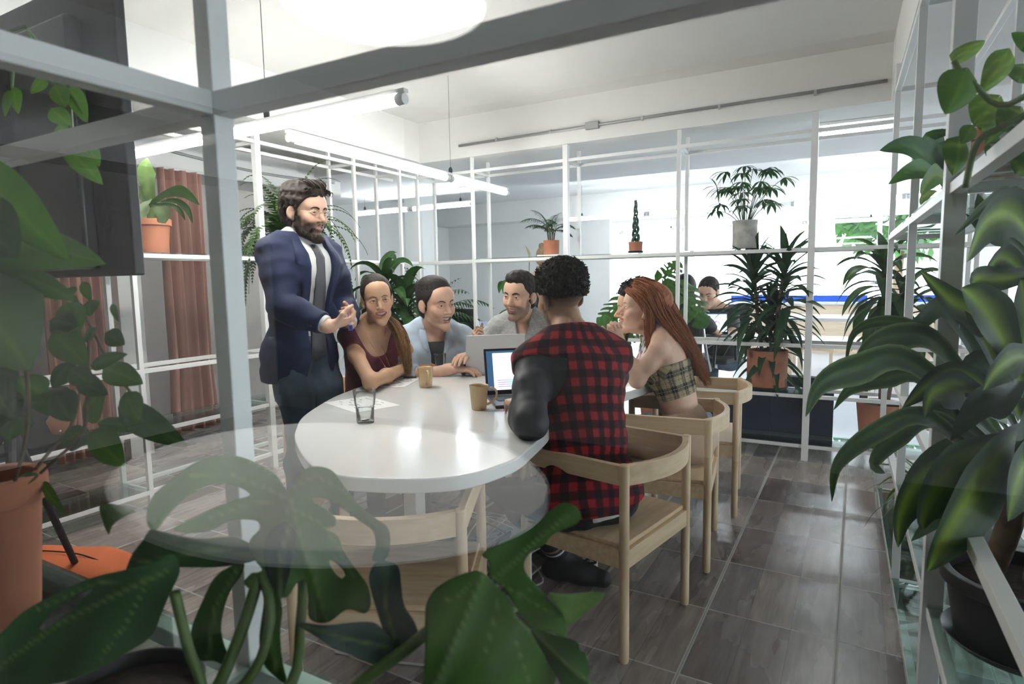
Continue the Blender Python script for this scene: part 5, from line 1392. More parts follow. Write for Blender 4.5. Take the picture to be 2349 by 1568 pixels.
# --- people in the open office
def office_people():
    c = w2(dep(1238, 588, 6.0))
    B = Body('fair-haired woman in a dark low-backed top walking away in the office', (c[0], c[1], 0), yaw_of((0.25, 0.97)), (c[2] + 0.13) / 1.775, lean=4, slump=4, female=True)
    B.head(-38, 14, 0, hs=1.02)
    for sd in (1, -1): B.arm(sd, B.sh[sd] + np.array([0.04 * sd, 0.12, -0.5]), (0, -1, 0)); B.leg(sd, (0.09 * sd, 0.05 * sd, 0.085))
    B.skin(skin_m, skin_l, lip_f, 0.0045, smile=0.2, mouth=0.1, legs=False)
    hair_cap(B, hair_blond, HL_SHORT, 0.008, lambda S: S.el((0, -0.075, 0.125), (0.04, 0.04, 0.036), 0.008), lambda P: 0.002 * wob(P, 120.0), h=0.005)
    def lowback(P):
        q = P @ np.linalg.inv(B.U)[:3, :3].T + np.linalg.inv(B.U)[:3, 3]; x, y, z = q[..., 0], q[..., 1], q[..., 2]
        return np.where(y < 0, z - (0.33 + 9 * x * x), z - 0.5)
    B.cloth('top', pbr('dark_grey_jersey', (0.03, 0.028, 0.034), 0.8), ['torso'], 0.008, 0.008, [lowback, B.below(B.T, 0.0)])
    B.cloth('jeans', denim, ['hips', ('leg', 1, 1), ('leg', -1, 1)], 0.012, 0.009, [B.above(B.T, 0.05)])
    for sd in (1, -1): B.shoe(sd, white_cotton, white_cotton)
    c = w2(dep(1626, 672, 6.15))
    B = seated('dark-haired man in a black t-shirt at an office desk looking down at a laptop', c, (-0.30, -0.95), 1.10, 16, 8)
    B.head(8, 22, 0, at=B.lo(c), hs=1.08)
    B.arm(1, B.lo(c) + np.array([0.10, 0.26, -0.36]), (0.7, -0.2, -0.6), fdir=(-0.5, 0.8, 0), palm=(0, 0, -1)); B.arm(-1, B.lo(c) + np.array([-0.12, 0.26, -0.36]), (-0.7, -0.2, -0.6), fdir=(0.5, 0.8, 0), palm=(0, 0, -1))
    for sd in (1, -1): B.leg(sd, (0.12 * sd, 0.40, 0.085), (0, 1, 0.6))
    B.skin(skin_m, skin_l, lip_m, 0.0045, smile=0.1, mouth=0.1, browm=hair_black, legs=False, brow=1.3)
    hair_cap(B, hair_black, HL_SHORT, 0.010, None, lambda P: 0.003 * wob(P, 120.0), h=0.005)
    B.cloth('t_shirt', black_matte, ['torso', ('arm', 1, 0, 0.38), ('arm', -1, 0, 0.38)], 0.014, 0.008, [B.cuffcut(1, 0.36), B.cuffcut(-1, 0.36), B.above(B.U, 0.52)])
    B.cloth('trousers', denim, ['hips', ('leg', 1, 1), ('leg', -1, 1)], 0.012, 0.010, [B.above(B.T, 0.03)])
    for sd in (1, -1): B.shoe(sd, black_matte, black_matte)
    deskman = B
    c = w2(dep(1572, 668, 5.62))
    B = seated('long-haired person with their back turned on a black office chair', c, (0.05, 1.0), 1.08, 6, 6, female=True)
    B.head(0, 8, 0, at=B.lo(c), hs=1.05)
    for sd in (1, -1): B.arm(sd, B.lo(c) + np.array([0.16 * sd, 0.30, -0.36]), (0.7 * sd, -0.2, -0.6), palm=(0, 0, -1)); B.leg(sd, (0.10 * sd, 0.40, 0.085), (0, 1, 0.6))
    B.skin(skin_m, skin_t, lip_f, 0.005, smile=0.1, mouth=0.1, legs=False)
    hair_cap(B, hair_black, hairline([-.4, -.085, -0.01, 0.02, .05, .07, .085, .11], [-.01, -.01, .01, .02, .04, .06, .08, .25]), 0.014, lambda S: S.rc((0, -0.06, 0.0), (0, -0.075, -0.24), 0.085, 0.06, 0.04), lambda P: 0.002 * wob(P, 90.0), h=0.006, bottom=-0.3, ears=False)
    B.cloth('t_shirt', black_matte, ['torso', ('arm', 1, 0, 0.38), ('arm', -1, 0, 0.38)], 0.014, 0.008, [B.cuffcut(1, 0.36), B.cuffcut(-1, 0.36), B.above(B.U, 0.52)])
    B.cloth('trousers', denim, ['hips', ('leg', 1, 1), ('leg', -1, 1)], 0.012, 0.010, [B.above(B.T, 0.03)])
    for sd in (1, -1): B.shoe(sd, black_matte, black_matte)
office_people()
# ------------------------------------------------------------------ plants
def leaf_mat(name, rough=0.52, trans=0.20, coat=0.03):
    m, nt, b = _new(name); a = node(nt, 'ShaderNodeAttribute'); a.attribute_name = 'Col'
    v = coords(nt); f = noise(nt, v, 18, 3)
    c = mixc(nt, 1.0, a.outputs['Color'], ramp(nt, f, ((0.3, (0.82, 0.84, 0.80)), (0.7, (1.12, 1.10, 1.1)))), 'MULTIPLY')
    L(nt, c, b.inputs['Base Color']); inp(b, 'Roughness', rough); inp(b, 'Coat Weight', coat); inp(b, 'Coat Roughness', 0.25); inp(b, 'Specular IOR Level', 0.24)
    t = node(nt, 'ShaderNodeBsdfTranslucent'); L(nt, mixc(nt, 1.0, c, (1.35, 1.6, 0.7), 'MULTIPLY'), t.inputs[0])
    mx = node(nt, 'ShaderNodeMixShader'); mx.inputs[0].default_value = trans; out = nt.nodes['Material Output']
    L(nt, b.outputs[0], mx.inputs[1]); L(nt, t.outputs[0], mx.inputs[2]); L(nt, mx.outputs[0], out.inputs[0]); return m
leafm = leaf_mat('leaf')
stem_green = pbr('stem_green', (0.09, 0.15, 0.035), 0.5, var=0.2)
stem_brown = pbr('stem_brown', (0.13, 0.085, 0.05), 0.85, var=0.35, vscale=30, bumpk=0.4, bscale=60)
class LM:
    """leaf mesh with a colour per vertex"""
    def __init__(s): s.v = []; s.f = []; s.c = []
    def grid(s, rows, cols):
        o = len(s.v); n = len(rows[0])
        for r, c in zip(rows, cols): s.v += [tuple(p) for p in r]; s.c += [tuple(q) for q in c]
        for i in range(len(rows) - 1):
            for j in range(n - 1): a = o + i * n + j; s.f.append((a, a + 1, a + n + 1, a + n))
    def tube(s, pts, r, col, seg=5):
        mb = MB().tube(pts, r, seg, cap=False); o = len(s.v); s.v += mb.v; s.c += [tuple(col)] * len(mb.v); s.f += [tuple(i + o for i in f) for f in mb.f]
    def build(s, name, parent, mat=None, solid=0.0, off=None):
        me = bpy.data.meshes.new(name); v = s.v if off is None else [(p[0] - off[0], p[1] - off[1], p[2] - off[2]) for p in s.v]
        me.from_pydata(v, [], s.f); me.materials.append(mat or leafm)
        me.polygons.foreach_set('use_smooth', [True] * len(me.polygons))
        a = me.color_attributes.new('Col', 'FLOAT_COLOR', 'POINT'); c = np.ones((len(v), 4), np.float32); c[:, :3] = np.array(s.c); a.data.foreach_set('color', c.ravel())
        return link(name, me, parent, solid=solid)
def spine(p, d, L_, g=1.0, n=10, side=0.0, end=0.0):
    """path that starts along d and bends down under its weight"""
    p = Vector(p); d = Vector(d).normalized(); out = [p.copy()]; h = L_ / n
    s_ = d.cross(Vector((0, 0, 1)))
    if s_.length < 1e-3: s_ = Vector((1, 0, 0))
    s_.normalize()
    for i in range(n):
        t = (i + 0.5) / n
        d = (d + Vector((0, 0, -1)) * (g * h * (0.6 + 1.2 * t) / max(L_, .05) * 1.0) + s_ * (side * h / max(L_, .05)) ).normalized()
        p = p + d * h; out.append(p.copy())
    return out
def wprof(t, a=0.35, pw=1.0):     # leaf width along its length, pointed tip
    return (min(1, t / a) ** 0.7 if t < a else 1.0) * (1 - max(0, (t - a) / (1 - a)) ** 1.7) ** pw
def blade(lm, path, w, colf, fold=0.25, cols=5, base=0.25, a=0.4, roll=0.0, wavy=0.0, ph=0.0, up=None):
    n = len(path); rows = []; cc = []; u_prev = Vector((0, 0, 1)) if up is None else Vector(up)
    for i, p in enumerate(path):
        d = (path[min(i + 1, n - 1)] - path[max(i - 1, 0)]).normalized()
        sd = d.cross(u_prev)
        if sd.length < 1e-4: sd = d.orthogonal()
        sd.normalize(); u = sd.cross(d).normalized(); u_prev = u
        t = i / (n - 1); ww = w * max(0.02, base * (1 - t) ** 4 + (1 - base * (1 - t) ** 4) * wprof(t, a)) * 0.5
        ca, sa = math.cos(roll * t), math.sin(roll * t); s2 = sd * ca + u * sa; u2 = u * ca - sd * sa
        r = []; c = []
        for j in range(cols):
            x = j / (cols - 1) * 2 - 1
            r.append(p + s2 * (ww * x) + u2 * (abs(x) * ww * fold + wavy * ww * abs(x) * math.sin(ph + 11 * t + (2 if x > 0 else 0))))
            c.append(colf(x, t))
        rows.append(r); cc.append(c)
    lm.grid(rows, cc)
def lerp3(a, b, t): return tuple(a[i] + (b[i] - a[i]) * t for i in range(3))
G_DARK = (0.018, 0.055, 0.016); G_MID = (0.045, 0.125, 0.028); G_LIGHT = (0.13, 0.26, 0.045); G_YEL = (0.30, 0.36, 0.06)
def plain(c, k=0.25, rib=0.5):
    def f(x, t):
        m = 1 - k * 0.5 + k * 0.5 * math.sin(40 * t + 9 * x); q = lerp3(c, (c[0] * 2 + .02, c[1] * 1.6 + .02, c[2] * 1.4 + .01), rib if abs(x) < 0.12 else 0.0)
        return tuple(v * m for v in q)
    return f
def stripe(c, s_, w=0.34, edge=None):
    def f(x, t):
        k = max(0.0, 1 - abs(x) / w); k = min(1.0, k * 1.8) * (0.8 + 0.2 * math.sin(60 * x))
        q = lerp3(c, s_, k)
        if edge and abs(x) > 0.82: q = edge
        return q
    return f
# pots ---------------------------------------------------------------
def pot(parent, r0, r1, h, m, rim=0.0, rimh=0.0, saucer=None, wall=0.010, sm=None, z0=0.0):
    if saucer:
        MB().lathe([(saucer * 0.86, z0), (saucer, z0 + 0.018), (saucer * 0.985, z0 + 0.020), (saucer * 0.84, z0 + 0.006)], 40, cap0=True, cap1=True).build('saucer', sm or black_plastic, parent, smooth=False, bevel=0.001); z0 += 0.0065
    pr_ = [(r0, z0), (r1 - (r1 - r0) * rimh / h, z0 + h - rimh)]
    if rim: pr_ += [(r1 + rim, z0 + h - rimh), (r1 + rim, z0 + h), (r1 - wall, z0 + h)]
    else: pr_ += [(r1, z0 + h), (r1 - wall, z0 + h)]
    pr_ += [(r1 - wall - 0.004, z0 + h - 0.03)]
    MB().lathe(pr_, 44, cap0=True).build('pot', m, parent, bevel=0.002)
    MB().lathe([(r1 - wall - 0.001, z0 + h - 0.032), (0.0001, z0 + h - 0.026)], 36, cap0=False).build('soil', soil, parent, smooth=True)
    return z0 + h - 0.028
def plant(name, label, cat, loc, group=None): return empty(name, loc, 0, label, cat, group)
def rosette(lm, top, n, L_, w, colf, seed=0, e0=80, e1=-35, g=1.6, vary=0.25, stack=0.0, fold=0.28, wavy=0.05, tilt=(0, 0), cols=5, nseg=10, a=0.4, each=None):
    R_ = np.random.RandomState(seed); top = Vector(top)
    for i in range(n):
        t = (i + 0.5) / n; az = i * 2.39996 + R_.uniform(-.3, .3); el = math.radians(e0 + (e1 - e0) * t + R_.uniform(-8, 8))
        d = Vector((math.cos(az) * math.cos(el) + tilt[0], math.sin(az) * math.cos(el) + tilt[1], math.sin(el)))
        p = top - Vector((0, 0, stack * t)); ll = L_ * (1 - vary * (1 - t) * 0.9) * R_.uniform(0.85, 1.1)
        tgt = lm if each is None else LM()
        blade(tgt, spine(p, d, ll, g * R_.uniform(0.7, 1.3), nseg, R_.uniform(-.4, .4)), w * R_.uniform(0.85, 1.1), colf if not isinstance(colf, list) else colf[i % len(colf)], fold, cols, 0.45, a, R_.uniform(-.5, .5), wavy, R_.uniform(0, 6))
        if each is not None: tgt.build('leaf', each)
def cane(parent, pts, r, m=None): MB().tube(smooth_path(pts, 6), r, 10).build('stem', m or stem_brown, parent, smooth=True)

pass
def dracaena(name, label, loc, potargs, canes, n, L_, w, colf, seed, stack=0.25, cat='potted plant', **kw):
    e = plant(name, label, cat, loc); z = pot(e, **potargs)
    lm = LM()
    for k, (dx, dy, h) in enumerate(canes):
        cane(e, [(dx * 0.3, dy * 0.3, z - 0.02), (dx * 0.7, dy * 0.7, z + h * 0.5), (dx, dy, z + h)], 0.013)
        rosette(lm, (dx, dy, z + h), n, L_, w, colf, seed + k, stack=stack, **kw)
    lm.build('foliage', e); return e
T = dict(m=terracotta)
# back partition, lower shelf: dark two-headed dracaena in a terracotta pot
p = onz(1754, 893, 0.476); dracaena('potted_dracaena', 'dark dracaena with two heads in a wide terracotta pot on the low glass shelf', (p.x, 4.69, 0.472), dict(r0=0.135, r1=0.138, h=0.27, m=terracotta, saucer=0.150), [(-0.11, 0.02, 0.62), (0.10, -0.02, 0.66), (0.02, 0.03, 0.34)], 62, 0.36, 0.056, [plain((0.014, 0.050, 0.022), .2, .3), plain((0.018, 0.062, 0.024), .2, .3)], 21, stack=0.46, g=1.0, e0=78, e1=-30)
# right end of back partition: variegated dracaena on a tall stem
p = onz(2016, 1012, 0.125); dracaena('potted_dracaena', 'tall green-striped dracaena in a terracotta pot near the shelf corner', (p.x, 4.70, 0.122), dict(r0=0.120, r1=0.150, h=0.29, m=terracotta, saucer=0.14), [(-0.02, 0.0, 0.98), (0.10, 0.03, 0.72)], 34, 0.42, 0.088, [stripe(G_DARK, (0.10, 0.20, 0.03)), plain(G_DARK)], 31, stack=0.30, g=1.5)
# small white-edged dracaena low in front of it
e = plant('spider_plant', 'pale white-edged striped plant low behind the right shelf', 'potted plant', (0.40, 3.30, 0.122)); z = pot(e, 0.07, 0.09, 0.15, black_plastic); lm = LM()
rosette(lm, (0, 0, z), 26, 0.40, 0.026, stripe((0.10, 0.13, 0.08), (0.06, 0.11, 0.05), 0.4, (0.42, 0.44, 0.36)), 41, e0=75, e1=10, g=1.6); lm.build('foliage', e)
# concrete pot with a finger-leaved philodendron on the upper shelf
def finger_plant(e, z, n, h, spread, L_, w, col, seed):
    R_ = np.random.RandomState(seed); lm = LM()
    for i in range(n):
        az = R_.uniform(0, 2 * PI); r = spread * math.sqrt(R_.uniform(0.05, 1)); hh = h * R_.uniform(0.35, 1.0) * (1.1 - 0.35 * r / spread)
        a = Vector((0.02 * math.cos(az), 0.02 * math.sin(az), z - 0.01)); b = Vector((r * math.cos(az), r * math.sin(az), z + hh))
        P_ = smooth_path([a, a.lerp(b, 0.5) + Vector((0, 0, hh * 0.18)), b], 5); lm.tube(P_, 0.0022, (0.05, 0.09, 0.03))
        d = (P_[-1] - P_[-3]).normalized()
        for q in range(7):
            an = math.radians(-95 + 190 * q / 6); s_ = d.cross(Vector((0, 0, 1))).normalized(); o = Vector((math.cos(az), math.sin(az), 0.1))
            dd = (o * math.cos(an) + s_ * math.sin(an) + Vector((0, 0, R_.uniform(-.25, .25)))).normalized()
            blade(lm, spine(b, dd, L_ * (0.7 + 0.3 * math.cos(an * .8)) * R_.uniform(.8, 1.15), 1.1, 6), w, col, 0.15, 3, 0.3, 0.45)
    lm.build('foliage', e)
p = ony(1708, 560, 4.69); e = plant('potted_philodendron', 'finger-leaved plant in a grey concrete pot on the upper glass shelf', 'potted plant', (p.x, 4.69, 1.473)); z = pot(e, 0.083, 0.086, 0.20, concrete, saucer=0.082); finger_plant(e, z, 26, 0.46, 0.26, 0.13, 0.026, plain((0.020, 0.080, 0.022), .2, .2), 51)
lm = LM(); P_ = smooth_path([(-0.02, 0, z), (-0.09, 0, z + 0.24), (-0.20, 0, z + 0.28)], 6); lm.tube(P_, 0.002, (0.05, 0.09, 0.03))
for q in range(6): blade(lm, spine(P_[-1], (math.cos(1.2 + q * .75), 0.2 * math.sin(q), math.sin(1.2 + q * .75)), 0.12, 1.0, 6), 0.022, plain((0.020, 0.080, 0.022)), 0.15, 3, 0.3)
lm.build('side_shoot', e)
# braided sansevieria
p = ony(1458, 576, 4.69); e = plant('braided_sansevieria', 'tall braided dark green succulent in a small terracotta pot', 'potted plant', (p.x, 4.69, 1.473)); z = pot(e, 0.050, 0.056, 0.085, terracotta, saucer=0.062)
for k in range(3):
    pts = []
    for i in range(28):
        t = i / 27; a = 2 * PI * (t * 1.9 + k / 3); r = 0.026 * (1 - 0.75 * t); pts.append((r * math.cos(a), r * math.sin(a), z - 0.01 + 0.36 * t))
    MB().tube(pts, [0.015 * (1 - 0.72 * (i / 27)) for i in range(28)], 10).build('stem', pbr('braid_green', (0.014, 0.058, 0.030), 0.45, var=0.4, vscale=40), e, smooth=True)
# palms
def palm(e, z, n, L_, h, seed, col=G_DARK, w=0.014, ll=0.11, tilt=(0, 0), g=1.3, name='foliage', el=(30, 82), nl=15):
    R_ = np.random.RandomState(seed); lm = LM()
    for i in range(n):
        az = i * 2.4 + R_.uniform(-.4, .4); e_ = math.radians(R_.uniform(*el)); p0 = Vector((R_.uniform(-.02, .02), R_.uniform(-.02, .02), z - 0.01))
        d = Vector((math.cos(az) * math.cos(e_) + tilt[0], math.sin(az) * math.cos(e_) + tilt[1], math.sin(e_))); q = Vector((d.x * 0.2, d.y * 0.2, 1)).normalized()
        m = p0 + q * h * R_.uniform(0.6, 1.0); lm.tube([p0, m], 0.0035, (0.06, 0.085, 0.03))
        P_ = spine(m, d, L_ * R_.uniform(0.75, 1.1), g, 14); lm.tube(P_, [0.0028 * (1 - .7 * k / 14) for k in range(15)], (0.06, 0.11, 0.03), 4)
        for k in range(2, 15):
            t = k / 14; dd = (P_[min(k + 1, 14)] - P_[k - 1]).normalized(); s_ = dd.cross(Vector((0, 0, 1))).normalized()
            for sg in (-1, 1):
                l_ = ll * (math.sin(PI * min(1, 0.18 + t * 0.8))) * R_.uniform(.85, 1.1)
                blade(lm, spine(P_[k], dd * 0.75 + s_ * sg * 0.8 + Vector((0, 0, .1)), l_, 1.0, 5), w, plain(col, .2, .1), 0.15, 3, 0.3, 0.4)
    lm.build(name, e)
p = ony(1265, 580, 4.69); e = plant('parlour_palm', 'small feathery palm in a square-sided terracotta pot at head height', 'potted plant', (p.x, 4.69, 1.473)); MB().box((0, 0, 0.008), (0.20, 0.16, 0.014)).build('saucer', white_steel, e, bevel=0.003); z = pot(e, 0.064, 0.068, 0.12, terracotta, z0=0.0155); palm(e, z, 13, 0.24, 0.16, 61, (0.022, 0.075, 0.028), 0.012, 0.075, el=(15, 80))
# back left corner group, standing on the floor behind the partition
e = plant('areca_palm', 'feathery green palm behind the man with the hair bun', 'potted plant', tuple(Vector((ony(978, 700, 5.15).x, 5.15, 0)))); z = pot(e, 0.12, 0.15, 0.28, black_plastic); palm(e, z, 24, 0.66, 0.72, 71, (0.028, 0.085, 0.026), 0.022, 0.20, el=(35, 85))
q = ony(862, 640, 4.66); dracaena('potted_dracaena', 'bushy dark dracaena behind the woman with the ponytail', (-3.26, 3.80, 0), dict(r0=0.13, r1=0.16, h=0.30, m=terracotta, saucer=0.15), [(0.0, 0.0, 1.00), (0.14, 0.10, 0.86), (-0.05, 0.12, 0.74)], 40, 0.50, 0.095, [plain((0.022, 0.070, 0.018)), stripe(G_DARK, (0.07, 0.15, 0.03)), plain(G_DARK)], 81, stack=0.36, g=1.9)
p = ony(1160, 700, 4.69); e = plant('peace_lily', 'peace lily with one pale bloom behind the man in the grey shirt', 'potted plant', (p.x, 5.05, 0.0)); z = pot(e, 0.09, 0.12, 0.26, terracotta); lm = LM(); R_ = np.random.RandomState(5)
for i in range(16):
    az = i * 2.4; r = R_.uniform(.08, .22); h = R_.uniform(0.45, 1.05); b = Vector((r * math.cos(az), r * math.sin(az), z + h)); P_ = smooth_path([(0, 0, z), b * 0.5 + Vector((0, 0, .5 * z + 0.08)), b], 5)
    lm.tube(P_, 0.003, (0.07, 0.14, 0.04)); blade(lm, spine(b, (math.cos(az), math.sin(az), 0.5), R_.uniform(.22, .30), 2.2, 9), 0.10, plain((0.06, 0.17, 0.035)), 0.2, 5, 0.15, 0.4)
P_ = smooth_path([(0, 0, z), (0.03, 0, z + 0.7), (0.06, 0, z + 1.22)], 6); lm.tube(P_, 0.0035, (0.10, 0.18, 0.06)); lm.build('foliage', e)
lm = LM(); blade(lm, spine(P_[-1], (-0.2, 0, 1), 0.16, 0.6, 8), 0.06, lambda x, t: (0.42, 0.36, 0.27), 0.5, 5, 0.2); lm.build('flower', e)
# monstera generator ---------------------------------------------------
def monstera_shape(nsl=5, seed=0, holes=True, depth=0.62):
    R_ = np.random.RandomState(seed); sl = []
    for sg in (-1, 1):
        for k in range(nsl):
            v = 0.10 + 0.74 * (k + 0.5) / nsl + R_.uniform(-.02, .02)
            sl.append((sg, v, R_.uniform(0.85, 1.15) * depth, R_.uniform(.8, 1.2)))
    def f(u, v):
        hw = 0.50 * np.sqrt(np.clip(1 - ((v - 0.36) / 0.64) ** 2, 0, 1)) ** 0.9 * np.where(v < 0.36, 1.0, 1 - 0.25 * np.clip((v - .36) / .64, 0, 1))
        hw = np.where(v < 0.36, 0.50 * np.sqrt(np.clip(1 - ((v - 0.30) / 0.52) ** 2, 0, 1)), hw)
        D = hw - np.abs(u)
        notch = np.abs(u) - (0.055 + 0.25 * np.clip(-v, 0, 1)) ; D = np.where(v < 0.03, np.minimum(D, notch), D)
        for sg, v0, dp, wd in sl:
            x0 = 0.50 * (1 - dp); px, py = sg * x0, v0 - 0.03 + 0.12 * x0; qx, qy = sg * 0.56, v0 + 0.16
            dx, dy = qx - px, qy - py; t = np.clip(((u - px) * dx + (v - py) * dy) / (dx * dx + dy * dy), 0, 1)
            d = np.hypot(u - px - dx * t, v - py - dy * t) - (0.026 + 0.030 * t) * wd; D = np.minimum(D, d)
        if holes:
            for sg, v0, dp, wd in sl[::2]:
                d = np.hypot((u - sg * 0.085) / 0.026, (v - v0 + 0.05) / 0.055) - 1; D = np.minimum(D, d * 0.03)
        return D
    return f, sl
def mask_mesh(fn, u0, u1, v0, v1, nu, nv):
    """filled marching squares: 2-D vertices and faces where fn > 0"""
    us = np.linspace(u0, u1, nu); vs = np.linspace(v0, v1, nv); U, V_ = np.meshgrid(us, vs, indexing='ij'); D = fn(U, V_)
    idx = {}; pts = []; faces = []
    def corner(i, j):
        k = ('c', i, j)
        if k not in idx: idx[k] = len(pts); pts.append((us[i], vs[j]))
        return idx[k]
    def edge(i, j, i2, j2):
        k = ('e', min(i, i2), min(j, j2), i != i2)
        if k not in idx:
            a, b = D[i, j], D[i2, j2]; t = a / (a - b); idx[k] = len(pts); pts.append((us[i] + (us[i2] - us[i]) * t, vs[j] + (vs[j2] - vs[j]) * t))
        return idx[k]
    I = D > 0
    for i in range(nu - 1):
        for j in range(nv - 1):
            c = [(i, j), (i + 1, j), (i + 1, j + 1), (i, j + 1)]; ins = [I[q] for q in c]
            if not any(ins): continue
            poly = []
            for k in range(4):
                a, b = c[k], c[(k + 1) % 4]
                if ins[k]: poly.append(corner(*a))
                if ins[k] != ins[(k + 1) % 4]: poly.append(edge(*a, *b))
            if len(poly) > 2: faces.append(poly)
    return np.array(pts), faces
def monstera_leaf(parent, base, tip, W, nrm_, seed=0, bend=0.25, cup=0.25, lobe=0.35, col=(0.05, 0.13, 0.03), vein=(0.20, 0.28, 0.10), nsl=5, holes=True, depth=0.62, fine=64, shape=None, roll=0.0):
    base, tip = Vector(base), Vector(tip); f, sl = monstera_shape(nsl, seed, holes, depth)
    P, F = mask_mesh(f, -0.56, 0.56, -0.24, 1.02, fine, int(fine * 1.15))
    y = tip - base; Ln = y.length; y.normalize(); n = Vector(nrm_); n = (n - y * n.dot(y)).normalized(); x = y.cross(n)
    lm = LM(); R_ = np.random.RandomState(seed + 9)
    for u, v in P:
        au = abs(u); z = bend * (v - v * v) * 1.3 - cup * au * au * 1.6 - lobe * max(0, au - 0.18) ** 1.5 * (0.7 + 0.5 * math.sin(v * 19 + seed + (1.7 if u > 0 else 0)))
        uu = u * W * (1 - 0.25 * lobe * au)
        if roll: an = roll * u; uu = math.sin(an) / roll * W; z -= (1 - math.cos(an)) / abs(roll) * W / Ln
        lm.v.append(tuple(base + x * uu + y * (v * Ln) + n * (z * Ln)))
        dv = au / 0.006
        for sg, v0, dp, wd in sl:
            if sg * u > -0.01:
                t = min(1, au / 0.5); vv = v0 - 0.10 + 0.30 * t * 0.5; dv = min(dv, abs(v - vv) / 0.0055)
        k = max(0.0, 1 - dv / 1.6); m = 0.85 + 0.15 * math.sin(u * 31 + v * 23 + seed)
        lm.c.append(lerp3(tuple(q * m for q in col), vein, min(1, k) * 0.8))
    lm.f = F; return lm.build('leaf', parent)
def heart_leaf(lm, base, tip, W, n_, col=None, bend=0.2, cup=0.2, nu=9, nv=11, fn=None):
    base, tip = Vector(base), Vector(tip); y = tip - base; Ln = y.length; y.normalize(); n = Vector(n_); n = (n - y * n.dot(y)).normalized(); x = y.cross(n); rows = []; cc = []
    for i in range(nv):
        t = i / (nv - 1); hw = 0.5 * W * max(0.015, (math.sin(PI * min(1, t ** 0.62)) ** 0.75))
        r = []; c = []
        for j in range(nu):
            s_ = j / (nu - 1) * 2 - 1; back = -0.11 * (abs(s_) ** 1.5) * (1 - t) ** 2
            r.append(base + x * (hw * s_) + y * ((t + back) * Ln) + n * (Ln * (bend * (t - t * t) * 1.5 - cup * s_ * s_ * hw / Ln * 1.2)))
            q = col if fn is None else fn(s_, t)
            k = 0.6 if abs(s_) < 0.1 else 0.0; c.append(lerp3(q, (q[0] * 1.7 + .03, q[1] * 1.35 + .03, q[2] * 1.3 + .01), k))
        rows.append(r); cc.append(c)
    lm.grid(rows, cc)
# ------------------------------------------------------------------ plants close to the camera
TOCAM = Vector((0.478, -0.872, 0.25))
def px_leaf(parent, pts, wpx, colf, fold=0.25, a=0.4, base=0.25, wavy=0.05, cols=7, up=None, ph=0.0, roll=0.0):
    P_ = smooth_path([dep(x, y, D) for x, y, D in pts], 5); Dm = sum(q[2] for q in pts) / len(pts); lm = LM()
    off = parent.location
    blade(lm, P_, wpx * Dm / FPX, colf, fold, cols, base, a, roll, wavy, ph, up=TOCAM if up is None else up)
    return lm.build('leaf', parent, off=off)
def px_stem(parent, pts, r, m=None):
    MB().tube([q - parent.location for q in smooth_path([dep(x, y, D) for x, y, D in pts], 5)], r, 8).build('stem', m or stem_green, parent, smooth=True)
# right shelf: the big striped dracaena in its black pot
g0 = onz(2350, 1560, 0.12); g0 = Vector((0.352, 1.56, 0.4915))
e = plant('potted_dracaena', 'huge yellow-striped dracaena in a black plastic pot on the right shelf', 'potted plant', tuple(g0)); z = pot(e, 0.112, 0.138, 0.155, black_plastic, rim=0.006, rimh=0.03, saucer=0.138)
for pts, r in ((((0.02, 0.02, z - 0.02), (0.03, 0.0, z + 0.2), (0.05, -0.03, z + 0.45)), 0.020), (((-0.05, 0.05, z - 0.02), (-0.02, 0.04, z + 0.12), (0.0, 0.05, z + 0.26)), 0.024), (((0.06, -0.02, z - 0.02), (0.09, -0.03, z + 0.4), (0.10, -0.05, z + 0.85)), 0.018)):
    MB().tube(smooth_path(pts, 5), r, 12).build('stem', stem_brown, e, smooth=True)
ST = stripe((0.018, 0.050, 0.016), (0.26, 0.38, 0.035), 0.42); DK = plain((0.018, 0.052, 0.018), .2, .2); DG = stripe((0.022, 0.054, 0.022), (0.055, 0.115, 0.035), 0.35, (0.13, 0.18, 0.09))
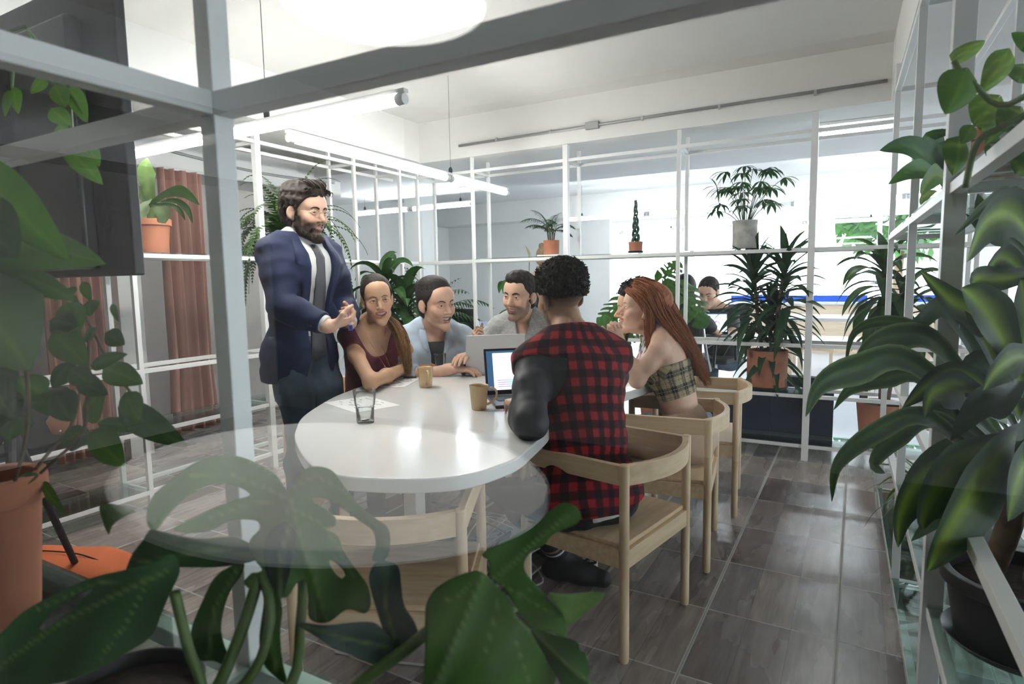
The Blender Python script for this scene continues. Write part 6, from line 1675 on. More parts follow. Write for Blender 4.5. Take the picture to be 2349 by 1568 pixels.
for pts, w_, cf in (
    (((2330, 1010, 1.42), (2150, 790, 1.40), (2050, 738, 1.38), (1960, 760, 1.36), (1938, 850, 1.36)), 30, DG),
    (((2310, 1030, 1.40), (2160, 800, 1.34), (2060, 770, 1.32), (1985, 800, 1.30), (1950, 880, 1.30)), 62, DG),
    (((2300, 1020, 1.38), (2090, 830, 1.26), (1960, 845, 1.22), (1880, 880, 1.20), (1848, 955, 1.20)), 74, DG),
    (((2290, 1040, 1.40), (2120, 872, 1.34), (2030, 868, 1.32), (1950, 890, 1.30), (1912, 940, 1.30)), 44, DG),
    (((2290, 1100, 1.36), (2130, 958, 1.24), (2010, 985, 1.20), (1920, 1060, 1.18), (1908, 1150, 1.18)), 56, DG),
    (((2330, 1090, 1.40), (2150, 962, 1.32), (2050, 1000, 1.28), (2000, 1060, 1.26), (2030, 1085, 1.26)), 58, DG),
    (((2340, 1050, 1.34), (2230, 1050, 1.18), (2110, 1100, 1.10), (2065, 1180, 1.08), (2060, 1255, 1.08)), 100, ST),
    (((2349, 1010, 1.32), (2240, 1040, 1.14), (2165, 1090, 1.08), (2120, 1170, 1.06), (2118, 1215, 1.06)), 120, ST),
    (((2349, 990, 1.30), (2290, 1040, 1.12), (2215, 1150, 1.05), (2160, 1240, 1.03), (2128, 1310, 1.03)), 150, ST),
    (((2380, 980, 1.26), (2350, 1060, 1.10), (2325, 1130, 1.05), (2312, 1195, 1.04)), 120, ST),
    (((2400, 820, 1.3), (2330, 820, 1.2), (2285, 850, 1.16), (2255, 895, 1.15)), 80, ST),
    (((2330, 940, 1.36), (2230, 880, 1.28), (2150, 870, 1.26), (2070, 935, 1.25)), 80, ST),
    (((2310, 960, 1.34), (2210, 900, 1.26), (2140, 900, 1.22), (2120, 960, 1.22)), 90, ST),
    (((2340, 960, 1.36), (2240, 740, 1.30), (2180, 690, 1.28), (2110, 620, 1.27)), 70, ST),
    (((2349, 900, 1.30), (2290, 760, 1.22), (2240, 690, 1.20), (2205, 660, 1.18)), 110, ST),
    (((2330, 980, 1.40), (2180, 720, 1.36), (2110, 735, 1.34), (2060, 790, 1.33)), 50, DK),
    (((2349, 820, 1.30), (2360, 700, 1.25), (2340, 640, 1.22)), 120, ST),
    (((2300, 1060, 1.40), (2200, 960, 1.36), (2100, 960, 1.34), (2020, 1010, 1.33)), 50, DK),
    (((2349, 1120, 1.36), (2260, 1120, 1.28), (2180, 1150, 1.24), (2090, 1240, 1.23)), 90, DK),
    (((2310, 1080, 1.40), (2220, 1030, 1.36), (2130, 1050, 1.33), (2070, 1110, 1.32)), 70, DK),
    (((2349, 960, 1.38), (2300, 860, 1.36), (2230, 830, 1.35), (2200, 870, 1.35)), 70, DK),
    (((2420, 640, 1.25), (2330, 500, 1.18), (2260, 510, 1.14), (2218, 600, 1.12)), 118, ST),
    (((2400, 620, 1.30), (2300, 640, 1.26), (2240, 640, 1.24), (2235, 660, 1.24)), 60, ST),
    (((2420, 560, 1.35), (2320, 450, 1.30), (2260, 470, 1.28), (2190, 540, 1.27)), 36, DG),
    (((2420, 700, 1.35), (2330, 560, 1.32), (2270, 540, 1.30), (2215, 490, 1.30)), 46, DK),
    (((2430, 760, 1.30), (2330, 610, 1.28), (2280, 600, 1.26), (2230, 700, 1.25)), 60, ST),
    (((2420, 780, 1.30), (2320, 720, 1.30), (2240, 750, 1.29), (2190, 700, 1.29)), 60, DK),
    (((2349, 860, 1.30), (2290, 920, 1.22), (2240, 930, 1.20), (2180, 1010, 1.19)), 80, DK),
    (((2390, 900, 1.24), (2370, 960, 1.14), (2350, 1020, 1.10), (2330, 1060, 1.10)), 110, DK)):
    px_leaf(e, pts, w_, cf, 0.30, 0.45, 0.30, 0.05, ph=w_ * 0.7)
# right shelf, top board: pothos trailing in from the right
e = plant('golden_pothos', 'light green pothos vine trailing over the top board of the right shelf', 'potted plant', (0.355, 0.86, 1.4895)); z = pot(e, 0.06, 0.075, 0.13, terracotta)
MB().tube(smooth_path([(0, 0, z), Vector((0.33, 0.83, 1.66)) - Vector((0.355, 0.86, 1.4895)), dep(2349, 222, 0.88) - e.location, dep(2230, 190, 0.92) - e.location, dep(2188, 140, 0.93) - e.location], 6), 0.0045, 8).build('stem', stem_green, e, smooth=True)
px_stem(e, ((2400, 240, 0.9), (2300, 290, 0.92), (2240, 330, 0.94), (2215, 430, 0.95)), 0.005)
PO = lambda s_, t: lerp3((0.060, 0.150, 0.020), (0.22, 0.32, 0.06), max(0, math.sin(23 * s_ + 9 * t + 5 * s_ * t)) ** 4 * 0.8)
PG = lambda s_, t: (0.065, 0.165, 0.015)
PP = lambda s_, t: lerp3((0.12, 0.22, 0.03), (0.30, 0.38, 0.10), max(0, math.sin(17 * s_ + 13 * t)) ** 2 * 0.7)
for b, t, w_, fn in (((2215, 165, .92), (2168, 262, .91), 88, PG), ((2190, 135, .93), (2260, 92, .95), 40, PP), ((2310, 120, .95), (2250, 215, .93), 58, PP), ((2290, 225, .96), (2235, 290, .95), 90, PP), ((2349, 150, .95), (2335, 190, .93), 70, PO), ((2340, 250, .93), (2290, 300, .92), 70, PO), ((2270, 270, .98), (2250, 300, .97), 60, PO),
                   ((2200, 320, .98), (2185, 402, .97), 62, PO), ((2230, 290, .95), (2205, 330, .94), 38, PG), ((2349, 310, .98), (2300, 340, .98), 70, PG), ((2320, 280, .99), (2260, 330, .98), 50, PO), ((2380, 100, .95), (2320, 75, .96), 60, PG), ((2300, 340, 1.0), (2270, 370, 1.0), 60, PG), ((2370, 350, 1.0), (2330, 400, .98), 80, PO)):
    lm = LM(); heart_leaf(lm, dep(*b), dep(*t), w_ * b[2] / FPX, TOCAM + Vector((0.1 * math.sin(b[0]), 0, 0.2)), fn=fn, bend=0.25, cup=0.35); lm.build('leaf', e, off=e.location)
# right shelf, top board: broad-leaved plant in a terracotta pot
e = plant('potted_philodendron', 'broad-leaved plant in a terracotta pot on the top board of the right shelf', 'potted plant', (0.345, 1.98, 1.4895)); z = pot(e, 0.070, 0.085, 0.15, terracotta, rim=0.006, rimh=0.03)
for pts, w_, fn in ((((2185, 420, 1.95), (2140, 370, 1.9), (2080, 335, 1.85), (2018, 345, 1.85)), 60, plain((0.035, 0.11, 0.03))), (((2190, 420, 1.95), (2140, 340, 1.9), (2130, 310, 1.88), (2195, 300, 1.85)), 80, plain((0.05, 0.13, 0.035))), (((2180, 430, 1.9), (2120, 390, 1.85), (2080, 395, 1.82), (2038, 422, 1.8)), 46, plain((0.06, 0.16, 0.03))),
                   (((2185, 430, 1.9), (2150, 400, 1.8), (2125, 420, 1.78), (2112, 450, 1.78)), 50, stripe((0.08, 0.17, 0.03), (0.25, 0.30, 0.05))), (((2200, 430, 1.95), (2190, 360, 1.9), (2150, 330, 1.88)), 60, plain((0.04, 0.12, 0.03))), (((2210, 430, 2.0), (2260, 380, 2.0), (2290, 430, 2.0)), 50, plain((0.04, 0.12, 0.03))), (((2150, 440, 1.9), (2120, 450, 1.85), (2112, 470, 1.85)), 25, plain((0.16, 0.24, 0.05))), (((2230, 430, 2.0), (2250, 470, 1.98), (2238, 520, 1.97)), 40, plain((0.05, 0.13, 0.03)))):
    px_leaf(e, pts, w_, fn, 0.2, 0.4, 0.1, 0.08)
for pts in (((2190, 450, 1.97), (2170, 400, 1.92)), ((2180, 450, 1.97), (2150, 410, 1.9)), ((2195, 450, 1.98), (2215, 390, 1.98))): px_stem(e, pts, 0.003)

# nearest shelf: split-leaf monstera in a low black bowl on the glass board
pb = dep(300, 1705, 0.575)
e = plant('potted_monstera', 'large split-leaf monstera on the nearest shelf, leaves spread across the bottom', 'potted plant', (pb.x, pb.y, 0.832)); MB().lathe([(0.052, 0), (0.068, 0.07), (0.064, 0.07), (0.061, 0.055)], 36).build('pot', black_plastic, e, bevel=0.002); MB().lathe([(0.060, 0.056), (0.0001, 0.060)], 24, cap0=False).build('soil', soil, e)
up = Vector((0, 0, 1))
def poly_sd(poly):
    P_ = np.array(poly, float); A = P_; B_ = np.roll(P_, -1, 0)
    def f(u, v):
        d = np.full(u.shape, 1e9); ins = np.zeros(u.shape, bool)
        for (ax, ay), (bx, by) in zip(A, B_):
            ex, ey = bx - ax, by - ay; t = np.clip(((u - ax) * ex + (v - ay) * ey) / (ex * ex + ey * ey + 1e-9), 0, 1)
            d = np.minimum(d, np.hypot(u - ax - ex * t, v - ay - ey * t))
            if ey != 0: ins ^= ((ay > v) != (by > v)) & (u < ex * (v - ay) / ey + ax)
        return np.where(ins, d, -d)
    return f
def traced_leaf(poly, D, veins, col, kx=0.0, ky=0.0, qx=0.0, wav=0.006, step=9, holes=(), vcol=(0.20, 0.28, 0.10)):
    """one leaf with the outline it has, curved in depth about its midrib"""
    pl = [(q.x, q.y) for q in (Vector((x, y)) for x, y in closed_spline(poly, 4))]; fo = poly_sd(pl); fh = [poly_sd([(x, y) for x, y in closed_spline(h, 4)]) for h in holes]
    def f(u, v):
        d = fo(u, v)
        for h in fh: d = np.minimum(d, -h(u, v))
        return d
    xs = [q[0] for q in pl]; ys = [q[1] for q in pl]; x0, x1, y0, y1 = min(xs) - 5, max(xs) + 5, min(ys) - 5, max(ys) + 5
    P_, F = mask_mesh(f, x0, x1, y0, y1, int((x1 - x0) / step) + 2, int((y1 - y0) / step) + 2)
    xc, yc = (x0 + x1) / 2, (y0 + y1) / 2; mid = veins[0] if veins else None
    lm = LM(); o = Vector(e.location)
    def dv(x, y, V_):
        m = 1e9
        for (ax, ay), (bx, by) in zip(V_[:-1], V_[1:]):
            ex, ey = bx - ax, by - ay; t = min(1, max(0, ((x - ax) * ex + (y - ay) * ey) / (ex * ex + ey * ey + 1e-9))); m = min(m, math.hypot(x - ax - ex * t, y - ay - ey * t))
        return m
    for x, y in P_:
        dm = dv(x, y, mid) if mid else abs(x - xc)
        d = D + kx * (x - xc) / 100 + ky * (y - yc) / 100 + qx * (dm / 100) ** 2 - 0.012 * math.exp(-dm / 14.0) * 0.4 + wav * math.sin(x * 0.021 + y * 0.013 + D * 90)
        lm.v.append(tuple(dep(x, y, d) - o)); k = 0.0
        for V_ in veins: k = max(k, 1 - dv(x, y, V_) / (5.5 if V_ is mid else 3.5))
        m = 0.9 + 0.12 * math.sin(x * 0.05 + y * 0.031); lm.c.append(lerp3(tuple(c_ * m for c_ in col), vcol, max(0, k) * 0.75))
    lm.f = F; return lm.build('leaf', e, solid=0.0006)
def C2(pts): return [(x * 0.8748, y * 0.875 + 784) for x, y in pts]
def C6(pts): return [(940 + x * 0.2806, 1128 + y * 0.2806) for x, y in pts]
traced_leaf(C2([(755, 392), (728, 352), (690, 326), (640, 303), (590, 295), (545, 300), (500, 323), (450, 360), (408, 395), (388, 430), (384, 468), (396, 492), (415, 488), (440, 455), (480, 415), (525, 384), (575, 371), (620, 378), (656, 400), (615, 414), (560, 435), (510, 458), (455, 488), (480, 500), (545, 497), (590, 475), (635, 465), (676, 470), (682, 490), (655, 520), (660, 560), (700, 610), (745, 672), (778, 632), (800, 624), (808, 665), (812, 726), (860, 735), (910, 700), (955, 712), (972, 690), (965, 640), (935, 598), (900, 545), (886, 508), (856, 490), (884, 480), (876, 455), (845, 432), (812, 414), (850, 410), (905, 442), (950, 474), (978, 495), (986, 535), (975, 572), (1010, 570), (1022, 538), (1018, 488), (985, 462), (940, 425), (905, 380), (872, 338), (835, 326), (800, 333), (775, 356)]), 0.625,
    [C2([(757, 395), (790, 520), (830, 640), (855, 730)]), C2([(750, 405), (690, 380), (600, 345), (500, 350)]), C2([(752, 412), (650, 425), (540, 465)]), C2([(760, 420), (735, 520), (720, 580)]), C2([(770, 380), (830, 350), (900, 390), (990, 480)]), C2([(775, 440), (850, 480), (930, 620)])], (0.085, 0.175, 0.045), ky=-0.014, qx=-0.006, holes=[C2([(862, 572), (880, 578), (905, 605), (900, 622), (878, 605)])])
traced_leaf(C2([(-60, 800), (0, 765), (60, 708), (150, 658), (240, 618), (330, 596), (400, 578), (452, 555), (472, 600), (445, 660), (420, 720), (398, 770), (330, 815), (250, 860), (150, 895), (-60, 920)]), 0.555, [C2([(440, 600), (330, 650), (150, 740), (0, 850)]), C2([(400, 620), (260, 630), (100, 700)]), C2([(380, 640), (330, 740), (260, 830)])], (0.045, 0.110, 0.038), kx=0.010, qx=-0.004, holes=[C2([(105, 756), (130, 715), (180, 675), (246, 643), (225, 668), (165, 722)])])
traced_leaf(C2([(640, 578), (600, 590), (560, 620), (530, 680), (505, 740), (500, 790), (520, 832), (560, 836), (612, 852), (590, 800), (580, 740), (600, 660), (632, 612)]), 0.60, [C2([(620, 600), (560, 700), (545, 830)])], (0.035, 0.095, 0.018), qx=-0.01)
traced_leaf(C2([(700, 640), (730, 660), (740, 700), (735, 760), (740, 830), (752, 893), (720, 875), (690, 840), (680, 780), (690, 700)]), 0.60, [C2([(712, 650), (706, 760), (722, 860)])], (0.045, 0.115, 0.020), qx=-0.01)
traced_leaf(C2([(690, 540), (705, 500), (745, 470), (778, 500), (770, 560), (750, 640), (735, 675), (700, 610)]), 0.585, [C2([(760, 480), (730, 580), (735, 670)])], (0.035, 0.060, 0.042), qx=-0.01)
traced_leaf(C2([(990, 574), (1020, 574), (1045, 590), (1052, 640), (1060, 690), (1090, 740), (1095, 780), (1060, 790), (1042, 838), (1020, 800), (1000, 740), (975, 660), (968, 610)]), 0.59, [C2([(1005, 580), (1010, 680), (1045, 830)])], (0.080, 0.125, 0.105), qx=-0.02, kx=-0.01)
traced_leaf(C2([(775, 735), (850, 742), (920, 735), (980, 735), (1010, 760), (1032, 792), (1020, 830), (980, 842), (920, 820), (870, 800), (830, 772)]), 0.575, [C2([(790, 742), (900, 775), (1020, 800)])], (0.10, 0.15, 0.13), qx=-0.015, ky=-0.02)
traced_leaf(C2([(395, 492), (440, 500), (520, 515), (600, 510), (650, 525), (690, 560), (640, 580), (560, 590), (470, 590), (400, 600), (330, 620), (345, 560), (375, 520)]), 0.615, [C2([(680, 560), (560, 545), (360, 580)])], (0.040, 0.100, 0.032), qx=-0.008)
traced_leaf(C2([(262, 425), (300, 425), (360, 445), (330, 455), (295, 480), (285, 505), (270, 470)]), 0.65, [C2([(350, 447), (285, 450)])], (0.13, 0.22, 0.07))
traced_leaf(C6([(125, 1000), (140, 900), (200, 800), (280, 740), (400, 680), (500, 650), (560, 645), (640, 690), (720, 780), (800, 860), (850, 960), (870, 1010), (960, 1100), (1010, 1180), (1080, 1300), (1150, 1420), (1200, 1490), (1150, 1600), (900, 1700), (500, 1760), (130, 1750), (126, 1300)]), 0.535, [C6([(585, 690), (480, 960), (330, 1300), (200, 1600)]), C6([(735, 820), (700, 1000), (620, 1300)]), C6([(850, 960), (860, 1200), (980, 1568)]), C6([(560, 700), (400, 850), (250, 900)])], (0.060, 0.150, 0.022), qx=0.010, ky=-0.012)
traced_leaf(C6([(595, 490), (640, 470), (1000, 270), (1200, 110), (1280, 88), (1360, 120), (1402, 190), (1380, 250), (1300, 290), (1200, 330), (1140, 370), (1100, 430), (1000, 480), (940, 560), (940, 640), (1000, 720), (1100, 830), (1200, 940), (1262, 1000), (1285, 1090), (1270, 1190), (1150, 1145), (1000, 1120), (960, 1090), (900, 1010), (820, 860), (700, 730), (640, 680), (650, 620), (655, 565), (620, 540), (592, 530)]), 0.60, [C6([(680, 720), (860, 560), (1050, 380), (1300, 180)]), C6([(700, 730), (900, 840), (1180, 1000)]), C6([(830, 890), (1000, 780)])], (0.065, 0.155, 0.030), qx=0.012, kx=0.004)
traced_leaf(C6([(1130, 820), (1200, 830), (1330, 830), (1450, 820), (1602, 822), (1560, 890), (1450, 980), (1350, 1060), (1285, 1090), (1255, 1000), (1195, 935)]), 0.615, [C6([(1270, 1000), (1420, 920), (1590, 830)]), C6([(1270, 960), (1400, 860)])], (0.15, 0.26, 0.07), qx=-0.01)
traced_leaf(C6([(990, 1120), (1200, 1170), (1370, 1225), (1390, 1290), (1430, 1300), (1470, 1450), (1462, 1530), (1600, 1600), (1300, 1620), (1180, 1470), (1080, 1300)]), 0.575, [C6([(1000, 1130), (1200, 1330), (1500, 1590)])], (0.035, 0.105, 0.018), qx=-0.008)
for pts, r in ((((661, 1124, .65), (690, 1250, .635), (690, 1420, .61), (640, 1600, .57), (330, 1690, .575)), 0.0055), (((400, 1355, .56), (430, 1480, .56), (460, 1600, .56), (340, 1690, .575)), 0.0050), (((1095, 1330, .555), (990, 1440, .565), (860, 1540, .56), (700, 1640, .56), (360, 1700, .575)), 0.0060), (((600, 1310, .60), (620, 1420, .585), (560, 1568, .57), (350, 1690, .575)), 0.0050), (((1180, 1390, .60), (1060, 1520, .58), (900, 1620, .57), (370, 1710, .575)), 0.0050), (((570, 1340, .60), (590, 1330, .60), (545, 1470, .59), (470, 1620, .57), (350, 1690, .575)), 0.0060)):
    px_stem(e, pts, r)
# nearest shelf, far left: ovate-leaved plant in a terracotta pot
pp = dep(-6, 1330, 0.80)
e = plant('potted_peperomia', 'leafy plant with oval leaves in a terracotta pot at the left edge', 'potted plant', (pp.x, pp.y, 0.832)); zp = pot(e, 0.042, 0.058, 0.205, terracotta, rim=0.006, rimh=0.035)
o_ = Vector(e.location)
px_st = [((20, 1150, .79), (110, 1040, .82), (170, 960, .84), (190, 820, .86), (172, 680, .87)), ((20, 1150, .79), (120, 1060, .80), (190, 990, .80), (200, 900, .80), (205, 780, .80)), ((20, 1150, .79), (60, 1000, .72), (60, 850, .66), (20, 700, .62)), ((172, 680, .87), (205, 740, .85), (250, 830, .84), (300, 900, .83))]
for s_ in px_st: MB().tube([q - o_ for q in smooth_path([dep(*q) for q in s_], 5)], 0.0022, 6).build('stem', stem_brown, e, smooth=True)
OV = [((150, 700), (182, 762), 56), ((205, 690), (208, 724), 34), ((120, 735), (178, 748), 54), ((258, 700), (272, 738), 14), ((203, 755), (207, 786), 30), ((245, 765), (286, 790), 38), ((128, 765), (200, 838), 62), ((215, 835), (293, 812), 34), ((160, 835), (120, 890), 50), ((245, 845), (328, 880), 52), ((165, 850), (212, 880), 46), ((180, 870), (248, 905), 44), ((100, 900), (28, 870), 60), ((165, 920), (60, 925), 58), ((130, 905), (165, 965), 60), ((195, 955), (240, 890), 56), ((235, 970), (345, 985), 32), ((285, 940), (430, 1022), 60), ((215, 995), (286, 1068), 62), ((195, 985), (140, 1020), 56), ((180, 1000), (165, 1035), 40), ((290, 905), (320, 965), 46), ((60, 1085), (45, 1120), 44), ((75, 1090), (95, 1160), 26), ((100, 1110), (150, 1175), 22), ((40, 960), (20, 1010), 60), ((10, 900), (-10, 1000), 70), ((190, 650), (210, 690), 22), ((170, 660), (125, 690), 20)]
for k, (b, t, w_) in enumerate(OV):
    D = 0.80 + 0.04 * math.sin(k * 1.7); lm = LM(); c = [(0.055, 0.115, 0.030), (0.040, 0.090, 0.028), (0.030, 0.065, 0.028)][k % 3]
    heart_leaf(lm, dep(b[0], b[1], D) - o_, dep(t[0], t[1], D - 0.02) - o_, w_ * 1.15 * D / FPX, TOCAM + Vector((0.3 * math.sin(k), 0.2 * math.cos(k * 2), 0.3)), col=c, bend=0.2, cup=0.3, nv=12); lm.build('leaf', e)
for b, t, w_, c in (((-70, 380, .62), (160, 600, .60), 120, (0.060, 0.17, 0.012)), ((-60, 640, .60), (70, 850, .57), 210, (0.085, 0.13, 0.075)), ((-40, 560, .63), (242, 605, .61), 130, (0.050, 0.12, 0.025)), ((-90, 470, .58), (40, 590, .57), 150, (0.018, 0.055, 0.020)), ((-60, 600, .62), (180, 690, .61), 90, (0.040, 0.095, 0.025)), ((-60, 760, .60), (30, 960, .58), 120, (0.045, 0.065, 0.045))):
    lm = LM(); heart_leaf(lm, dep(*b) - o_, dep(*t) - o_, w_ * b[2] / FPX, TOCAM + Vector((0, 0, .5)), col=c, bend=0.25, cup=0.25, nv=14); lm.build('leaf', e)
# added pothos on the nearest shelf frame, standing in for leaves mirrored in glass
qh = dep(-75, 120, 0.86)
e = plant('pothos_stand_in', 'added light green pothos standing in for mirrored leaves, upper left', 'potted plant', (-1.22, 0.32, 1.4915)); MB().box2((-0.20, -0.10, -0.0008), (0.10, 0.10, 0.0)).build('tray', shelf_glass, e); z = pot(e, 0.05, 0.06, 0.10, terracotta); o_ = Vector(e.location)
for s_ in (((60, 60, .95), (110, 180, .95), (160, 215, .95), (190, 260, .95)), ((60, 60, .95), (150, 200, .97), (170, 320, .97), (215, 400, .97)), ((40, 80, .95), (30, 160, .95), (25, 230, .95))):
    MB().tube([Vector((0, 0, z))] + [q - o_ for q in smooth_path([dep(*q) for q in s_], 5)], 0.0025, 6).build('stem', stem_green, e, smooth=True)
for k, (b, t, w_) in enumerate((((128, 198), (150, 246), 46), ((165, 205), (200, 282), 40), ((120, 252), (162, 288), 44), ((158, 340), (236, 424), 50), ((205, 338), (228, 382), 34), ((18, 212), (12, 268), 30), ((34, 205), (42, 262), 30), ((100, 180), (70, 215), 36), ((150, 290), (120, 320), 36))):
    D = 0.94 + 0.02 * math.sin(k * 2.1); lm = LM(); heart_leaf(lm, dep(b[0], b[1], D) - o_, dep(t[0], t[1], D) - o_, w_ * D / FPX, TOCAM + Vector((0.2 * math.sin(k), 0, .2)), col=(0.10, 0.21, 0.04), bend=0.2, cup=0.25); lm.build('leaf', e)
# left shelf: fern and staghorn fern on the upper glass board
def fern(e, z, n, L_, seed, col=(0.055, 0.135, 0.030)):
    R_ = np.random.RandomState(seed); lm = LM()
    for i in range(n):
        az = i * 2.39996 + R_.uniform(-.3, .3); t = (i + .5) / n; el = math.radians(84 - 62 * t + R_.uniform(-8, 8)); ll = L_ * R_.uniform(0.75, 1.1)
        d = Vector((math.cos(az) * math.cos(el), math.sin(az) * math.cos(el), math.sin(el))); P_ = spine((0.02 * math.cos(az), 0.02 * math.sin(az), z), d, ll, R_.uniform(2.0, 4.6), 26)
        lm.tube(P_, 0.0018, (0.08, 0.10, 0.03), 4)
        for k in range(3, 27):
            t2 = k / 26; dd = (P_[min(k + 1, 26)] - P_[k - 1]).normalized(); s_ = dd.cross(Vector((0, 0, 1)))
            if s_.length < .05: s_ = Vector((math.sin(az), -math.cos(az), 0))
            s_.normalize(); w_ = 0.068 * math.sin(PI * min(1, 0.12 + 0.88 * t2)) ** 0.6 * (1.05 - t2 * .55)
            for sg in (-1, 1):
                b = P_[k]; tip = b + (s_ * sg + dd * 0.35 + Vector((0, 0, -.15))).normalized() * w_; q = dd * 0.0105
                o = len(lm.v); m = R_.uniform(.75, 1.2); lm.v += [tuple(b - q * .6), tuple(b + q * .6), tuple(b.lerp(tip, .6) + q * .8), tuple(tip), tuple(b.lerp(tip, .55) - q * .7)]; lm.c += [tuple(v * m for v in col)] * 5; lm.f.append((o, o + 1, o + 2, o + 3, o + 4))
    lm.build('foliage', e)
p = onx(668, 577, -3.60); e = plant('potted_fern', 'big arching fern on the upper board of the left shelf behind the standing man', 'potted plant', (-3.605, p.y, 1.4735)); z = pot(e, 0.09, 0.11, 0.12, black_plastic); fern(e, z, 110, 0.70, 91)
p = onx(348, 566, -3.60); e = plant('staghorn_fern', 'staghorn fern with drooping antler leaves in a terracotta pot on the left shelf', 'potted plant', (-3.60, p.y, 1.4735)); z = pot(e, 0.088, 0.105, 0.20, terracotta, rim=0.008, rimh=0.04); o_ = Vector(e.location)
for pts, w_, c in ((((350, 500, 3.30), (342, 430, 3.28), (335, 395, 3.27), (338, 362, 3.26)), 46, (0.10, 0.16, 0.06)), (((345, 470, 3.2), (380, 445, 3.1), (420, 440, 3.05), (458, 470, 3.02)), 26, (0.04, 0.09, 0.03)), (((350, 470, 3.2), (400, 460, 3.1), (430, 480, 3.05), (442, 512, 3.04)), 16, (0.04, 0.09, 0.03)), (((340, 470, 3.2), (390, 470, 3.1), (415, 485, 3.05), (425, 505, 3.04)), 12, (0.04, 0.09, 0.03)), (((340, 460, 3.2), (325, 480, 3.1), (330, 500, 3.05)), 40, (0.11, 0.16, 0.08)), (((350, 460, 3.2), (375, 490, 3.1), (380, 512, 3.06)), 40, (0.11, 0.16, 0.08)), (((345, 470, 3.3), (320, 440, 3.28), (312, 445, 3.25)), 30, (0.07, 0.12, 0.05))):
    P_ = smooth_path([dep(*q) - o_ for q in pts], 5); lm = LM(); blade(lm, P_, w_ * pts[0][2] / FPX, plain(c, .2, .3), 0.15, 5, 0.5, 0.6, 0, 0.1, w_, up=TOCAM); lm.build('leaf', e)
# monstera behind the red-haired woman, outside the back partition
p = ony(1570, 760, 5.02)
e = plant('potted_monstera', 'split-leaf monstera standing behind the red-haired woman', 'potted plant', (p.x - 0.22, 5.02, 0)); z = pot(e, 0.12, 0.16, 0.32, terracotta, saucer=0.15); o_ = Vector(e.location)
for b, t, w_ in (((1560, 660, 4.95), (1618, 752, 4.85), 0.36), ((1505, 690, 4.98), (1490, 640, 4.98), 0.22), ((1440, 690, 5.0), (1375, 752, 4.9), 0.30), ((1470, 720, 4.95), (1420, 790, 4.9), 0.28), ((1520, 640, 5.05), (1560, 600, 5.1), 0.22)):
    b_, t_ = dep(*b) - o_, dep(*t) - o_; monstera_leaf(e, b_, t_, w_, TOCAM + up * 0.6, seed=int(b[0]), bend=0.2, cup=0.3, lobe=0.5, nsl=4, depth=0.62, col=(0.045, 0.13, 0.025), fine=44)
    MB().tube(smooth_path([(0, 0, z), b_ * 0.45 + Vector((0, 0, 0.25)), b_], 5), 0.006, 6).build('stem', stem_green, e, smooth=True)
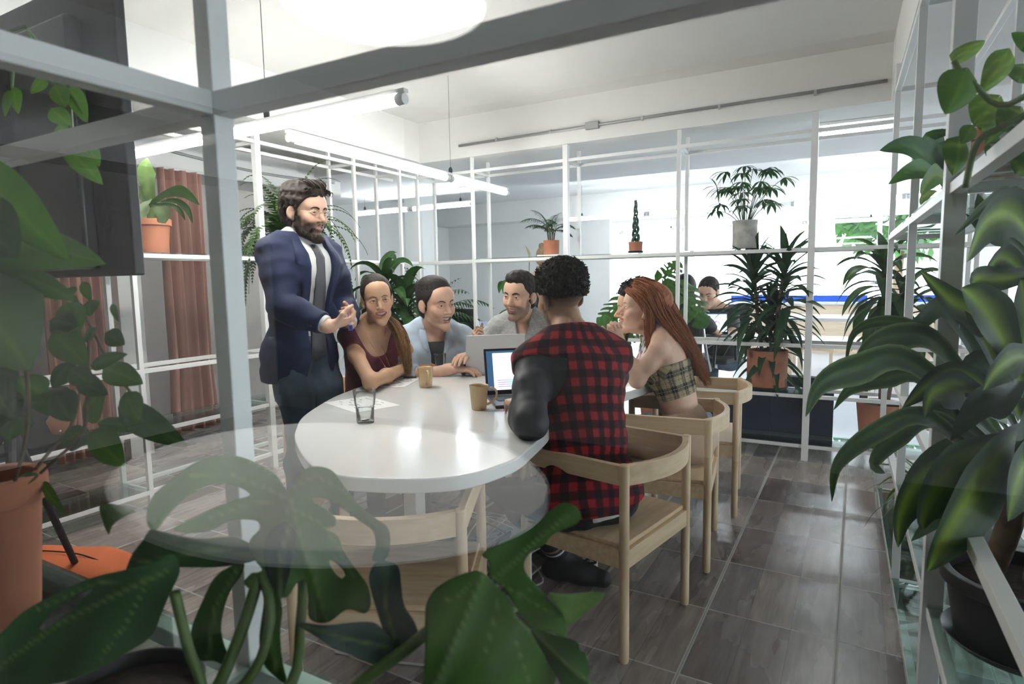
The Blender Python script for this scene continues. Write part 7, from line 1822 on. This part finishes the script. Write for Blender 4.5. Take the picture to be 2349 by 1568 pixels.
# ------------------------------------------------------------------ things on the table
def frame_at(o, xdir):     # z-rotation that turns +X to xdir
    return math.atan2(xdir[1], xdir[0])
silver = pbr('silver_shell', (0.66, 0.66, 0.67), 0.35, metal=0.35); dark_shell = pbr('dark_shell', (0.10, 0.10, 0.12), 0.35, metal=0.6)
keys_m = pbr('keys', (0.012, 0.012, 0.014), 0.5); bezel_m = pbr('bezel', (0.006, 0.006, 0.008), 0.2)
def flat(mb, x0, z0, x1, z1, y): mb.add([(x0, y, z0), (x1, y, z0), (x1, y, z1), (x0, y, z1)], [(0, 1, 2, 3)])
def laptop(label, hinge_left, xdir, W, Dp, H, ang, shell, screen=False, key=None):
    """hinge along +X from hinge_left; the base reaches to -Y (towards its user)"""
    e = empty('laptop', (hinge_left[0], hinge_left[1], hinge_left[2]), frame_at(None, xdir), label, 'laptop')
    MB().box2((0, -Dp, 0.002), (W, 0, 0.014)).build('base', shell, e, bevel=0.004, bseg=3)
    MB().box2((0.025, -Dp * 0.56, 0.0142), (W - 0.025, -0.02, 0.0150)).build('keyboard_well', keys_m, e)
    kb = MB(); n = 13
    for r in range(5):
        for c in range(n):
            x = 0.030 + (W - 0.060) * c / n; y = -0.028 - (Dp * 0.50) * r / 5; kb.box2((x, y - Dp * 0.088, 0.0150), (x + (W - 0.06) / n * 0.86, y, 0.0162))
    kb.build('keys', key or keys_m, e)
    MB().box2((W / 2 - 0.055, -Dp + 0.012, 0.0142), (W / 2 + 0.055, -Dp * 0.60, 0.0147)).build('touchpad', shell, e)
    lid = empty('lid', (0, 0.0, 0.014)); lid.parent = e; lid.rotation_euler = (-rad(ang), 0, 0)
    R = Matrix.Rotation(-rad(ang), 4, 'X'); T_ = Matrix.Translation((0, 0, 0.014))
    def lb(mb): mb.M = T_ @ R; return mb
    bpy.data.objects.remove(lid)
    m = lb(MB()); m.box2((0, -0.003, 0.0), (W, 0.004, H)); lo = m.build('lid', shell, e, bevel=0.0025)
    m = lb(MB()); m.box2((0.003, -0.0042, 0.004), (W - 0.003, -0.0032, H - 0.003)); m.build('bezel', bezel_m, lo)
    if screen:
        y = -0.0046; x0, x1, z0, z1 = 0.010, W - 0.010, 0.020, H - 0.012
        m = lb(MB()); flat(m, x0, z0, x1, z1, y); m.build('screen', emis('screen_blue', (0.035, 0.10, 0.20), 0.9), lo)
        px0 = x0 + 0.028
        m = lb(MB()); flat(m, px0, z0 + 0.002, x1, z1 - 0.010, y - 0.0002); m.build('screen_page', emis('screen_white', (0.82, 0.91, 1.0), 1.05), lo)
        cols = {'grey_text': (0.55, 0.58, 0.66), 'purple_bar': (0.45, 0.25, 0.75), 'cyan_bar': (0.15, 0.55, 0.75), 'pink_arc': (0.85, 0.10, 0.50), 'lilac_arc': (0.62, 0.45, 0.80)}
        ms = {k: lb(MB()) for k in cols}; yy = y - 0.0004; pw = x1 - px0
        def fx(u): return px0 + pw * u
        def fz(v): return z0 + (z1 - z0) * v
        rs = np.random.RandomState(3)
        for (u, v, wd, t) in ((0.06, .86, .10, .004), (0.06, .80, .13, .010), (0.06, .71, .32, .0025), (0.06, .66, .24, .0025), (0.06, .61, .17, .002), (0.54, .87, .16, .002), (0.54, .81, .20, .010), (0.54, .72, .34, .0025), (0.54, .66, .30, .0025), (0.54, .60, .22, .002), (0.58, .28, .2, .002)):
            if t > .008:
                u2 = u
                while u2 < u + wd: wch = rs.uniform(.008, .02); flat(ms['grey_text'], fx(u2), fz(v), fx(u2 + wch), fz(v) + 0.0055, yy); u2 += wch + 0.006
            else: flat(ms['grey_text'], fx(u), fz(v), fx(u + wd), fz(v) + t * .6, yy)
        for i, (a, b) in enumerate(((.15, .31), (.19, .27), (.13, .23), (.20, .28))):
            v = .24 - .052 * i; flat(ms['purple_bar'], fx(.06), fz(v), fx(.06 + a), fz(v) + .0032, yy); flat(ms['cyan_bar'], fx(.06 + a), fz(v), fx(.06 + b), fz(v) + .0032, yy); flat(ms['grey_text'], fx(.06 + b), fz(v) + .001, fx(.42), fz(v) + .002, yy)
        cx_, cz_, r0, r1 = fx(.66), fz(.44), 0.016, 0.027
        for key_, a0, a1 in (('lilac_arc', -20, 85), ('pink_arc', 90, 165), ('grey_text', 168, 335)):
            k = 14; vs = []
            for i in range(k + 1):
                a = rad(a0 + (a1 - a0) * i / k); vs += [(cx_ + r0 * math.cos(a), yy, cz_ + r0 * math.sin(a)), (cx_ + r1 * math.cos(a), yy, cz_ + r1 * math.sin(a))]
            ms[key_].add(vs, [(2 * i, 2 * i + 1, 2 * i + 3, 2 * i + 2) for i in range(k)])
        for k_, c in cols.items(): ms[k_].build(k_, emis('scr_' + k_, c, 1.0), lo)
    else:
        m = lb(MB()); m.box2((0.008, -0.0046, 0.016), (W - 0.008, -0.0043, H - 0.010)); m.build('screen', bezel_m, lo)
    return e
hl = onz(1116, 914, TZ); laptop('dark laptop with a bright page on its screen in front of the checked-shirt man', (hl.x, hl.y, TZ), (0.76, 0.65), 0.325, 0.225, 0.212, 17, dark_shell, True)
hs = onz(1068, 862, TZ) ; v = Vector((0.74, 0.67)).normalized(); W_ = 0.33
# the pale laptop is seen from behind: its user sits beyond it
hr = Vector((hs.x, hs.y)) + v * W_
laptop('pale silver laptop seen from the back of its open lid', (hr.x, hr.y, TZ), (-v.x, -v.y), W_, 0.23, 0.222, 14, pbr('pale_shell', (0.62, 0.61, 0.60), 0.4, metal=0.15))

mug_m = pbr('mug_glaze', (0.62, 0.44, 0.225), 0.22, coat=0.6, var=0.05)
def mug(label, c, az):
    e = empty('mug', (c.x, c.y, TZ), az, label, 'mug', 'sand-coloured mugs on the table'); h = 0.101
    MB().lathe([(0.028, 0.0), (0.031, 0.003), (0.0335, 0.03), (0.0385, h - 0.004), (0.0395, h), (0.0375, h), (0.0350, h - 0.01), (0.029, 0.008), (0.001, 0.007)], 40, cap0=True).build('cup', mug_m, e, smooth=True)
    MB().tube(smooth_path([(0.036, 0, 0.082), (0.055, 0, 0.088), (0.072, 0, 0.074), (0.070, 0, 0.050), (0.052, 0, 0.030), (0.0325, 0, 0.020)], 5), [0.0062] * 26, 10, flat=0.8).build('handle', mug_m, e, smooth=True)
c = onz(1096, 942, TZ); mug('sand-coloured mug with its handle to the right, beside the dark laptop', c + Vector((-.012, .03, 0)), rad(28))
c = onz(973, 890, TZ); mug('sand-coloured mug with its handle turned to the camera, near the woman\'s hands', c + Vector((-.012, .03, 0)), rad(-42))
tglass = thin_glass('tumbler_glass', (0.975, 0.985, 0.98), 0.02, 0.14); water = thin_glass('water', (0.97, 0.98, 0.985), 0.01, 0.10)
def tumbler(label, c, h, r, level, facets):
    e = empty('drinking_glass', (c.x, c.y, TZ), 0, label, 'glass'); mb = MB(); seg = 36
    prof = [(0.001, 0.0), (r * 0.72, 0.0), (r * 0.75, 0.004), (r * 0.80, h * 0.50), (r * 0.86, h * 0.55), (r * 0.93, h * 0.8), (r, h), (r - 0.0018, h), (r * 0.93 - 0.002, h * 0.8), (r * 0.86 - 0.003, h * 0.56), (r * 0.76 - 0.003, h * 0.48), (r * 0.66, 0.012), (0.001, 0.011)]
    vs = []
    for i, (rr, z) in enumerate(prof):
        for k in range(seg):
            a = 2 * PI * k / seg; f = 1.0
            if facets and 2 <= i <= 3: f = 1 - 0.035 * (0.5 + 0.5 * math.cos(a * 9))
            vs.append((rr * f * math.cos(a), rr * f * math.sin(a), z))
    fs = [(i * seg + k, i * seg + (k + 1) % seg, (i + 1) * seg + (k + 1) % seg, (i + 1) * seg + k) for i in range(len(prof) - 1) for k in range(seg)]
    mb.add(vs, fs); mb.build('tumbler', tglass, e, smooth=True)
    if level: MB().lathe([(r * 0.655, 0.0125), (r * 0.73, level), (0.001, level)], 36, cap0=True).build('water', water, e, smooth=True)
c = onz(833, 974, TZ); tumbler('faceted tumbler half full of water at the near left end of the table', c + Vector((-.015, .03, 0)), 0.128, 0.0435, 0.058, True)
c = onz(1008, 860, TZ); tumbler('thin clear glass nearly empty beside the pale laptop', c + Vector((-.015, .03, 0)), 0.118, 0.036, 0.02, False)
paper_m = pbr('paper', (0.80, 0.80, 0.80), 0.8); ink = pbr('ink', (0.05, 0.05, 0.06), 0.7)
def paper(label, c, az, w=0.21, d=0.297, seed=1, dens=26, ink_m=None, dz=0.0):
    e = empty('paper_sheet', (c[0], c[1], TZ + 0.0006 + dz), az, label, 'paper', 'papers on the table'); MB().box2((-w / 2, -d / 2, 0), (w / 2, d / 2, 0.0007)).build('sheet', paper_m, e)
    R_ = np.random.RandomState(seed); m = MB()
    for _ in range(dens):
        x, y = R_.uniform(-w * .4, w * .3), R_.uniform(-d * .4, d * .4); k = R_.randint(3, 7); pts = [(x + i * 0.008 + R_.uniform(-.002, .002), y + R_.uniform(-.005, .005), 0.0012) for i in range(k)]; m.tube(pts, 0.0007, 4)
    m.build('handwriting', ink_m or ink, e); return e
c = onz(905, 876, TZ); paper('sheet of dense handwriting in front of the woman in maroon', (c.x, c.y), rad(20), seed=2, dens=60)
c = onz(822, 930, TZ); paper('sheet with faint sketches under the faceted tumbler', (c.x - .01, c.y + .03), rad(-20), w=0.297, d=0.21, seed=4, dens=24, ink_m=pbr('faint_ink', (0.30, 0.30, 0.32), 0.8))
c = onz(940, 863, TZ); e = empty('phone', (c.x, c.y, TZ), rad(40), 'black phone lying face up beside the woman\'s hands', 'phone')
MB().box2((-0.036, -0.075, 0.0005), (0.036, 0.075, 0.008)).build('case', pbr('phone_case', (0.10, 0.035, 0.02), 0.5), e, bevel=0.003); MB().box2((-0.032, -0.068, 0.0082), (0.032, 0.068, 0.0086)).build('screen', bezel_m, e)

# ------------------------------------------------------------------ under and around the table
R_ = np.random.RandomState(4); e = empty('cable_tangle', (-1.35, 2.35, 0), 0, 'loose tangle of pale power cables on the floor under the table', 'cable')
cab = pbr('cable_white', (0.62, 0.60, 0.58), 0.5); cabd = pbr('cable_grey', (0.16, 0.16, 0.17), 0.5)
for i in range(9):
    pts = [(R_.uniform(-.35, .35), R_.uniform(-.45, .35), 0.006 + (R_.uniform(0, .25) if k in (1, 2) and i % 2 else 0.0)) for k in range(5)]
    MB().tube(smooth_path(pts, 7), 0.0042, 6).build('cable', cab if i % 3 else cabd, e, smooth=True)
MB().tube(smooth_path([(0.05, -0.55, 0.006), (0.25, -0.50, 0.006), (0.22, -0.62, 0.006), (0.0, -0.50, 0.006)], 6), 0.005, 6).build('cable', cab, e, smooth=True)
p = onz(980, 1540, 0.006); e = empty('floor_cable', (p.x, p.y, 0.006), 0, 'single white cable lying on the floor under the near chair', 'cable'); MB().tube(smooth_path([(-0.35, -0.06, 0), (-0.1, 0.0, 0), (0.12, 0.10, 0), (0.3, 0.3, 0)], 6), 0.0045, 6).build('cable', cab, e, smooth=True)

# large screen on a floor tripod, seen from behind
tvx, tvy = -2.285, 0.95
e = empty('television', (tvx, tvy, 1.70), 0, 'large black television seen from behind at the upper left', 'television')
MB().box2((-0.625, -0.012, -0.39), (0.625, 0.018, 0.40)).build('panel', pbr('tv_black', (0.014, 0.014, 0.015), 0.45), e, bevel=0.006)
MB().box2((-0.50, -0.055, -0.37), (0.475, -0.0125, 0.30)).build('back_housing', pbr('tv_housing', (0.020, 0.020, 0.021), 0.38), e, bevel=0.012)
MB().box2((-0.617, 0.0185, -0.382), (0.617, 0.0195, 0.392)).build('screen', bezel_m, e)
m = MB()
for i in range(16): m.box2((-0.44 + i * 0.055, -0.0562, -0.355), (-0.405 + i * 0.055, -0.0552, -0.345))
m.build('vents', black_matte, e)
e = empty('tripod_stand', (tvx + 0.02, tvy - 0.085, 0), 0, 'black floor tripod carrying the television', 'stand')
MB().tube([(0, 0, 0.10), (0, 0, 1.95)], 0.021, 16).build('pole', black_matte, e, smooth=False, bevel=0.001)
MB().box2((-0.13, 0.026, 1.45), (0.13, 0.029, 1.95)).build('mount_plate', black_matte, e, bevel=0.001)
MB().lathe([(0.034, 0.93), (0.034, 1.03), (0.028, 1.05)], 20, cap1=True).build('collar', black_plastic, e)
ft = onz(195, 1302, 0.012)
for dx, dy in ((ft.x - tvx - 0.02, ft.y - tvy + 0.085), (0.36, -0.18), (-0.35, -0.35)):
    k = 0.78 / math.hypot(dx, dy); f_ = Vector((dx * k, dy * k, 0.012)); MB().tube([(0, 0, 0.85), f_], 0.013, 10).build('leg', black_matte, e); MB().ball(tuple(f_), 0.017, 12, 8).build('rubber_foot', black_plastic, e, smooth=True)
# bags and jars by the left shelf
p = onz(150, 1330, 0.0); e = empty('orange_bag', (p.x, p.y, 0), rad(20), 'orange fabric bag slumped on the floor by the black tripod', 'bag')
S = Sdf(); S.el((0, 0, 0.06), (0.30, 0.15, 0.065), 0.02); S.el((0.15, 0.02, 0.055), (0.17, 0.13, 0.055), 0.03); S.el((-0.18, -0.02, 0.06), (0.16, 0.15, 0.07), 0.03); S.disp = lambda P: 0.008 * wob(P, 16.0); S.cut(lambda P: 0.004 - P[..., 2])
sdf_obj('bag_body', S, 0.010, pbr('orange_cloth', (0.62, 0.15, 0.055), 0.85, bumpk=0.2, bscale=150), e); MB().tube(smooth_path([(-0.1, 0.0, 0.13), (0.1, -0.02, 0.135), (0.26, -0.02, 0.09)], 5), 0.003, 6).build('drawstring', black_matte, e)
p = onx(122, 1085, -3.60); e = empty('clay_jar', (-3.60, p.y, 0.4725), 0, 'round brown clay jar on the low board of the left shelf', 'jar'); MB().lathe([(0.07, 0), (0.115, 0.07), (0.125, 0.14), (0.10, 0.22), (0.07, 0.255), (0.078, 0.27), (0.066, 0.27), (0.06, 0.25)], 36).build('jar_body', pbr('clay_brown', (0.22, 0.10, 0.055), 0.7, var=0.15), e, smooth=True)
p = onx(60, 1000, -3.60); e = empty('black_case', (-3.60, p.y - 0.02, 0.4725), rad(90), 'black padded case with metal rivets on the left shelf', 'case'); MB().box2((-0.20, -0.11, 0), (0.20, 0.11, 0.30)).build('case_body', black_matte, e, bevel=0.03, bseg=3)
m = MB()
for x in (-0.12, 0.12):
    for z_ in (0.08, 0.2): m.ball((x, -0.111, z_), 0.008, 10, 6)
m.build('rivets', steel, e, smooth=True); MB().tube(smooth_path([(-0.08, 0, 0.30), (-0.05, 0, 0.35), (0.05, 0, 0.35), (0.08, 0, 0.30)], 5), 0.010, 8).build('handle', black_plastic, e, smooth=True)
p = dep(330, 1500, 0.60); e = empty('power_adapter', (p.x, max(p.y, .25), 0.8315), rad(35), 'flat black power box on the nearest glass board', 'box'); MB().box2((-0.055, -0.035, 0), (0.055, 0.035, 0.022)).build('housing', black_plastic, e, bevel=0.004)

# curtains at the left
cur = pbr('pink_curtain', (0.56, 0.32, 0.26), 0.9, sheen=0.3, trans=0.25)
def curtain(label, y0, y1, z0, z1, nf, seed, flare=0.0):
    R_ = np.random.RandomState(seed); n = nf * 10; rows = 26; vs = []; x0 = -4.66; ph = R_.uniform(0, 6, 4)
    for j in range(rows):
        t = j / (rows - 1); z = z1 + (z0 - z1) * t
        for i in range(n + 1):
            u = i / n; y = y0 + (y1 - y0) * u; y = (y0 + y1) / 2 + (y - (y0 + y1) / 2) * (1 + flare * max(0, t - .75) * 2)
            vs.append((x0 + 0.042 * math.sin(2 * PI * nf * u + 0.5 * math.sin(3 * t + ph[0])) + 0.015 * math.sin(2 * PI * nf * 2.3 * u + ph[1] + 2 * t), y, z))
    fs = [(j * (n + 1) + i, j * (n + 1) + i + 1, (j + 1) * (n + 1) + i + 1, (j + 1) * (n + 1) + i) for j in range(rows - 1) for i in range(n)]
    o = MB().add(vs, fs).build('curtain', cur, smooth=True, solid=0.002); return tag(o, label, 'curtain')
ya, yb = onx(383, 700, -4.66).y, onx(480, 700, -4.66).y; curtain('pink curtain hanging behind the left shelf, beside the near post', ya, yb, 0.10, 2.19, 4, 1, 0.35)
ya, yb = onx(108, 800, -4.66).y, onx(250, 800, -4.66).y; curtain('pink curtain at the far left behind the oval-leaved plant', ya, yb, 0.08, 2.19, 6, 2)
slab('trim_8', (-4.70, onx(268, 800, -4.7).y, 0.0), (-4.62, onx(322, 800, -4.7).y, 2.2), plaster)
MB_ = MB().tube([(-4.66, -1, 2.197), (-4.66, 4.8, 2.197)], 0.012, 8).build('curtain_rail', white_steel); tag(MB_, 'white curtain rail along the left wall', 'rail')
# conduits
e = empty('conduit_pipe', (0, 4.5283, 2.452), 0, 'grey conduit pipe with a junction box along the ceiling beam', 'pipe')
MB().tube([(-2.98, 0, 0.0), (0.20, 0, 0.018)], 0.0115, 10).build('pipe', grey_metal, e, smooth=True)
MB().box((-1.744, 0.0, 0.008), (0.11, 0.034, 0.055)).build('junction_box', grey_metal, e, bevel=0.004)
for x in (-2.6, -2.1, -1.35, -0.8, -0.2): MB().box((x, 0.003, 0.008), (0.016, 0.029, 0.03)).build('clip', steel, e)
e = empty('conduit_pipe', (-5.18, 3.6, 2.0), 0, 'thin dark conduit pipe on the wall behind the big fern', 'pipe'); MB().tube(smooth_path([(0.44, -0.6, 0.35), (0.44, 0.3, 0.30), (0.44, 1.2, 0.33)], 5), 0.012, 8).build('pipe', grey_metal, e, smooth=True)
p = onx(547, 605, -3.47); e = empty('hook', (-3.455, p.y, p.z), 0, 'small dark metal hook hanging from the left shelf board', 'hook'); MB().tube(smooth_path([(0, 0, 0.13), (0.0, 0, 0.05), (0.012, 0, 0.03), (0.018, 0, 0.045)], 5), 0.004, 6).build('wire', grey_metal, e)
# round pendant in the camera's own room: the pane mirrors it
v_ = dep(880, -120, 2.5); e = empty('round_pendant_lamp', (v_.x, 0.328 - v_.y, 2.42), 0, 'round white pendant lamp of the room behind the glass, mirrored at the top', 'ceiling lamp')
MB().lathe([(0.42, 0.0), (0.44, 0.05), (0.44, 0.10)], 48, cap0=False, cap1=True).build('shade', white_steel, e, smooth=True); MB().lathe([(0.415, 0.004), (0.001, 0.0035)], 48, cap0=False).build('diffuser', emis('pendant_em', (1, 0.97, 0.93), 2.2), e)
MB().tube([(0, 0, 0.1), (0, 0, 0.28)], 0.004, 6).build('cord', grey_metal, e)

sp = bpy.data.lights.new('table_fill_spot', 'SPOT'); sp.energy = 110; sp.spot_size = rad(52); sp.spot_blend = 0.35; sp.shadow_soft_size = 0.08; sp.color = (1, 0.97, 0.93)  # extra spot added inside the pendant to brighten the mirrored table
so = bpy.data.objects.new('table_fill_spot', sp); COL.objects.link(so); so.location = (v_.x, 0.328 - v_.y, 2.40)
so.rotation_euler = (Vector((-1.27, -0.93, 0.74)) - so.location).to_track_quat('-Z', 'Y').to_euler()
# ------------------------------------------------------------------ the open office beyond
def desk(label, x0, y0, x1, y1, h, top_m, leg_m, t=0.03, lw=0.04, group=None):
    e = empty('desk', ((x0 + x1) / 2, (y0 + y1) / 2, 0), 0, label, 'desk', group); a, b = (x1 - x0) / 2, (y1 - y0) / 2
    MB().box2((-a, -b, h - t), (a, b, h)).build('top', top_m, e, bevel=0.003)
    for sx in (-1, 1):
        for sy in (-1, 1): MB().box2((sx * (a - 0.05) - lw / 2, sy * (b - 0.05) - lw / 2, 0), (sx * (a - 0.05) + lw / 2, sy * (b - 0.05) + lw / 2, h - t)).build('leg', leg_m, e)
    return e
def office_chair(label, x, y, face, z=0.46):
    e = empty('office_chair', (x, y, 0), math.atan2(face[1], face[0]) - PI / 2, label, 'chair', 'black office chairs of the open office')
    for k in range(5):
        a = 2 * PI * k / 5 + 0.3; f_ = Vector((0.28 * math.cos(a), 0.28 * math.sin(a), 0.07)); MB().tube([(0, 0, 0.10), f_], [0.022, 0.014], 8).build('base_arm', black_plastic, e)
        m = MB(); m.M = Matrix.Translation((f_.x, f_.y, 0.03)) @ Matrix.Rotation(a, 4, 'Z') @ Matrix.Rotation(PI / 2, 4, 'X'); m.lathe([(0.018, -0.018), (0.030, -0.014), (0.030, 0.014), (0.018, 0.018)], 14, cap1=True).build('caster', black_plastic, e)
    MB().tube([(0, 0, 0.09), (0, 0, z - 0.06)], 0.025, 12).build('column', steel, e)
    MB().box2((-0.24, -0.22, z - 0.06), (0.24, 0.24, z)).build('seat', black_matte, e, bevel=0.025, bseg=3)
    m = MB(); vs = []; n = 8
    for j in range(7):
        zz = z + 0.10 + 0.42 * j / 6
        for i in range(n + 1): u = i / n * 2 - 1; vs.append((0.22 * u, -0.25 - 0.05 * (1 - u * u) - 0.06 * j / 6, zz))
    m.add(vs, [(j * (n + 1) + i, j * (n + 1) + i + 1, (j + 1) * (n + 1) + i + 1, (j + 1) * (n + 1) + i) for j in range(6) for i in range(n)]); m.build('backrest', black_matte, e, smooth=True, solid=0.02)
    for sx in (-1, 1):
        MB().tube(smooth_path([(sx * 0.22, -0.27, z + 0.45), (sx * 0.25, -0.24, z + 0.18), (sx * 0.255, -0.05, z - 0.03)], 5), 0.014, 8).build('back_frame', steel, e, smooth=True)
        MB().tube(smooth_path([(sx * 0.25, -0.24, z + 0.20), (sx * 0.27, -0.05, z + 0.22), (sx * 0.27, 0.10, z + 0.21), (sx * 0.26, 0.08, z - 0.02)], 5), 0.014, 8).build('armrest', black_plastic, e, smooth=True)
    return e
wt = pbr('desk_white', (0.80, 0.82, 0.85), 0.3); blk = black_matte
c = onz(1640, 760, 0.73)
desk('white office desk where the man in black works at a laptop', c.x - 0.95, 5.42, c.x + 1.35, 6.12, 0.732, wt, blk)
b_ = dep(1602, 742, 5.85)
laptop('open laptop with a pale blue screen on the office desk', (b_.x, 5.78, 0.732), (0.95, 0.30), 0.31, 0.21, 0.21, 14, dark_shell, True)
office_chair('black office chair of the long-haired person, back towards the meeting room', dep(1572, 668, 5.62).x + 0.0, dep(1572, 668, 5.62).y - 0.05, (0, 1))
office_chair('black office chair under the man in the black t-shirt', dep(1626, 672, 6.15).x + 0.05, dep(1626, 672, 6.15).y + 0.14, (-0.3, -1))
c = onz(1075, 745, 0.73)
desk('long bluish office desk behind the man with the hair bun', -4.6, 6.15, -2.5, 6.95, 0.73, pbr('desk_blue', (0.42, 0.52, 0.72), 0.35), blk)
office_chair('empty black office chair just behind the peace lily', -2.85, 5.80, (0, 1))
office_chair('empty black office chair left of the peace lily', -3.65, 5.80, (0.1, 1))
office_chair('empty black office chair beyond the bluish desk', -3.9, 7.3, (0.1, -1))
# navy storage cupboard and black boxes right behind the partition
e = empty('navy_cupboard', (-0.46, 5.06, 0), 0, 'low navy blue cupboard standing just behind the back partition', 'cupboard')
MB().box2((-0.42, -0.16, 0.0), (0.43, 0.16, 0.44)).build('body', navy, e, bevel=0.004); MB().box2((-0.41, -0.170, 0.02), (0.005, -0.1605, 0.42)).build('door', navy, e, bevel=0.002); MB().box2((0.010, -0.170, 0.02), (0.42, -0.1605, 0.42)).build('door', navy, e, bevel=0.002)
for i, x in enumerate((-0.12, -0.30)):
    o = MB().box2((-0.085, -0.05, 0), (0.085, 0.05, 0.07)).build('black_box', black_matte, bevel=0.004, loc=(x, 5.06, 0.4405)); tag(o, ('small black box at the right end of the navy cupboard', 'small black box on the navy cupboard behind the thick post')[i], 'box')
# high wooden tables and stools at the right
for i, (x, y) in enumerate(((0.2, 8.6), (2.3, 8.9))):
    desk(('pale wooden work table beyond the green-striped dracaena', 'pale wooden work table further right by the windows')[i], x - 0.8, y - 0.4, x + 0.8, y + 0.4, 0.76, wt, pale_wood, 0.04, 0.05, 'pale work tables')
def stool(label, x, y):
    e = empty('wooden_stool', (x, y, 0), 0, label, 'stool', 'wooden stools by the far work tables'); MB().box2((-0.19, -0.16, 0.43), (0.19, 0.16, 0.46)).build('seat', pale_wood, e, bevel=0.004)
    for sx in (-1, 1):
        for sy in (-1, 1): MB().box2((sx * 0.16 - 0.017, sy * 0.13 - 0.017, 0), (sx * 0.16 + 0.017, sy * 0.13 + 0.017, 0.43)).build('leg', pale_wood, e)
        MB().box2((sx * 0.16 - 0.01, -0.12, 0.16), (sx * 0.16 + 0.01, 0.12, 0.19)).build('stretcher', pale_wood, e)
for i, (x, y) in enumerate(((-0.25, 7.75), (0.45, 7.75), (1.2, 7.8), (1.9, 8.0), (2.7, 8.05))):
    stool(('leftmost wooden stool of the front row by the work tables', 'second wooden stool of the front row, left of the tall dracaena', 'third wooden stool of the front row, behind the tall dracaena', 'fourth wooden stool of the front row by the windows', 'rightmost wooden stool of the front row by the windows')[i], x, y)
# long counter with blue edge boards, pale wood front
e = empty('counter', (0.9, 11.4, 0), 0, 'long pale wooden counter with bright blue boards along the far windows', 'counter')
MB().box2((-2.6, -0.3, 0), (3.2, 0.3, 0.80)).build('body', pale_wood, e); MB().box2((-2.65, -0.34, 0.80), (3.25, 0.34, 0.84)).build('top', wt, e)
for a, b in ((-2.6, -0.55), (-0.35, 1.2), (1.4, 3.2)): MB().box2((a, -0.345, 0.845), (b, -0.325, 0.95)).build('blue_board', blue_board, e)
# structural columns of the office
for i, (x, y) in enumerate(((-5.6, 7.4), (1.5, 10.2), (5.0, 8.0))): slab('column_%d' % (i + 1), (x - 0.16, y - 0.16, 0), (x + 0.16, y + 0.16, 2.6199), plaster)
slab('wall_office_partition', (-6.6, 9.6, 0), (-3.4, 9.7, 2.28), plaster)
# trees outside
def tree(label, x, y, h, seed):
    e = empty('tree', (x, y, -1.0), 0, label, 'tree', 'trees outside the far windows'); R_ = np.random.RandomState(seed); MB().tube([(0, 0, 0), (0.1, 0, h * 0.6), (0, 0.1, h * 0.8)], [0.14, 0.10, 0.05], 8).build('trunk', stem_brown, e, smooth=True); lm = LM()
    for _ in range(900):
        d = nrm(R_.normal(size=3)); r = R_.uniform(.5, 1) ** .5; p = Vector((d[0] * 1.5 * r, d[1] * 1.5 * r, h * 0.8 + d[2] * 1.2 * r)); q = Vector(nrm(R_.normal(size=3))); s_ = q.orthogonal().normalized(); o = len(lm.v); k = R_.uniform(.6, 1.3); L_ = R_.uniform(.28, .5)
        lm.v += [tuple(p), tuple(p + q * L_ * .5 + s_ * .12), tuple(p + q * L_), tuple(p + q * L_ * .5 - s_ * .12)]; lm.c += [(0.06 * k, 0.15 * k, 0.05 * k)] * 4; lm.f.append((o, o + 1, o + 2, o + 3))
    lm.build('crown', e)
tree('leafy tree outside the far windows, left of the pair', 1.2, 19.0, 5.0, 1); tree('leafy tree outside the far windows, right of the pair', 4.4, 20.0, 5.4, 2)
# ------------------------------------------------------------------ colour management
SC.view_settings.view_transform = 'Standard'; SC.view_settings.look = 'None'
SC.view_settings.gamma = 1.0; SC.view_settings.use_curve_mapping = False
SC.view_settings.exposure = 0.98
cy = SC.cycles
cy.max_bounces = 6; cy.diffuse_bounces = 3; cy.glossy_bounces = 3; cy.transmission_bounces = 6; cy.transparent_max_bounces = 12
cy.caustics_reflective = False; cy.caustics_refractive = False; cy.sample_clamp_indirect = 6.0
cy.use_adaptive_sampling = True; cy.adaptive_threshold = 0.09; cy.adaptive_min_samples = 20
cy.use_denoising = True
